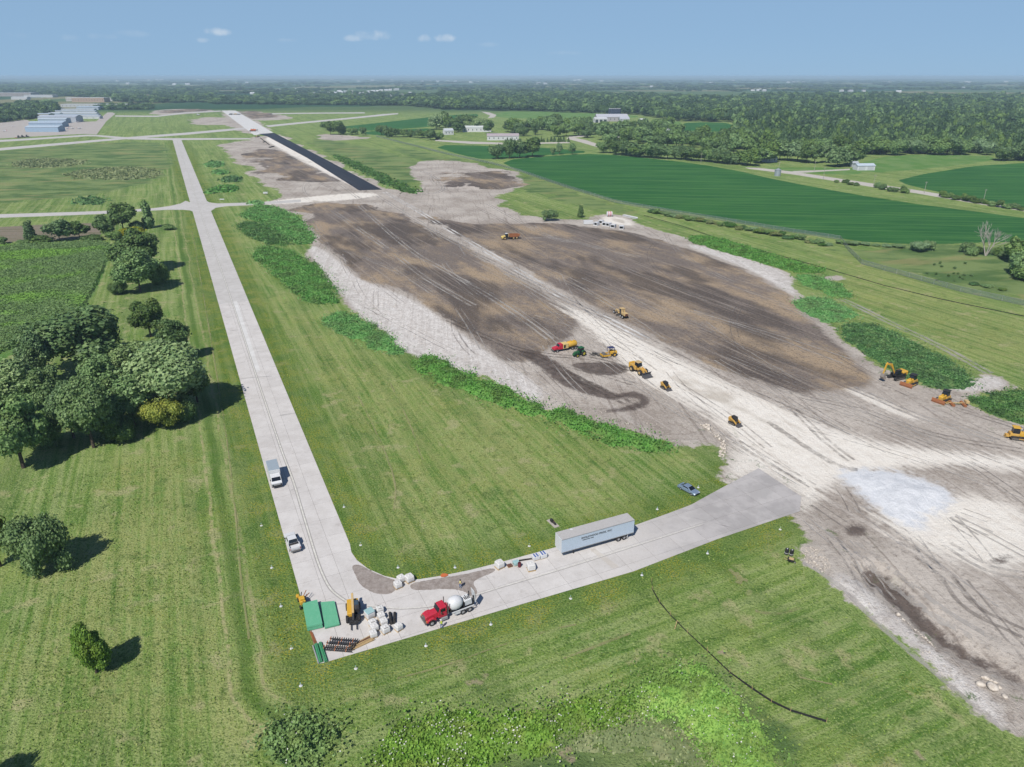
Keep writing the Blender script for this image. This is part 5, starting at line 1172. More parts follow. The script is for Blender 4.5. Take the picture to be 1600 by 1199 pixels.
def mixer_truck():
    a, b = G(735, 950), G(664, 977); ang = math.atan2(b.y - a.y, b.x - a.x); c = (a + b) / 2; t = thing('mixer_truck', 'red-cabbed concrete mixer truck with a white drum on the branch taxiway', 'truck', (c.x, c.y + .3, .04), ang)
    part('chassis', BLK2, t, bx(-4.3, 3.9, -.45, .45, .75, 1.05)); part('hood', RED, t, taper([(2.0, 1.0), (4.2, 1.0), (4.3, 1.55), (4.1, 1.8), (2.0, 2.0)], -.75, .75, 1.2, 2.0, .12), bev=.06)
    for y in (-1, 1): part('fender', RED, t, prism([(2.5, 1.0), (2.65, 1.35), (3.0, 1.55), (3.6, 1.5), (4.1, 1.2), (4.2, .9), (4.0, .9), (3.8, 1.15), (3.4, 1.28), (3.0, 1.22), (2.75, .95)], y * 1.15 - .28 if y > 0 else -1.15 - .05, 1.2 if y > 0 else -1.15 + .28), bev=.02); part('headlight', ORG, t, bx(4.08, 4.3, y * .95 - .14, y * .95 + .14, .95, 1.2))
    part('cab', RED, t, taper([(.55, .95), (2.1, .95), (2.1, 1.95), (1.75, 2.75), (.6, 2.8)], -1.0, 1.0, 1.9, 2.8, .1), bev=.05); part('windshield', GLS, t, taper([(2.08, 2.0), (2.16, 2.0), (1.83, 2.66), (1.77, 2.66)], -.9, .9, 1.9, 2.8, .1)); part('bumper', STL, t, bx(4.3, 4.5, -1.1, 1.1, .6, .95)); part('grille', STL, t, bx(4.24, 4.34, -.5, .5, 1.0, 1.65))
    for y in (-1, 1): part('door', RED, t, bx(.75, 1.85, y * 1.0 - .03, y * 1.0 + .03, 1.0, 1.9)); part('side_window', GLS, t, bx(.9, 1.7, y * .97 - .03, y * .97 + .03, 2.0, 2.55)); part('exhaust_stack', STL, t, cyl((.35, y * .85, 1.0), (.35, y * .85, 3.3), .08, n=10)); part('mirror', STL, t, bx(1.7, 1.8, y * 1.25 - .1, y * 1.25 + .1, 1.9, 2.3))
    part('drum', WHT, t, lathe([(.01, .15), (.6, .12), (1.0, -.3), (1.18, -.9), (1.16, -1.5), (.95, -2.0), (.62, -2.35), (.01, -2.4)], 'x', 20, (-.15, 0, 2.05)), smooth=True); part('drum_frame', BLK2, t, bx(-.35, -.15, -.7, .7, 1.05, 2.3), bx(-2.75, -2.55, -.8, .8, 1.05, 2.0)); part('water_tank', RED, t, cyl((.2, -.7, 1.9), (.2, .7, 1.9), .3)); part('deck_rail', WHT, t, bx(-4.3, -.2, -1.22, -1.1, 1.05, 1.22), bx(-4.3, -.2, 1.1, 1.22, 1.05, 1.22))
    part('hopper', WHT, t, prism([(-4.15, 1.2), (-2.75, 1.2), (-2.7, 2.2), (-4.0, 2.3)], -.75, .75), bev=.05)
    for k in range(4): part('hose', BLK2, t, cyl((-3.9 + k * .3, -.5 + .3 * (k % 2), 2.3), (-3.7 + k * .25, .5, 2.42), .07, n=8))
    part('rear_frame', BLK2, t, bx(-4.35, -4.2, -.9, -.75, 1.0, 2.6), bx(-4.35, -4.2, .75, .9, 1.0, 2.9)); part('chute', WHT, t, prism([(-4.75, 1.4), (-4.45, 3.75), (-4.36, 3.75), (-4.6, 1.4)], -.2, 1.0), bev=.02); part('side_box', WHT, t, bx(-1.7, -.75, .95, 1.2, .55, 1.02)); part('step_box', GRY, t, bx(.6, 1.7, .95, 1.2, .4, .85)); part('step_box', GRY, t, bx(.6, 1.7, -1.2, -.95, .4, .85))
    for y in (-1.0, 1.0):
        wheel(t, 3.35, y, .53, .32, out=1 if y > 0 else -1)
        for x in (-2.2, -3.45): wheel(t, x, y * .95, .53, .5, out=1 if y > 0 else -1)
    return t
mixer_truck()
def telehandler():
    p = gp(552.5, 962); t = thing('telehandler', 'yellow telehandler with black forks lowered beside the green stacks', 'telehandler', (p.x, p.y, .04), heading((551, 938), (552.5, 988)))
    part('body', YEL2, t, bx(-2.3, 1.3, -.95, -.15, .75, 1.55), bx(-2.4, -1.7, -.95, .9, .75, 1.5), bev=.05); part('chassis', BLK2, t, bx(-2.2, 1.9, -.6, .7, .5, .95)); part('cab', BLK2, t, taper([(-1.0, .9), (.6, .9), (.65, 1.6), (.35, 2.3), (-.9, 2.35)], .2, 1.05, 1.5, 2.35, .1), bev=.04); part('cab_glass', paint('blue_grey_glass', (70, 92, 108), .1, spec=.6), t, bx(-.85, .3, .3, .95, 2.32, 2.38))
    part('boom', TAN, t, prism([(-2.55, 2.25), (-2.5, 2.6), (1.55, 1.9), (1.5, 1.55)], -.16, .2), bev=.02); part('boom_tip', BLK2, t, prism([(1.4, 1.5), (1.4, 1.85), (2.5, 1.3), (2.5, .85)], -.13, .17), bev=.02); part('carriage', BLK2, t, bx(2.4, 2.6, -.7, .75, .35, 1.05))
    for y in (-.42, .46): part('fork', BLK2, t, bx(2.55, 3.75, y - .07, y + .07, .25, .33))
    for x in (-1.55, 1.45):
        for y in (-.98, .98): wheel(t, x, y, .62, .42, hub=YEL2, out=1 if y > 0 else -1)
telehandler()
def small_trencher():
    p = gp(473, 944); t = thing('trencher', 'small yellow wheeled machine tucked behind the tall green stack', 'machine', (p.x, p.y, .04), TAXI_ANG)
    part('body', YEL2, t, bx(-.9, .7, -.5, .5, .5, 1.2), bev=.08); part('engine_cover', YEL2, t, bx(-.7, .2, -.4, .4, 1.2, 1.6), bev=.06); part('handle', BLK2, t, bar((-.9, 0, 1.2), (-1.5, 0, 1.7), .08)); part('boom', BLK2, t, bar((.6, .1, .9), (1.5, -.2, 1.3), .14)); part('seat', YEL2, t, bx(.9, 1.5, .3, .8, .7, 1.1), bev=.05); part('arm', RST, t, bar((.4, -.3, 1.2), (1.4, -1.0, 1.5), .1)); part('arm', RST, t, bar((.2, -.5, 1.0), (1.0, -1.4, 1.1), .1))
    for x in (-1.2, .9):
        for y in (-.55, .55): wheel(t, x, y, .36, .24, out=1 if y > 0 else -1)
small_trencher()

# ------------------------------------------------------------------ materials stored on the pavement
def panel_stack(px, n, th, label):
    P = GP(px); c = P.mean(0); t = thing('panel_stack', label, 'panels', (c[0], c[1], .04), 0, 'stacks of green panels'); rs = random.Random(n)
    part('skid', WOOD, t, *[bar((P[0][0] - c[0] + (P[3][0] - P[0][0]) * k, P[0][1] - c[1] + (P[3][1] - P[0][1]) * k, .05), (P[1][0] - c[0] + (P[2][0] - P[1][0]) * k, P[1][1] - c[1] + (P[2][1] - P[1][1]) * k, .05), .12, .1) for k in (.06, .5, .94)])
    for k in range(n):
        dx, dy = rs.uniform(-.04, .04), rs.uniform(-.05, .05); q = P - c + np.array([dx, dy]); new_obj('panel', slab_mesh('panel', q, .102 + k * th, .102 + (k + 1) * th - .012), GPN, t)
# outlines measured on the stack tops, brought down to the ground
def top_px(px, z): return [tuple(G(u, v, z)[:2]) for u, v in px]
def stack_at(px, z, n, label):
    th = (z - .1) / n; Pw = np.array(top_px(px, z)); save = globals()['GP']; globals()['GP'] = lambda q: Pw
    panel_stack(px, n, th, label); globals()['GP'] = save
stack_at([(473, 943), (495.6, 937.5), (503.8, 974.5), (480, 980)], .95, 7, 'taller stack of large green panels at the taxiway corner')
stack_at([(501, 941), (522.5, 939), (530.6, 975), (507.5, 980.6)], .45, 3, 'lower stack of large green panels right of the taller one')
def bag(u, v, label, s=1.0, rz=None, top=None, name='bulk_bag'):
    p = gp(u, v); p.z = .035; r = random.Random(int(u * 7 + v)); t = thing(name, label, 'bag', p, (TAXI_ANG + .2 if rz is None else rz) + r.uniform(-.15, .15), 'white bulk bags on the pavement', s)
    part('pallet', WOOD, t, *[bx(-.55, .55, y - .05, y + .05, 0, .1) for y in (-.5, 0, .5)], *[bx(x - .06, x + .06, -.55, .55, .1, .13) for x in (-.45, -.15, .15, .45)])
    b = part('sack', BAG, t, prism([(-.5, .14), (.5, .14), (.58, .4), (.57, .9), (.48, 1.08), (-.48, 1.08), (-.57, .9), (-.58, .4)], -.56, .56), bev=.09, smooth=False)
    if top: part('wrap', top, t, bx(-.56, .56, -.56, .56, 1.085, 1.12), bev=.03)
    else:
        part('spout', BAG, t, cyl((0, 0, 1.07), (0.05, .03, 1.2), .16, .1, 10))
        for x in (-.42, .42): part('loop', BLK2 if r.random() < .15 else BAG, t, bar((x, -.35, 1.06), (x, .35, 1.12), .07, .04))
bag(578, 965, 'large teal-wrapped pallet at the head of the left row of white bags', 1.25, top=TEA)
bag(582.5, 978, 'white bulk bag just below the teal-wrapped pallet'); bag(585.5, 985, 'white bulk bag in the middle of the left row'); bag(583.5, 995, 'white bulk bag at the lower end of the left row, by the lumber')
bag(594, 957, 'white bulk bag at the upper end of the right row'); bag(596, 967, 'second white bulk bag down the right row'); bag(600, 976, 'third white bulk bag down the right row'); bag(602.5, 988, 'white bulk bag at the lower end of the right row', 1.08)
bag(623, 984, 'single white bulk bag standing right of the rows and the black pipes'); bag(622, 918, 'nearest of the three white bags at the taxiway bend', 1.1); bag(627, 909, 'left rear of the three white bags at the taxiway bend', 1.1); bag(640, 908.5, 'right-hand white bag of the three at the taxiway bend', 1.2)
bag(780.5, 887, 'white bag left of the small items on the branch taxiway', 1.25); bag(829.5, 890, 'white bag standing out on the branch taxiway near the trailer', 1.3, rz=.3)
def pipes(name, a, b, n, r, mat, label, layers=2, cat='pipes', pname='pipe', jit=0.0):
    p, q = gp(*a), gp(*b); t = thing(name, label, cat, ((p.x + q.x) / 2, (p.y + q.y) / 2, .04), math.atan2(q.y - p.y, q.x - p.x)); L = (q - p).length / 2; rs = random.Random(n)
    for l in range(layers):
        for k in range(n - l):
            y = (k - (n - 1 - l) / 2) * 2.05 * r; e = rs.uniform(-jit, jit); part(pname, mat, t, cyl((-L + e, y, r + l * r * 1.75), (L + e, y + rs.uniform(-jit, jit) * .2, r + l * r * 1.75), r, n=10))
    return t
pipes('pipe_bundle', (494, 1008), (502, 1036), 3, .10, GPP, 'left bundle of green pipes lying over the taxiway corner'); pipes('pipe_bundle', (500.5, 1006), (510, 1035), 3, .10, GPP, 'right bundle of green pipes lying over the taxiway corner')
pipes('pipe', (489, 1010), (498, 1038), 1, .11, GRY, 'single grey pipe left of the green pipe bundles', 1); pipes('rod_bundle', (486, 988), (494, 1008), 4, .05, RST, 'rusty rods lying above the green pipes', 1, 'rods', 'rod', .3)
pipes('black_pipe', (609.5, 960), (611.5, 977), 1, .26, BLK, 'left one of two thick black pipes beside the white bags', 1, 'pipe'); pipes('black_pipe', (617, 960), (616.5, 976), 1, .26, BLK, 'right one of two thick black pipes beside the white bags', 1, 'pipe')
pipes('black_pipe', (811, 877), (831, 874), 2, .09, BLK, 'long thin black pipe along the edge of the branch taxiway', 1, 'pipe')
p, q = gp(511, 1014), gp(548, 1017); t = thing('dowel_baskets', 'stack of black steel dowel baskets near the taxiway corner', 'baskets', ((p.x + q.x) / 2, (p.y + q.y) / 2 + .3, .04), math.atan2(q.y - p.y, q.x - p.x) )
for r in range(3):
    part('basket_wire', BLK2, t, bx(-2.4 + .3 * r, 2.4 + .1 * r, r * .75 - .8, r * .75 - .74, .1 + .18 * r, .18 + .18 * r), bx(-2.4 + .3 * r, 2.4 + .1 * r, r * .75 - .3, r * .75 - .24, .1 + .18 * r, .18 + .18 * r), bx(-2.4 + .3 * r, 2.4 + .1 * r, r * .75 - .55, r * .75 - .48, .5 + .18 * r, .58 + .18 * r))
    for k in range(13): x = -2.3 + .3 * r + k * .36; part('dowel', BLK2 if k % 5 else RST, t, cyl((x, r * .75 - .82, .14 + .18 * r), (x + .05, r * .75 - .2, .62 + .18 * r), .09, n=8))
p, q = gp(551, 1013), gp(580, 999); t = thing('lumber_bundle', 'bundle of tan wooden stakes beside the dowel baskets', 'lumber', ((p.x + q.x) / 2, (p.y + q.y) / 2, .04), math.atan2(q.y - p.y, q.x - p.x)); rs = random.Random(3)
for k in range(26): y = rs.uniform(-.55, .55); z = .08 + .5 * (1 - abs(y) / .6) * rs.random(); e = rs.uniform(-.3, .3); part('stake', WOOD if k % 4 else BRN, t, bar((-1.75 + e, y, z), (1.6 + e, y + rs.uniform(-.15, .15), z + rs.uniform(-.05, .1)), .09, .09))
def crate(u, v, sx, sy, sz, mat, name, label, cat, extra=None):
    p = gp(u, v); t = thing(name, label, cat, (p.x, p.y, .04), BR_ANG); part('pallet', WOOD, t, *[bx(-sx / 2, sx / 2, y - .05, y + .05, 0, .1) for y in (-sy * .4, 0, sy * .4)])
    part('load', mat, t, bx(-sx / 2, sx / 2, -sy / 2, sy / 2, .11, sz), bev=.05)
    if extra:
        for k in range(5): part('printed_bag', BLU if k % 2 else WHT, t, bx(-sx / 2 + .05 + k * sx / 5, -sx / 2 + (k + .9) * sx / 5, -sy * .45, sy * .45, sz + .004, sz + .12 + .05 * (k % 2)), bev=.03)
crate(796.5, 885.5, .9, .8, .35, BRN, 'brown_crate', 'low brown crate at the edge of the branch taxiway', 'crate'); crate(806.5, 882.5, 1.1, 1.0, .7, TEA, 'wrapped_pallet', 'pale green wrapped pallet beside the dark red drum', 'pallet')
crate(837, 874, 1.3, 1.1, .8, WHT, 'bagged_pallet', 'left pallet of blue and white printed bags by the trailer', 'pallet', 1); crate(848, 871, 1.3, 1.2, .9, WHT, 'bagged_pallet', 'right pallet of blue and white printed bags by the trailer', 'pallet', 1)
p = gp(811.7, 886); t = thing('drum', 'dark red steel drum between the wrapped pallet and the black pipe', 'drum', (p.x, p.y, .04), 0); part('shell', paint('dark_red', (112, 36, 48), .5), t, lathe([(.01, 0), (.3, 0), (.3, .3), (.32, .32), (.3, .34), (.3, .6), (.32, .62), (.3, .64), (.3, .9), (.01, .9)], 'z', 16)); part('lid', paint('lid_red', (90, 32, 42), .5), t, cyl((0, 0, .9), (0, 0, .93), .26))
p = gp(864, 818.5); t = thing('utility_pad', 'grey concrete pad with dark equipment in the lawn behind the trailer', 'utility pad', p, heading((858, 812), (871, 824))); part('pad', M_APRON, t, bx(-1.5, 1.5, -.55, .55, -.05, .12)); part('cabinet', BLK2, t, bx(-.9, -.1, -.2, .25, .12, .75), bev=.04); part('motor', BLK2, t, cyl((.0, 0, .4), (.9, 0, .4), .22)); part('valve', BRN, t, cyl((.4, 0, .4), (.4, 0, .8), .1))
p = gp(693, 901); blob('orange_paint_mark', [(688, 900), (692, 897), (700, 898), (700, 901), (694, 903), (689, 903)], ORG, .17, taxi, .15, 8)
# taxiway edge lights
for k, (u, v, lab) in enumerate([(408.5, 821.5, 'on the left verge beside the white pickup'), (424.5, 887.5, 'on the left verge below the pickup'), (439, 947.5, 'on the left verge beside the yellow trencher'), (455.5, 1013.5, 'on the left verge beside the green pipes'), (470, 1072, 'alone on the grass below the taxiway corner'), (537.5, 792.5, 'on the right verge across from the pickup'),
    (563.5, 852, 'where the taxiway starts to bend'), (622, 887, 'on the lawn inside the bend'), (711, 887, 'on the lawn edge above the orange paint mark'), (827, 853.5, 'in the lawn left of the semi-trailer'), (1027, 796, 'in the lawn right of the semi-trailer'), (1091, 762, 'beside the silver-blue sedan'),
    (556, 1045, 'below the lumber bundle'), (665.5, 1009.5, 'below the mixer truck'), (767, 976, 'right of the mixer truck on the lower verge'), (891.5, 935.5, 'on the lower verge below the trailer'), (1003, 899, 'on the lower verge near the silt fence end'), (1105.5, 865, 'on the lower verge right of the silt fence'), (1219, 827.5, 'at the right end of the lower verge')]):
    p = gp(u, v); t = thing('taxiway_light', 'small white taxiway light ' + lab, 'light', p, 0, 'taxiway edge lights'); part('base_plate', WHT, t, lathe([(.01, .06), (.24, .05), (.27, 0), (.27, -.03)], 'z', 14)); part('post', LIM if k % 3 == 0 else WHT, t, cyl((0, 0, .05), (0, 0, .45), .045, n=8)); part('lens', TEA, t, lathe([(.07, .45), (.08, .52), (.05, .6), (.005, .62)], 'z', 10))

# ------------------------------------------------------------------ earth-moving machines
def loader(u, v, ang, label):
    p = gp(u, v); t = thing('wheel_loader', label, 'loader', p, ang)
    part('rear_body', YEL, t, bx(-3.6, -.7, -.95, .95, .9, 2.2), bev=.08); part('counterweight', YEL2, t, bx(-4.1, -3.5, -1.0, 1.0, .8, 2.5), bev=.1); part('front_frame', YEL, t, bx(-.5, 2.2, -.55, .55, .9, 1.7), bev=.06); part('cab', GLS, t, taper([(-1.5, 2.1), (.1, 2.1), (.2, 2.5), (-.1, 3.35), (-1.5, 3.35)], -.75, .75, 2.4, 3.4, .1)); part('cab_roof', TAN, t, bx(-1.7, .15, -.85, .85, 3.35, 3.5), bev=.04); part('exhaust', BLK2, t, cyl((-2.3, .4, 2.2), (-2.3, .4, 3.0), .08, n=8))
    for y in (-.5, .5): part('lift_arm', YEL, t, prism([(.3, 1.9), (.5, 2.2), (2.4, 1.6), (3.3, .7), (3.1, .5), (2.2, 1.25)], y - .12, y + .12)); part('cylinder', STL, t, cyl((.6, y * .5, 1.5), (2.8, y * .5, 1.1), .09, n=8))
    part('bucket', paint('grey_blade', (112, 112, 116), .5, .4, dirt=.4), t, prism([(3.1, .15), (4.6, .05), (4.62, .12), (3.4, .4), (3.25, .9), (3.6, 1.45), (3.5, 1.5), (3.05, 1.0)], -1.6, 1.6))
    for x in (-2.4, 1.5):
        for y in (-1.1, 1.1): wheel(t, x, y, .88, .62, hub=TAN, out=1 if y > 0 else -1)
loader(999, 583, heading((985, 571), (1014, 586)), 'largest yellow wheel loader with a wide grey bucket beside the haul road')
def grader(u, v, ang, label):
    p = gp(u, v); t = thing('motor_grader', label, 'grader', p, ang)      # x towards the front
    part('frame', TAN, t, prism([(-3.6, .9), (.2, .9), (3.9, 1.2), (4.1, 1.5), (3.6, 1.75), (.2, 1.7), (-3.6, 1.2)], -.3, .3), bev=.04); part('engine_hood', TAN, t, bx(-4.3, -1.6, -.75, .75, 1.2, 2.2), bev=.08); part('radiator', paint('dark_red_grille', (96, 36, 36), .6), t, bx(-4.36, -4.3, -.5, .5, 1.3, 2.0)); part('cab', GLS, t, taper([(-1.6, 1.5), (.0, 1.5), (.1, 2.2), (.0, 3.1), (-1.5, 3.1)], -.7, .7, 2, 3.1, .08)); part('cab_roof', TAN, t, bx(-1.75, .2, -.85, .85, 3.1, 3.28), bev=.04); part('cab_post', TAN, t, bx(-1.62, -1.5, -.76, .76, 1.5, 3.1), bx(-.02, .1, -.76, .76, 1.5, 2.2))
    part('blade', STL, t, prism([(.6, .12), (.75, .1), (.9, .5), (.75, .85), (.62, .8), (.75, .5)], -1.8, 1.8)).rotation_euler = (0, 0, .35); part('circle', TAN, t, cyl((1.0, 0, .95), (1.0, 0, 1.05), .75)); part('exhaust', STL, t, cyl((-2.3, .3, 2.2), (-2.3, .3, 3.1), .07, n=8)); part('scarifier', TAN, t, bx(4.1, 4.5, -.9, .9, .5, .9))
    for x, r in ((-3.2, .65), (-1.6, .65), (3.6, .65)):
        for y in (-.95, .95): wheel(t, x, y, r, .4, hub=WHT, out=1 if y > 0 else -1)
grader(970, 494, heading((983, 501), (958, 485)), 'tan motor grader on the dark soil beyond the haul road')
def skid(u, v, ang, label):
    p = gp(u, v); t = thing('track_loader', label, 'loader', p, ang)
    for y in (-.78, .78): track(t, -1.25, 1.05, y, .4, .75)
    part('body', YEL, t, prism([(-1.55, .5), (.6, .5), (.7, 1.0), (-.3, 1.1), (-.4, 1.6), (-1.5, 1.7), (-1.65, 1.2)], -.56, .56), bev=.04); part('cab', GLS, t, taper([(-.7, 1.05), (.75, 1.0), (.5, 2.05), (-.75, 2.08)], -.5, .5, 1.2, 2.1, .06)); part('cab_roof', BLK2, t, bx(-.85, .6, -.52, .52, 2.08, 2.16), bev=.03)
    for y in (-.72, .72): part('lift_arm', YEL, t, prism([(-1.5, 1.5), (-1.3, 1.8), (.5, 1.35), (1.5, .6), (1.4, .35), (.4, 1.05)], y - .09, y + .09))
    part('bucket', paint('grey_blade', (112, 112, 116)), t, prism([(1.35, .1), (2.2, .02), (2.2, .07), (1.5, .3), (1.5, .65), (1.35, .7)], -.95, .95))
skid(1039.5, 607, heading((1032, 601), (1046, 609)), 'small yellow track loader just in front of the big wheel loader'); skid(1147, 663, heading((1138, 658), (1156, 667)), 'small yellow track loader alone on the pale haul road')
def roller(u, v, ang):
    p = gp(u, v); t = thing('soil_roller', 'yellow soil compactor with a navy canopy', 'roller', p, ang)
    part('body', YEL2, t, bx(-2.6, -.2, -.8, .8, .9, 1.8), bev=.08); part('drum', STL, t, cyl((1.6, -1.0, .7), (1.6, 1.0, .7), .7, n=20)); part('drum_frame', YEL2, t, bx(-.2, 2.5, -1.18, -1.03, .5, 1.0), bx(-.2, 2.5, 1.03, 1.18, .5, 1.0), bx(2.35, 2.55, -1.18, 1.18, .5, 1.0)); part('canopy', NAV, t, bx(-1.7, .3, -.85, .85, 2.9, 3.05), bev=.05); part('seat', BLK2, t, bx(-1.0, -.5, -.3, .3, 1.8, 2.3), bev=.05)
    for x in (-1.6, .2):
        for y in (-.75, .75): part('post', NAV, t, bx(x - .05, x + .05, y - .05, y + .05, 1.6, 2.9))
    for y in (-.85, .85): wheel(t, -1.6, y, .7, .5, hub=YEL2, out=1 if y > 0 else -1)
    part('blade', STL, t, bx(2.7, 2.85, -1.1, 1.1, .2, .6))
roller(951, 557, heading((962, 555), (940, 558)))
def water_truck(u, v, ang):
    p = gp(u, v); t = thing('water_truck', 'red-cabbed water truck with a yellow tank beside the green tractor', 'truck', p, ang)
    part('chassis', BLK2, t, bx(-4.2, 4.0, -.45, .45, .7, 1.0)); part('hood', RED, t, taper([(2.5, .9), (4.4, .9), (4.4, 1.5), (2.5, 1.8)], -.85, .85, 1.2, 1.8, .1), bev=.06); part('cab', RED, t, taper([(1.2, .9), (2.7, .9), (2.6, 1.7), (2.2, 2.55), (1.2, 2.6)], -1.0, 1.0, 1.7, 2.6, .1), bev=.05); part('windshield', GLS, t, taper([(2.62, 1.76), (2.7, 1.76), (2.3, 2.45), (2.24, 2.45)], -.88, .88, 1.7, 2.6, .1)); part('pump_box', paint('cream_box', (246, 214, 140), .5), t, bx(-.9, 1.0, -1.05, 1.05, .9, 2.5), bev=.05); part('cab_back', GLS, t, bx(.2, .9, 1.052, 1.07, 1.1, 2.2), bx(.2, .9, -1.07, -1.052, 1.1, 2.2))
    part('tank', YEL2, t, lathe([(.01, -4.3), (.85, -4.3), (1.0, -4.1), (1.0, -1.2), (.85, -.95), (.01, -.95)], 'x', 18, (0, 0, 1.75)), smooth=True); part('hatch', YEL2, t, cyl((-2.2, 0, 2.7), (-2.2, 0, 2.9), .3)); part('hatch', YEL2, t, cyl((-3.4, 0, 2.7), (-3.4, 0, 2.9), .3)); part('bumper', STL, t, bx(4.4, 4.6, -1.0, 1.0, .5, .85))
    for x in (3.3, -2.4, -3.6):
        for y in (-.95, .95): wheel(t, x, y, .52, .4, out=1 if y > 0 else -1)
water_truck(882, 547, heading((898, 543), (866, 549)))
def tractor(u, v, ang):
    p = gp(u, v); t = thing('tractor', 'green tractor with yellow wheel rims beside the water truck', 'tractor', p, ang)
    part('hood', GRN, t, bx(.2, 2.3, -.4, .4, 1.0, 1.75), bev=.08); part('cab', GLS, t, taper([(-1.2, 1.2), (.3, 1.2), (.4, 1.8), (.2, 2.65), (-1.2, 2.65)], -.7, .7, 1.6, 2.7, .08)); part('cab_roof', GRN, t, bx(-1.35, .4, -.8, .8, 2.65, 2.85), bev=.06); part('frame', GRN, t, bx(-1.3, 2.2, -.3, .3, .6, 1.1)); part('exhaust', BLK2, t, cyl((1.4, .3, 1.7), (1.4, .3, 2.6), .06, n=8)); part('weight', GRN, t, bx(2.3, 2.7, -.4, .4, .7, 1.1), bev=.03)
    for y in (-1.0, 1.0): wheel(t, -.9, y, .9, .5, hub=LIM, out=1 if y > 0 else -1); wheel(t, 1.6, y * .85, .58, .35, hub=LIM, out=1 if y > 0 else -1); part('fender', GRN, t, prism([(-1.6, 1.5), (-1.2, 1.95), (-.4, 1.95), (-.1, 1.6), (-.4, 1.8), (-1.2, 1.8)], y - .2, y + .2))
tractor(905.5, 556, heading((917, 552), (895, 558)))
p = gp(928, 556); t = thing('disc_implement', 'dark disc implement lying behind the green tractor', 'implement', p, heading((917, 552), (895, 558)))
part('frame', BLK2, t, bx(-1.4, -1.3, -1.5, 1.5, .5, .6), bx(.6, .7, -1.5, 1.5, .5, .6), bx(-1.4, .7, -.1, .1, .5, .62)); part('hitch', BLK2, t, bar((.6, 0, .55), (2.2, 0, .5), .12))
for k in range(9): y = -1.4 + k * .35; part('disc', STL, t, cyl((-1.0 + .3 * abs(k - 4) / 4, y, .32), (-1.0 + .3 * abs(k - 4) / 4, y + .05, .32), .32, n=12))
def dozer(u, v, ang, label, cab=True, blade=RST):
    p = gp(u, v); t = thing('bulldozer', label, 'bulldozer', p, ang)
    for y in (-1.0, 1.0): track(t, -2.0, 1.9, y, .6, 1.0)
    part('engine', YEL2, t, prism([(-.2, .8), (1.8, .8), (1.8, 1.75), (1.6, 1.9), (-.2, 2.0)], -.6, .6), bev=.06); part('body', YEL, t, bx(-2.1, -.1, -.85, .85, .7, 1.6), bev=.06); part('blade', blade, t, prism([(2.5, .1), (2.62, .08), (2.72, .5), (2.6, 1.2), (2.48, 1.25), (2.45, .6)], -1.75, 1.75)); part('ripper', YEL, t, bx(-2.8, -2.1, -.7, .7, .5, .9), bar((-2.7, -.4, .9), (-2.9, -.4, .15), .12), bar((-2.7, .4, .9), (-2.9, .4, .15), .12))
    for y in (-1.38, 1.38): part('push_arm', YEL, t, bar((-.2, y, .55), (2.5, y, .5), .16))
    part('lift_cylinder', STL, t, cyl((1.5, -.45, 1.6), (2.45, -.6, .9), .08, n=8), cyl((1.5, .45, 1.6), (2.45, .6, .9), .08, n=8))
    if cab: part('cab', GLS, t, taper([(-1.6, 1.6), (-.15, 1.6), (-.1, 2.2), (-.3, 3.0), (-1.55, 3.0)], -.75, .75, 2, 3, .1)); part('cab_roof', YEL2 if cab == 'y' else BLK2, t, bx(-1.75, -.1, -.85, .85, 3.0, 3.18), bev=.04)
    part('exhaust', BLK2, t, cyl((.7, .3, 1.9), (.7, .3, 2.7), .08, n=8))
dozer(1422, 602, heading((1437, 594), (1410, 606)), 'yellow bulldozer parked right beside the excavator'); dozer(1473, 627, heading((1484, 621), (1461, 631)), 'yellow bulldozer with a black canopy just left of the disc harrow'); dozer(1590, 686, heading((1579, 686), (1603, 689)), 'yellow bulldozer cut off by the right picture edge', 'y', YEL)
def excavator(u, v, ang):
    p = gp(u, v); t = thing('excavator', 'yellow excavator with its boom bent to the left', 'excavator', p, ang)
    for y in (-1.15, 1.15): track(t, -2.1, 2.1, y, .7, .95)
    part('turntable', BLK2, t, cyl((0, 0, .9), (0, 0, 1.15), 1.0, n=18)); part('house', BLK2, t, bx(-2.3, 1.3, -1.25, 1.25, 1.15, 1.75), bev=.05); part('engine_cover', YEL2, t, bx(-2.7, -1.0, -1.25, 1.25, 1.75, 2.3), bev=.12); part('counterweight', YEL2, t, bx(-3.1, -2.5, -1.2, 1.2, 1.15, 2.35), bev=.15); part('cab', GLS, t, taper([(-.1, 1.75), (1.5, 1.75), (1.6, 2.2), (1.2, 3.0), (-.1, 3.0)], .3, 1.25, 2, 3, .06)); part('cab_roof', BLK2, t, bx(-.2, 1.35, .28, 1.27, 3.0, 3.1), bev=.03)
    part('boom', YEL2, t, prism([(.9, 1.8), (1.2, 1.6), (3.4, 4.6), (5.3, 5.3), (5.2, 5.7), (3.0, 5.2)], -.35, .1), bev=.04); part('stick', YEL2, t, prism([(4.9, 5.9), (5.4, 5.6), (6.0, 2.6), (5.7, 2.5)], -.3, .05), bev=.03); part('boom_cylinder', STL, t, cyl((1.3, -.12, 1.5), (3.1, -.12, 4.3), .1, n=8)); part('stick_cylinder', STL, t, cyl((3.3, -.12, 5.35), (5.0, -.12, 5.95), .1, n=8)); part('bucket', paint('pale_steel', (190, 180, 168), .5, .4), t, prism([(5.5, 2.6), (6.1, 2.5), (6.3, 1.6), (5.9, .9), (5.2, .7), (4.8, 1.2), (5.2, 1.5), (5.4, 2.0)], -.7, .45))
excavator(1400, 592, heading((1412, 584), (1385, 590)))
p = gp(1498, 633); t = thing('disc_harrow', 'tan folded disc harrow beside the last weedy mound', 'harrow', p, heading((1486, 632), (1510, 633)))
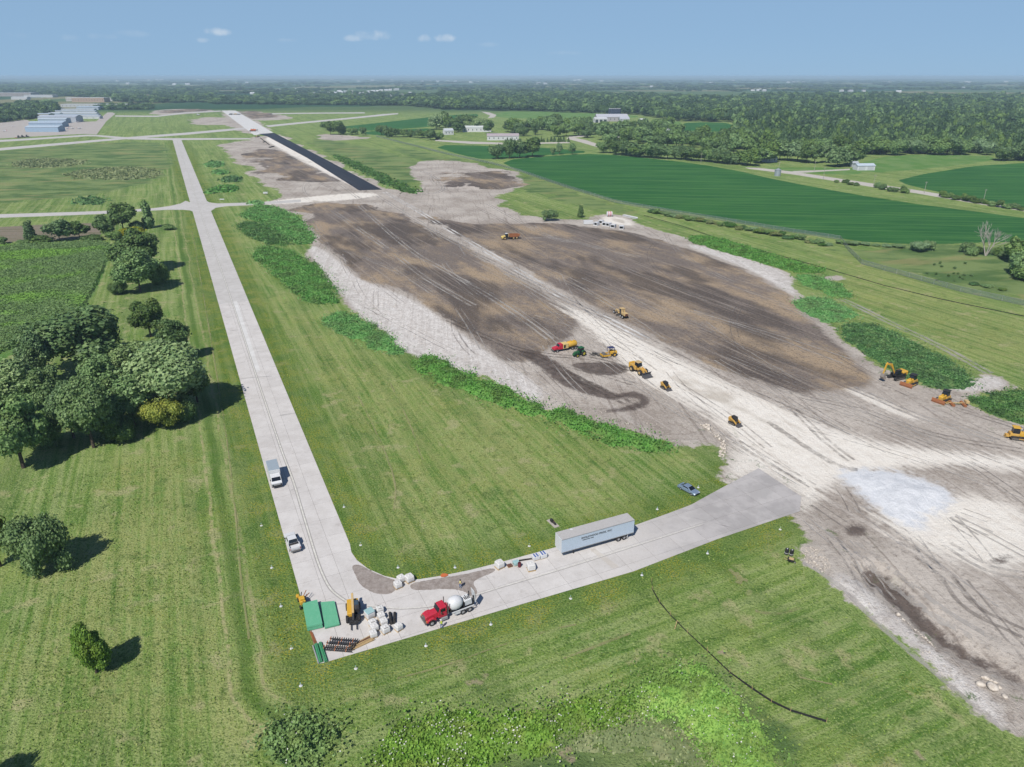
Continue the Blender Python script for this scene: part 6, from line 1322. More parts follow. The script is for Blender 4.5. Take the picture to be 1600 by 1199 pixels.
part('frame', TAN, t, bx(-2.2, 2.2, -.1, .1, .6, .8), bx(-2.0, -1.8, -1.3, 1.3, .6, .75), bx(1.0, 1.2, -1.3, 1.3, .6, .75), bev=.02); part('hitch', TAN, t, bar((-2.2, 0, .7), (-3.4, 0, .4), .16)); part('box', TAN, t, bx(1.4, 2.3, -.7, .7, .8, 1.5), bev=.05)
for k in range(10): y = -1.3 + k * .29; part('disc', RST, t, cyl((-1.9, y, .42), (-1.9, y + .05, .42), .42, n=12)); part('disc', RST, t, cyl((1.1, y, .42), (1.1, y + .05, .42), .42, n=12))
def dump_truck(u, v, ang):
    p = gp(u, v); t = thing('dump_truck', 'yellow articulated dump truck with a rusty load body on the dark soil', 'truck', p, ang)
    part('hood', paint('pale_yellow', (250, 222, 128), .45, dirt=.2), t, taper([(2.9, .8), (5.0, .8), (5.1, 1.4), (4.6, 2.0), (2.9, 2.3)], -.95, .95, 1.4, 2.3, .12), bev=.08); part('cab', GLS, t, taper([(1.5, 1.3), (2.9, 1.3), (3.0, 2.2), (2.6, 3.2), (1.5, 3.2)], -.75, .75, 2, 3.2, .08)); part('cab_roof', WHT, t, bx(1.4, 2.8, -.85, .85, 3.2, 3.35), bev=.04); part('headboard', TAN, t, bx(1.0, 1.15, -1.3, 1.3, 1.5, 3.3)); part('frame', BLK2, t, bx(-5.0, 2.9, -.5, .5, .9, 1.3))
    part('dump_body', RST, t, prism([(-5.4, 2.4), (-4.4, 1.4), (.5, 1.4), (.9, 2.0), (.9, 3.1), (.75, 3.1), (.7, 2.1), (.4, 1.6), (-4.3, 1.6), (-5.3, 2.6)], -1.3, 1.3))
    for y in (-1.38, 1.38): part('body_side', RST, t, prism([(-5.4, 2.4), (-4.4, 1.4), (.5, 1.4), (.9, 2.0), (.9, 2.9), (-4.6, 2.7)], y - .06, y + .06))
    part('grille', BLK2, t, bx(5.02, 5.12, -.6, .6, .9, 1.5))
    for x in (3.3, -1.6, -3.4):
        for y in (-1.1, 1.1): wheel(t, x, y, .85, .6, hub=TAN, out=1 if y > 0 else -1)
dump_truck(797, 374, heading((812, 373), (783, 375)))

# ------------------------------------------------------------------ pipe yard, rocks and small things on the works
for k, (u, v) in enumerate([(932, 352.5), (939, 349.5), (944.5, 352.5), (950.5, 353.5), (958, 356), (971, 358)]):
    p = gp(u, v); t = thing('precast_section', '%s white precast concrete box section from the left in the pipe yard' % ordinal(k + 1), 'precast', p, .9 + .2 * (k % 3), 'precast sections in the pipe yard')
    part('shell', WHT, t, bx(-1.5, 1.5, -1.3, -1.05, 0, 2.0), bx(-1.5, 1.5, 1.05, 1.3, 0, 2.0), bx(-1.5, 1.5, -1.05, 1.05, 1.75, 2.0), bx(-1.5, 1.5, -1.05, 1.05, 0, .25)); part('inside', BLK2, t, bx(-.2, .2, -1.04, 1.04, .26, 1.74))  # black block in the hollow paints the shade inside the section
p = gp(919, 350.5); t = thing('white_container', 'white box container at the left end of the pipe yard', 'container', p, .1); part('body', WHT, t, bx(-2.8, 2.8, -1.1, 1.1, .2, 2.2), bev=.04); part('skid', BLK2, t, bx(-2.6, 2.6, -.8, -.6, 0, .198), bx(-2.6, 2.6, .6, .8, 0, .198)); part('door', GRY, t, bx(2.801, 2.83, -.5, .5, .4, 2.0))
p = gp(952, 338.5); t = thing('fuel_tank', 'red and white tank standing at the back of the pipe yard', 'tank', p, .1); part('shell', WHT, t, cyl((-1.6, 0, 1.7), (1.6, 0, 1.7), 1.5, n=18)); part('stripe', RED, t, cyl((-.9, 0, 1.7), (-.45, 0, 1.7), 1.53, n=18), cyl((.35, 0, 1.7), (.9, 0, 1.7), 1.53, n=18)); part('stand', GRY, t, bx(-1.3, -1.1, -1.2, 1.2, 0, 1.2), bx(1.1, 1.3, -1.2, 1.2, 0, 1.2))
for k in range(10):
    u, v = 975 + k * 2.1, 338.5 + k * .45; p = gp(u, v); t = thing('culvert_pipe', '%s short white culvert pipe from the left in the row behind the pipe yard' % ordinal(k + 1), 'pipe', p, .5, 'culvert pipes behind the pipe yard'); part('shell', WHT, t, lathe([(.5, -.9), (.62, -.9), (.62, .9), (.5, .9), (.5, -.9)], 'x', 14, (0, 0, .62)))
for k, (u, v, lab) in enumerate([(1228.5, 866, 'left one of two black wrapped rolls standing on the grass edge'), (1236, 868, 'right one of two black wrapped rolls standing on the grass edge')]):
    p = gp(u, v); t = thing('fabric_roll', lab, 'roll', p, .2); part('roll', BLK2, t, cyl((0, 0, 0), (.05, 0, 1.15), .38, .36, 12)); part('band', WHT, t, cyl((0, 0, .3), (0, 0, .38), .39, n=12)); part('core', WHT, t, cyl((.05, 0, 1.15), (.05, 0, 1.25), .1, n=10))
p = gp(1236, 879); t = thing('wheelbarrow', 'black wheelbarrow with a tan load on the grass edge below the rolls', 'wheelbarrow', p, -.5); part('tray', BLK2, t, prism([(-.7, .75), (.5, .75), (.3, .35), (-.4, .35)], -.45, .45)); part('load', WOOD, t, bx(-.45, .4, -.35, .35, .7, .85), bev=.05); part('handle', WOOD, t, bar((-.4, -.35, .5), (-1.3, -.4, .7), .05), bar((-.4, .35, .5), (-1.3, .4, .7), .05)); wheel(t, .65, 0, .2, .1); part('leg', BLK2, t, bar((-.4, -.3, .4), (-.45, -.3, 0), .05), bar((-.4, .3, .4), (-.45, .3, 0), .05))
def rock_mesh(seed, flat=.6):
    rs = np.random.RandomState(seed); v, f = ico(); d = unit(rs.normal(size=(7, 3))); q = v.copy()
    for k in d: q -= np.maximum(0, q @ k - .62)[:, None] * k * .9
    return mesh_np('rock', q * np.array([1, rs.uniform(.6, .9), flat]) * (1 + rs.uniform(-.05, .05, (len(v), 1))), f)
M_ROCK = NT('pale_limestone', .9, .2); M_ROCK.col(M_ROCK.mix(M_ROCK.ss(M_ROCK.noise(2, 4, .7), .35, .7), C(232, 222, 208), C(196, 184, 170))); M_ROCK = M_ROCK.m
ROCKS = [rock_mesh(k) for k in range(5)]
for k, (u, v, r) in enumerate([(1533, 1070, .85), (1551, 1075, 1.0), (1541, 1060, .6), (1548, 1064, .45), (1560, 1074, .5), (1536, 1058, .4), (1570, 1089, .5), (1556, 1066, .4)]):
    p = gp(u, v, r * .22); o = new_obj('boulder', ROCKS[k % 5], M_ROCK); o.location = p; o.scale = (r, r, r); o.rotation_euler = (0, 0, k * 1.3); tag(o, '%s largest pale limestone boulder of the heap beside the ditch' % ordinal(k + 1), 'boulder', 'boulders beside the ditch')
def scatter_rocks(name, n, px, size, label, seed):
    poly = GP(px); rs = np.random.RandomState(seed); lo, hi = poly.min(0), poly.max(0); P = []; iv, fi = ico(); low = np.array([[1, 0, 0], [-1, 0, 0], [0, 1, 0], [0, -1, 0], [0, 0, 1], [0, 0, -1.]]); lf = np.array([[0, 2, 4], [2, 1, 4], [1, 3, 4], [3, 0, 4], [2, 0, 5], [1, 2, 5], [3, 1, 5], [0, 3, 5]])
    c = rs.uniform(lo, hi, (n * 4, 2)); c = c[sdist([poly], c, 5) > 0][:n]; z = heights(c)
    for (x, y), zz in zip(c, z):
        s = size * rs.lognormal(0, .5); a = rs.uniform(0, 6.28); R = np.array([[math.cos(a), -math.sin(a), 0], [math.sin(a), math.cos(a), 0], [0, 0, 1]])
        P.append(((low * rs.uniform(.6, 1.2, (6, 1)) * np.array([s, s * .7, s * .5])) @ R.T + np.array([x, y, zz + s * .15]), lf))
    return tag(new_obj(name, mesh_np(name, *join(P)), M_ROCK), label, 'rubble', None, 'stuff')
scatter_rocks('rubble', 420, [(1374, 942), (1400, 948), (1450, 990), (1490, 1030), (1470, 1030), (1420, 985)], .16, 'white broken stone along the ditch bank', 1); scatter_rocks('rubble', 260, [(1085, 662), (1110, 660), (1140, 690), (1140, 720), (1115, 715), (1120, 690)], .28, 'broken concrete rubble beside the haul road', 2); scatter_rocks('rubble', 500, [(1290, 900), (1330, 895), (1560, 1100), (1590, 1140), (1500, 1090), (1350, 955)], .07, 'loose stones on the gravel bank', 3); scatter_rocks('rubble', 300, [(1240, 850), (1290, 850), (1310, 890), (1280, 905), (1250, 880)], .14, 'clods and stones at the grass edge below the haul road', 4)
scatter_rocks('rubble', 900, [(470, 400), (600, 460), (800, 595), (1060, 660), (1130, 680), (1060, 695), (830, 628), (640, 553), (535, 475)], .16, 'clods and stones on the pale clay strip', 5)

# ------------------------------------------------------------------ people
def person(u, v, ang, label, vest, legs, skin=(196, 150, 120), hat=(236, 236, 232), arm=.3):
    p = gp(u, v); p.z = .045; t = thing('person', label, 'person', p, ang)
    J = {'pelvis': (0, 0, .95), 'spine': (0, 0, 1.2), 'chest': (0, 0, 1.4), 'neck': (.01, 0, 1.53), 'head': (.03, 0, 1.66), 'top': (.03, 0, 1.76)}
    rad = {'pelvis': .155, 'spine': .145, 'chest': .165, 'neck': .06, 'head': .10, 'top': .07}; E = [('pelvis', 'spine'), ('spine', 'chest'), ('chest', 'neck'), ('neck', 'head'), ('head', 'top')]
    for s, y in (('l', 1), ('r', -1)):
        for nme, q, r in (('hip', (0, .1 * y, .9), .105), ('knee', (.05, .12 * y, .5), .07), ('ankle', (-.01 + .06 * y, .13 * y, .1), .05), ('toe', (.16 + .06 * y, .15 * y, .05), .045), ('shoulder', (0, .19 * y, 1.42), .075), ('elbow', (.05, .27 * y, 1.14), .052), ('wrist', (.05 + arm, .22 * y, 1.0 + arm * .2), .038), ('palm', (.12 + arm, .215 * y, 1.0 + arm * .22), .042)): J[nme + s] = q; rad[nme + s] = r
        E += [('pelvis', 'hip' + s), ('hip' + s, 'knee' + s), ('knee' + s, 'ankle' + s), ('ankle' + s, 'toe' + s), ('chest', 'shoulder' + s), ('shoulder' + s, 'elbow' + s), ('elbow' + s, 'wrist' + s), ('wrist' + s, 'palm' + s)]
    K = list(J); m = bpy.data.meshes.new('body'); m.from_pydata([J[k] for k in K], [(K.index(a), K.index(b)) for a, b in E], []); o = new_obj('body', m); o.modifiers.new('skin', 'SKIN'); o.modifiers.new('sub', 'SUBSURF').levels = 1
    for i, k in enumerate(K): m.skin_vertices[0].data[i].radius = (rad[k],) * 2
    m.skin_vertices[0].data[0].use_root = True
    me = bpy.data.meshes.new_from_object(o.evaluated_get(bpy.context.evaluated_depsgraph_get())); bpy.data.objects.remove(o)
    bm = bmesh.new(); bm.from_mesh(me)          # five fingers on each hand, closed slightly, joined to the same body
    for y in (1, -1):
        bxp = Vector((.12 + arm, .215 * y, 1.0 + arm * .22))
        for k, L in enumerate((.065, .078, .084, .076)):
            a = bxp + Vector((.03, (.028 - .019 * k), 0)); b = a + Vector((L * .6, 0, -.012)); c = b + Vector((L * .4, 0, -.035))
            for s_, e_ in ((a, b), (b, c)):
                v_, f_ = cyl(s_, e_, .0095, .008, 6); vs = [bm.verts.new(q) for q in v_]; [bm.faces.new([vs[i] for i in q]) for q in f_]
        v_, f_ = cyl(bxp + Vector((-.02, -.035 * y, 0)), bxp + Vector((.045, -.06 * y, -.02)), .011, .009, 6); vs = [bm.verts.new(q) for q in v_]; [bm.faces.new([vs[i] for i in q]) for q in f_]
    bm.to_mesh(me); bm.free()
    ms = [paint('skin', skin, .6, dirt=0), paint('cloth_' + label[:12], legs, .85, dirt=.1), paint('shirt_grey', (120, 124, 130), .85, dirt=.1), BLK]
    me.materials.clear(); [me.materials.append(x) for x in ms]
    for q in me.polygons: z = q.center.z; q.material_index = 3 if z < .11 else 1 if z < 1.0 and abs(q.center.y) < .22 and q.center.x < .16 else 2 if z < 1.5 and not (q.center.x > .04 + arm * .5) else 0; q.use_smooth = True
    new_obj('body', me, None, t)
    part('vest', vest, t, lathe([(.17, 1.02), (.19, 1.15), (.2, 1.35), (.17, 1.48), (.09, 1.51)], 'z', 14)); part('hard_hat', paint('hat_' + str(hat[2]), hat, .4, dirt=.05), t, lathe([(.15, 1.715), (.122, 1.725), (.115, 1.79), (.075, 1.845), (.005, 1.86)], 'z', 14, (.03, 0, 0)))
    part('nose', ms[0], t, prism([(.125, 1.64), (.15, 1.63), (.128, 1.68)], -.014, .014)); part('eye', BLK2, t, bx(.118, .128, -.045, -.025, 1.67, 1.685)); part('eye', BLK2, t, bx(.118, .128, .025, .045, 1.67, 1.685)); part('mouth', RED, t, bx(.115, .125, -.025, .025, 1.6, 1.608)); part('ear', ms[0], t, cyl((.03, -.11, 1.66), (.03, -.125, 1.66), .028, n=8)); part('ear', ms[0], t, cyl((.03, .11, 1.66), (.03, .125, 1.66), .028, n=8))
HIV = paint('hi_vis_yellow', (214, 232, 96), .7, dirt=.05); HIV2 = paint('hi_vis_cream', (238, 226, 150), .7, dirt=.05)
person(690, 982.5, math.radians(120), 'person in a hi-vis vest and blue jeans standing beside the mixer truck', HIV, (96, 130, 178), arm=.26); person(719.5, 919, math.radians(-100), 'person in a yellow vest and dark trousers standing on the mud stain', HIV2, (70, 74, 84), hat=(60, 54, 50), arm=.12)

# ------------------------------------------------------------------ fences and poles
def fence(name, px, label, post_h, post_r, step, post_mat, web_mat, web_h, cat='fence', sag=.0, pname='post', web='fabric', rail=None):
    P = [gp(u, v) for u, v in px]; t = thing(name, label, cat, P[0], 0); o = P[0]; pts = []; rs = random.Random(len(px))
    for a, b in zip(P[:-1], P[1:]):
        n = max(1, int((b - a).length / step))
        for k in range(n): q = a.lerp(b, k / n); q.z = Z(q.x, q.y); pts.append(q - o)
    e = P[-1].copy(); e.z = Z(e.x, e.y); pts.append(e - o)
    for q in pts:
        lean = Vector((rs.uniform(-.05, .05), rs.uniform(-.05, .05), 1)).normalized() * post_h * rs.uniform(.92, 1.08); part(pname, post_mat, t, cyl(q - Vector((0, 0, .1)), q + lean, post_r, n=6))
    v, f = [], []
    for k, q in enumerate(pts): h = web_h * (1 - sag * rs.random()); v += [tuple(q + Vector((0, 0, .01))), tuple(q + Vector((0, 0, h))), tuple(q + Vector((.02, .02, .01))), tuple(q + Vector((.02, .02, h)))]
    for k in range(len(pts) - 1): a = k * 4; f += [(a, a + 4, a + 5, a + 1), (a + 2, a + 3, a + 7, a + 6), (a + 1, a + 5, a + 7, a + 3)]
    part(web, web_mat, t, (v, f))
    if rail: part('top_rail', post_mat, t, *[cyl(a + Vector((0, 0, rail)), b + Vector((0, 0, rail)), .03, n=5) for a, b in zip(pts[:-1], pts[1:])])
    return t
SILT = paint('black_silt_fabric', (40, 42, 44), .9, dirt=.15)
fence('silt_fence', [(1018, 909), (1019, 922), (1030, 942), (1047, 962), (1074, 990), (1105, 1019), (1140, 1052), (1175, 1078), (1205, 1098), (1235, 1112), (1291, 1129)], 'black silt fence with wooden stakes winding down the lower lawn', .85, .035, 3.2, WOOD, SILT, .46, sag=.5, pname='stake')
p = gp(1054, 984); t = thing('leaning_stake', 'wooden stake leaning away from the silt fence', 'stake', p, 0); part('stake', WOOD, t, bar((0, 0, 0), (.5, .8, 1.1), .08)); part('brace', WOOD, t, bar((.5, .8, 1.1), (.9, 1.0, .5), .06))
fence('silt_fence', [(1006, 337), (1060, 352), (1125, 374), (1190, 392), (1290, 420), (1380, 446), (1470, 468), (1600, 495), (1680, 512)], 'thin black silt fence along the far side of the works', .6, .035, 6.0, WOOD, SILT, .32, sag=.3, pname='stake')
t = NT('chain_link', .5, .4); t.col(C(170, 182, 186)); t.set(Metallic=.6); wv = t.nd('ShaderNodeTexWave', wave_type='BANDS', bands_direction='DIAGONAL'); t.put(wv.inputs['Vector'], t.obj()); wv.inputs['Scale'].default_value = 6; t.put(t.b.inputs['Alpha'], t.ss(wv.outputs['Fac'], .3, .9, .12, .5)); M_LINK = t.m
fence('chain_link_fence', [(588, 214), (640, 227), (700, 242), (770, 257), (810, 268), (880, 292), (960, 317), (1050, 333), (1150, 349), (1240, 364), (1312, 375), (1325, 392), (1346, 413), (1420, 434), (1500, 456), (1600, 478), (1680, 494)], 'grey chain-link airfield fence running along the bean field', 2.3, .04, 6.0, GRY, M_LINK, 2.2, web='mesh', rail=2.25)
def pole(u, vb, vt, label):
    p = gp(u, vb); h = height_at(vb, vt); t = thing('utility_pole', label, 'pole', p, .2, 'utility poles along the gravel road'); part('shaft', M_DEAD, t, cyl((0, 0, 0), (0, 0, h), .16, .11, 8)); part('crossarm', M_DEAD, t, bx(-1.2, 1.2, -.06, .06, h - .6, h - .45)); part('insulator', GRY, t, *[cyl((x, 0, h - .45), (x, 0, h - .25), .05, n=6) for x in (-1.1, 0.5, 1.1)])
for k, (u, vb, vt) in enumerate([(979, 241, 229), (1032, 246, 233), (1095, 255, 239), (1141, 256, 243), (1152, 257, 245), (1217, 264, 253), (1272, 268, 252), (1286, 281, 262), (1364, 293, 273), (1444, 302, 284), (1536, 316, 296)]): pole(u, vb, vt, '%s utility pole from the left along the gravel road' % ordinal(k + 1))
# ------------------------------------------------------------------ buildings
M_WIN = paint('window_glass', (60, 70, 84), .1, spec=.6)
def wallmat(rgb): return paint('siding_%d_%d_%d' % rgb, rgb, .6, dirt=.15, sc=.4)
def building(u, v, L, Wd, h, rise, ang, wall, roof, label, cat='building', name='building', doors=0, windows=0, group=None, flat=False, door_mat=None, dw=None):
    """gabled or flat building, ridge along x, front long wall facing -y"""
    p = G(u, v); t = thing(name, label, cat, p, ang, group); W_, R_ = wallmat(wall), wallmat(roof); a, b = L / 2, Wd / 2
    if flat:
        part('wall', W_, t, bx(-a, a, 0, Wd, 0, h)); part('roof', R_, t, bx(-a - .2, a + .2, -.2, Wd + .2, h + .002, h + .5))
    else:
        part('wall', W_, t, ([(-a, 0, 0), (a, 0, 0), (a, Wd, 0), (-a, Wd, 0), (-a, 0, h), (a, 0, h), (a, Wd, h), (-a, Wd, h), (-a, b, h + rise), (a, b, h + rise)], [(0, 1, 5, 4), (2, 3, 7, 6), (1, 2, 6, 9, 5), (3, 0, 4, 8, 7)]))
        e = .4; k = rise / b
        for s in (0, 1):
            y0, y1 = (-e, b) if s == 0 else (Wd + e, b); z0 = h - e * k
            part('roof', R_, t, ([(-a - e, y0, z0 + .05), (a + e, y0, z0 + .05), (a + e, y1, h + rise + .05), (-a - e, y1, h + rise + .05), (-a - e, y0, z0 + .22), (a + e, y0, z0 + .22), (a + e, y1, h + rise + .22), (-a - e, y1, h + rise + .22)], [(0, 1, 2, 3), (4, 7, 6, 5), (0, 4, 5, 1), (1, 5, 6, 2), (2, 6, 7, 3), (3, 7, 4, 0)]))
    for k in range(doors):
        w = dw or L / doors * .7; x = -a + (k + .5) * L / doors; d = part('door', door_mat or M_WIN, t, bx(x - w / 2, x + w / 2, -.06, -.01, 0, h * .8)); part('door_frame', wallmat((230, 232, 234)), d, bx(x - w / 2 - .2, x - w / 2, -.09, -.01, 0, h * .84), bx(x + w / 2, x + w / 2 + .2, -.09, -.01, 0, h * .84), bx(x - w / 2, x + w / 2, -.09, -.01, h * .8, h * .84))
    for k in range(windows): x = -a + (k + .5) * L / windows; part('window', M_WIN, t, bx(x - .6, x + .6, -.05, -.01, h * .35, h * .7))
    return t
BLUE_ROOF = (190, 208, 226)
building(66, 206.5, 52, 20, 7, 2.2, .02, (170, 196, 220), (196, 214, 230), 'nearest pale blue hangar at the left edge of the apron', 'hangar', 'hangar', doors=0, windows=0)
building(72, 199, 58, 20, 7, 2.2, .02, (166, 190, 214), (190, 208, 226), 'second pale blue hangar just behind the nearest one', 'hangar', 'hangar')
building(82, 193, 52, 18, 7.5, 2.0, .02, (176, 196, 214), (200, 214, 226), 'third pale hangar behind the two blue ones', 'hangar', 'hangar')
building(90, 191.5, 72, 26, 10, 2.5, .02, (196, 204, 214), (196, 206, 220), 'long hangar with a wide black open door beside the apron', 'hangar', 'hangar', doors=1, door_mat=BLK2, dw=48)  # black panel on the wall paints the shade of the open doorway
building(48, 185, 78, 22, 8, 1.5, .02, (196, 196, 190), (186, 200, 212), 'low grey hangar with a flat pale wall left of the hangar rows', 'hangar', 'hangar', windows=0)
for k in range(5): building(112 + k * 1.6, 186 - k * 2.9, 116 - k * 6, 14, 4.5, 1.6, .02, (206, 212, 216), (178, 192, 208) if k % 2 else (206, 214, 224), '%s long row hangar counted from the apron, with a ribbed metal roof' % ordinal(k + 1), 'hangar', 'hangar', doors=9 - k, door_mat=wallmat((226, 230, 232)), group='row hangars')
building(62, 181, 90, 14, 4.5, 1.6, .02, (200, 208, 212), (190, 204, 216), 'row hangar standing left behind the ribbed row hangars', 'hangar', 'hangar')
building(150, 168, 200, 30, 8, 1, 0, (206, 210, 212), (226, 232, 236), 'very long white flat-roofed building behind the row hangars', flat=True, windows=18); building(137, 172, 58, 26, 7, 2, 0, (186, 200, 214), (190, 206, 220), 'pale blue shed before the very long white building')
building(138, 160, 110, 40, 14, 1, 0, (196, 170, 150), (232, 234, 236), 'large tan flat-roofed building in the left background', flat=True, windows=12); building(110, 158.5, 30, 24, 12, 1, 0, (214, 206, 200), (236, 238, 240), 'white-roofed block beside the large tan building', flat=True, windows=4); building(172, 158, 40, 24, 10, 1, 0, (220, 218, 214), (236, 238, 240), 'small white flat building right of the large tan one', flat=True, windows=4)
building(15, 151, 190, 60, 14, 1, 0, (176, 166, 162), (226, 228, 232), 'big warehouse with a white roof at the left picture edge', flat=True, windows=8); building(60, 152.5, 120, 40, 9, 1, 0, (214, 216, 220), (232, 236, 240), 'white industrial roof right of the big warehouse', flat=True); building(30, 156, 60, 24, 8, 2, 0, (216, 218, 220), (230, 234, 238), 'small white industrial hall below the big warehouse')
building(222, 153.5, 50, 20, 9, 3, 0, (206, 188, 184), (196, 168, 166), 'reddish-roofed house in the left background woods', windows=5); building(348, 160, 74, 16, 6, 2, 0, (234, 234, 232), (222, 226, 230), 'long low white building behind the runway end', windows=9); building(375, 159.5, 40, 14, 6, 2, 0, (236, 236, 234), (222, 226, 230), 'short low white building right of the long low one', windows=5)
for k, (u, v, L) in enumerate([(425, 160, 18), (436, 160, 26), (447, 160, 20), (471, 160, 34)]): building(u, v, L, 12, 6, 2, 0, (236, 237, 238), (226, 230, 234), '%s white farm building from the left below the town belt' % ordinal(k + 1), 'building', windows=3, group='white farm buildings below the town')
building(745, 206.5, 46, 14, 6.5, 2.5, .03, (236, 238, 240), (222, 228, 226), 'white house with a pale green roof among the farm trees', 'house', 'house', windows=7); building(786, 219.5, 44, 14, 5.5, 3, .05, (232, 234, 236), (190, 178, 182), 'long white house with a mauve roof behind the young pines', 'house', 'house', windows=7); building(702, 211, 14, 10, 6, 3, .4, (234, 236, 238), (210, 216, 222), 'small white house left of the farm trees', 'house', 'house', windows=3)
building(957, 190, 62, 30, 8, 5, .05, (190, 184, 188), (206, 208, 216), 'big grey barn on the hill behind the farmstead', 'barn', 'barn', windows=8); building(939, 192, 24, 24, 7, 2, .05, (232, 234, 236), (236, 238, 240), 'white open-fronted shed at the left end of the big barn', 'shed', 'shed', doors=3); building(976, 192.5, 18, 16, 7, 4, .05, (210, 212, 220), (196, 200, 210), 'grey shed in front of the big barn', 'shed', 'shed'); building(1005, 193.5, 12, 8, 6, 3, .6, (238, 240, 240), (226, 230, 232), 'small white house right of the big barn', 'house', 'house', windows=2)  # open-fronted shed: dark glass panels paint the shade in its bays
for k in range(6):
    p = G(952.5 + k * 3, 181.5); t = thing('silo', '%s dark silo from the left behind the big barn' % ordinal(k + 1), 'silo', p, 0, 'dark silos behind the barn'); part('shell', paint('dark_blue_silo', (52, 62, 92), .5), t, cyl((0, 0, 0), (0, 0, 15), 3.2, n=14)); part('cap', GRY, t, cyl((0, 0, 15), (0, 0, 16.4), 3.2, .6, 14))
building(937, 206, 14, 9, 5.5, 3, .5, (222, 224, 228), (200, 208, 220), 'grey-roofed house hidden among the farmstead trees', 'house', 'house', windows=3); building(974, 215, 16, 8, 5, 2, .1, (230, 230, 230), (196, 190, 186), 'white house half hidden in the farmstead wood', 'house', 'house', windows=3); building(1027, 209.5, 10, 8, 5, 3, .2, (240, 240, 240), (232, 236, 238), 'small bright white house on the right of the farmstead', 'house', 'house', windows=2); building(1050, 211, 18, 9, 5, 3, -.3, (228, 232, 236), (206, 212, 218), 'pale house right of the bright white one', 'house', 'house', windows=3)
building(1353, 266.5, 17, 9, 4.2, 1.6, .06, (238, 240, 244), (206, 220, 232), 'white shed with a pale blue roof beside the gravel driveway', 'shed', 'shed', doors=2, door_mat=wallmat((214, 218, 224))); building(1336, 261.5, 6, 5, 4, 1.2, .06, (200, 206, 214), (190, 198, 206), 'small grey shed behind the white shed', 'shed', 'shed'); building(1206, 254, 12, 9, 4.5, 2.5, .3, (216, 222, 230), (160, 170, 184), 'pale house under the lawn trees', 'house', 'house', windows=2)
p = G(1214.5, 275); t = thing('grain_bin', 'round corrugated steel grain bin beside the gravel road', 'grain bin', p, 0); BINM = paint('galvanised', (196, 206, 214), .4, .5, dirt=.15); part('shell', BINM, t, lathe([(2.7, z * .5 + (.0)) if k % 2 else (2.76, z * .5) for k, z in enumerate(range(0, 11))], 'z', 24)); part('roof', BINM, t, cyl((0, 0, 5), (0, 0, 6.6), 2.95, .3, 24)); part('door', GRY, t, bx(-.4, .4, -2.82, -2.7, .5, 1.8))
p = G(1309, 126.3); t = thing('water_tower', 'white water tower on the horizon at the right', 'water tower', p, 0); part('tank', WHT, t, lathe([(.1, 62), (14, 56), (17, 48), (14, 41), (3, 37)], 'z', 18)); part('column', WHT, t, cyl((0, 0, 0), (0, 0, 40), 4, 3, 12)); part('base', WHT, t, cyl((0, 0, 0), (0, 0, 8), 9, 4, 12))
# small white houses and farms dotted over the far country
HPX = [(394, 147.5), (399, 146.5), (428, 145), (434, 142), (437, 142.4), (441, 142.2), (461, 141), (459, 146), (462, 146.5), (486, 147), (490, 148), (495, 149), (498, 146.5), (500, 147), (503, 145), (508, 146), (513, 147), (516, 149), (520, 146), (524, 147), (526, 150), (530, 144), (533, 146), (537, 148), (541, 145), (546, 147), (549, 144.5), (553, 147), (557, 146), (562, 148), (570, 147), (577, 145), (583, 144), (590, 144), (596, 143), (604, 142.5), (610, 142), (620, 141.5), (598, 156), (604, 154.5), (640, 147), (612, 151), (631, 150),
       (838, 149.5), (842, 131.5), (852, 132), (904, 126.5), (898, 127), (907, 126), (940, 128), (1018, 137), (1105, 131), (1108, 131.5), (1112, 131), (1146, 127.5), (1173, 128), (1176, 128), (1176, 142.5), (1184, 142.5), (1188, 142), (1195, 143), (1232, 130), (1240, 130), (1248, 130), (1256, 130), (1316, 143.5), (1330, 143.5), (1350, 143.5), (1382, 130), (1390, 129.8), (1404, 144.5), (1510, 130), (1516, 130), (1553, 137.5), (1572, 129), (1370, 152.5), (1385, 156), (1550, 155), (1580, 156), (1506, 139),
       (180, 125), (183, 128), (199, 132), (232, 126), (245, 126.4), (252, 126.2), (310, 126), (318, 126), (342, 126.5), (272, 133), (293, 133), (370, 132), (386, 130.5), (316, 132.5), (97, 122.5), (660, 128.5), (672, 128.8), (684, 128.6), (700, 128.4), (712, 128.3), (612, 126.2), (520, 125), (735, 130), (745, 129.6), (582, 127), (560, 128)]
rs = random.Random(9)
for k, (u, v) in enumerate(sorted(HPX)):
    d = G(u, v).y; s = max(1.0, d / 2600) ** .75; L = rs.uniform(11, 20) * s
    area = 'in the hazy left background' if u < 390 else 'in the town belt behind the runway' if u < 720 else 'on the far farmland in the middle' if u < 1150 else 'on the far farmland at the right'
    n = sum(1 for q in sorted(HPX)[:k] if (q[0] < 390) == (u < 390) and (q[0] < 720) == (u < 720) and (q[0] < 1150) == (u < 1150)) + 1
    building(u, v, L, 9 * s, 4.5 * s, 2.2 * s, rs.uniform(-.5, .5), rs.choice([(236, 238, 240), (224, 226, 228), (240, 240, 238)]), rs.choice([(222, 226, 230), (170, 166, 166), (206, 212, 218), (236, 238, 240)]), '%s small pale building from the left %s' % (ordinal(n), area), 'house', 'house', group='small far buildings ' + area)
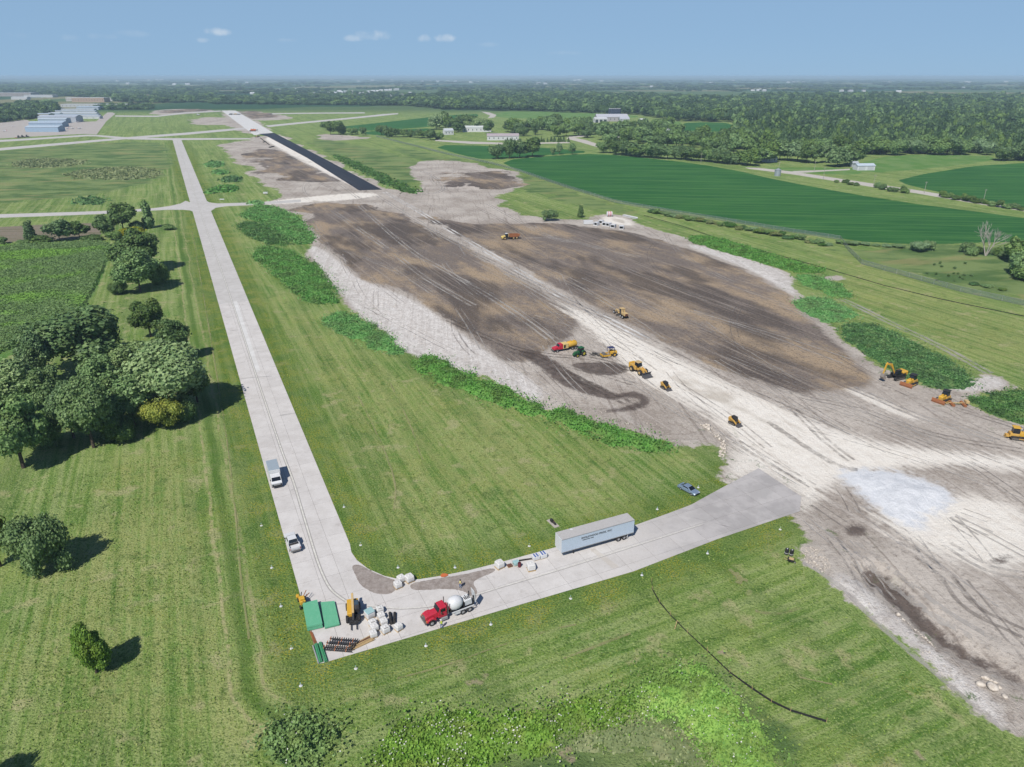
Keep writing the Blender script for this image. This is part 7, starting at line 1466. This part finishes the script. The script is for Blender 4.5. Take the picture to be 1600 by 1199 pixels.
# aircraft parts and machines at the far end
def far_machine(u, v, mat, label, ang=.3, s=1.0, cat='machine'):
    p = gp(u, v); t = thing('paver', label, cat, p, ang, None, s); part('body', mat, t, bx(-2.4, 2.4, -1.1, 1.1, .8, 2.0), bev=.1); part('hopper', STL, t, prism([(2.4, .7), (4.0, .7), (4.4, 1.6), (2.4, 1.5)], -1.3, 1.3)); part('canopy', WHT, t, bx(-2.0, .6, -1.2, 1.2, 3.0, 3.15)); part('post', BLK2, t, bx(-1.9, -1.8, -1.1, -1.0, 2, 3), bx(-1.9, -1.8, 1.0, 1.1, 2, 3), bx(.4, .5, -1.1, -1.0, 2, 3), bx(.4, .5, 1.0, 1.1, 2, 3)); part('screed', BLK2, t, bx(-3.4, -2.4, -2.4, 2.4, .1, .9))
    for y in (-.95, .95): track(t, -2.2, 2.2, y, .45, .9)
far_machine(396, 205.5, ORG, 'orange paver at the near end of the new concrete runway', .3, 1.7); far_machine(361, 179.6, BLK2, 'dark machine on the far part of the new runway', .2, 1.3); far_machine(368, 179.4, YEL, 'yellow machine right of the dark one on the far runway', .5, 1.2); far_machine(373, 179.6, GRY, 'grey machine at the right side of the far runway', .1, 1.2); far_machine(402.5, 214.6, TAN, 'tan machine at the edge of the far bare ground', 1.2, 1.0); far_machine(310, 180.4, WHT, 'white machine beside the far left bare patch', .2, 1.3)
pipes('pipe_string', (407, 216.5), (421, 227), 1, .5, BLK, 'black pipe string laid beside the black asphalt', 1); pipes('pipe_string', (411, 223), (416, 222.4), 1, .5, BLK, 'short black pipe left of the pipe string', 1); pipes('pipe_string', (421, 231), (428, 229.5), 2, .5, BLK, 'short black pipes at the lower end of the pipe string', 1)
def small_plane(u, v, ang, label):
    p = G(u, v); t = thing('light_aircraft', label, 'aircraft', p, ang, 'parked light aircraft'); part('fuselage', WHT, t, lathe([(.05, 3.8), (.5, 3.4), (.65, 2), (.6, .5), (.25, -3.5), (.05, -4.2)], 'x', 12, (0, 0, 1.4))); part('wing', WHT, t, bx(.6, 2.2, -5.4, 5.4, 2.0, 2.15), bev=.03); part('tailplane', WHT, t, bx(-4.2, -3.4, -1.7, 1.7, 1.5, 1.58)); part('fin', RED, t, prism([(-4.3, 1.5), (-3.2, 1.5), (-3.9, 2.9), (-4.4, 2.9)], -.05, .05)); [wheel(t, x, y, .22, .12) for x, y in ((3, 0), (1, 1.1), (1, -1.1))]
for k, (u, v) in enumerate([(90, 203), (103, 202.4), (112, 202), (124, 202), (122, 191.5), (130, 190.6), (20, 199), (8, 206)]): small_plane(u, v, .4 * k, '%s parked white light aircraft on the apron from the left' % ordinal([3, 4, 5, 7, 6, 8, 2, 1][k]))
for k, (u, v) in enumerate([(30, 216), (36, 215.4), (43, 215)]): p = gp(u, v); t = thing('mower', '%s dark farm machine from the left on the apron edge' % ordinal(k + 1), 'machine', p, .2 * k, 'dark machines on the apron edge', 1.2); part('body', BLK2, t, bx(-1.6, 1.6, -.7, .7, .8, 1.8), bev=.1); part('cab', GLS, t, bx(-1.2, .2, -.6, .6, 1.8, 3.0)); part('deck', RST, t, bx(-4.5, -1.7, -1.6, 1.6, .3, .8), bev=.05); [wheel(t, x, y, .7, .4) for x in (-1, 1.2) for y in (-.9, .9)]
p = gp(415, 304); t = thing('survey_trailer', 'small white equipment trailer beside the cross taxiway', 'trailer', p, .3); part('body', WHT, t, bx(-1.6, 1.6, -.9, .9, .6, 1.7), bev=.05); part('drawbar', STL, t, bar((-1.6, 0, .6), (-3.2, 0, .5), .12)); [wheel(t, 0, y, .35, .2) for y in (-1, 1)]
p = gp(347, 313); t = thing('guidance_sign', 'low white guidance sign beside the cross taxiway', 'sign', p, .02); part('face', WHT, t, bx(-1.6, 1.6, -.08, .08, .3, 1.0)); part('leg', GRY, t, bx(-1.3, -1.2, -.05, .05, 0, .3)); part('leg', GRY, t, bx(1.2, 1.3, -.05, .05, 0, .3))

# ------------------------------------------------------------------ summer haze over the plain
hz = NT('haze'); hz.n.remove(hz.b); vol = hz.n.new('ShaderNodeVolumePrincipled'); vol.inputs['Color'].default_value = (.62, .84, 1.0, 1); vol.inputs['Density'].default_value = 1.0e-4; vol.inputs['Anisotropy'].default_value = .0
hz.l.new(vol.outputs[0], hz.n['Material Output'].inputs['Volume'])
v, f = bx(-33000, 33000, -500, 35000, -3, 84.0)
tag(part('haze', hz.m, None, (v, f)), None, None, None, 'stuff')
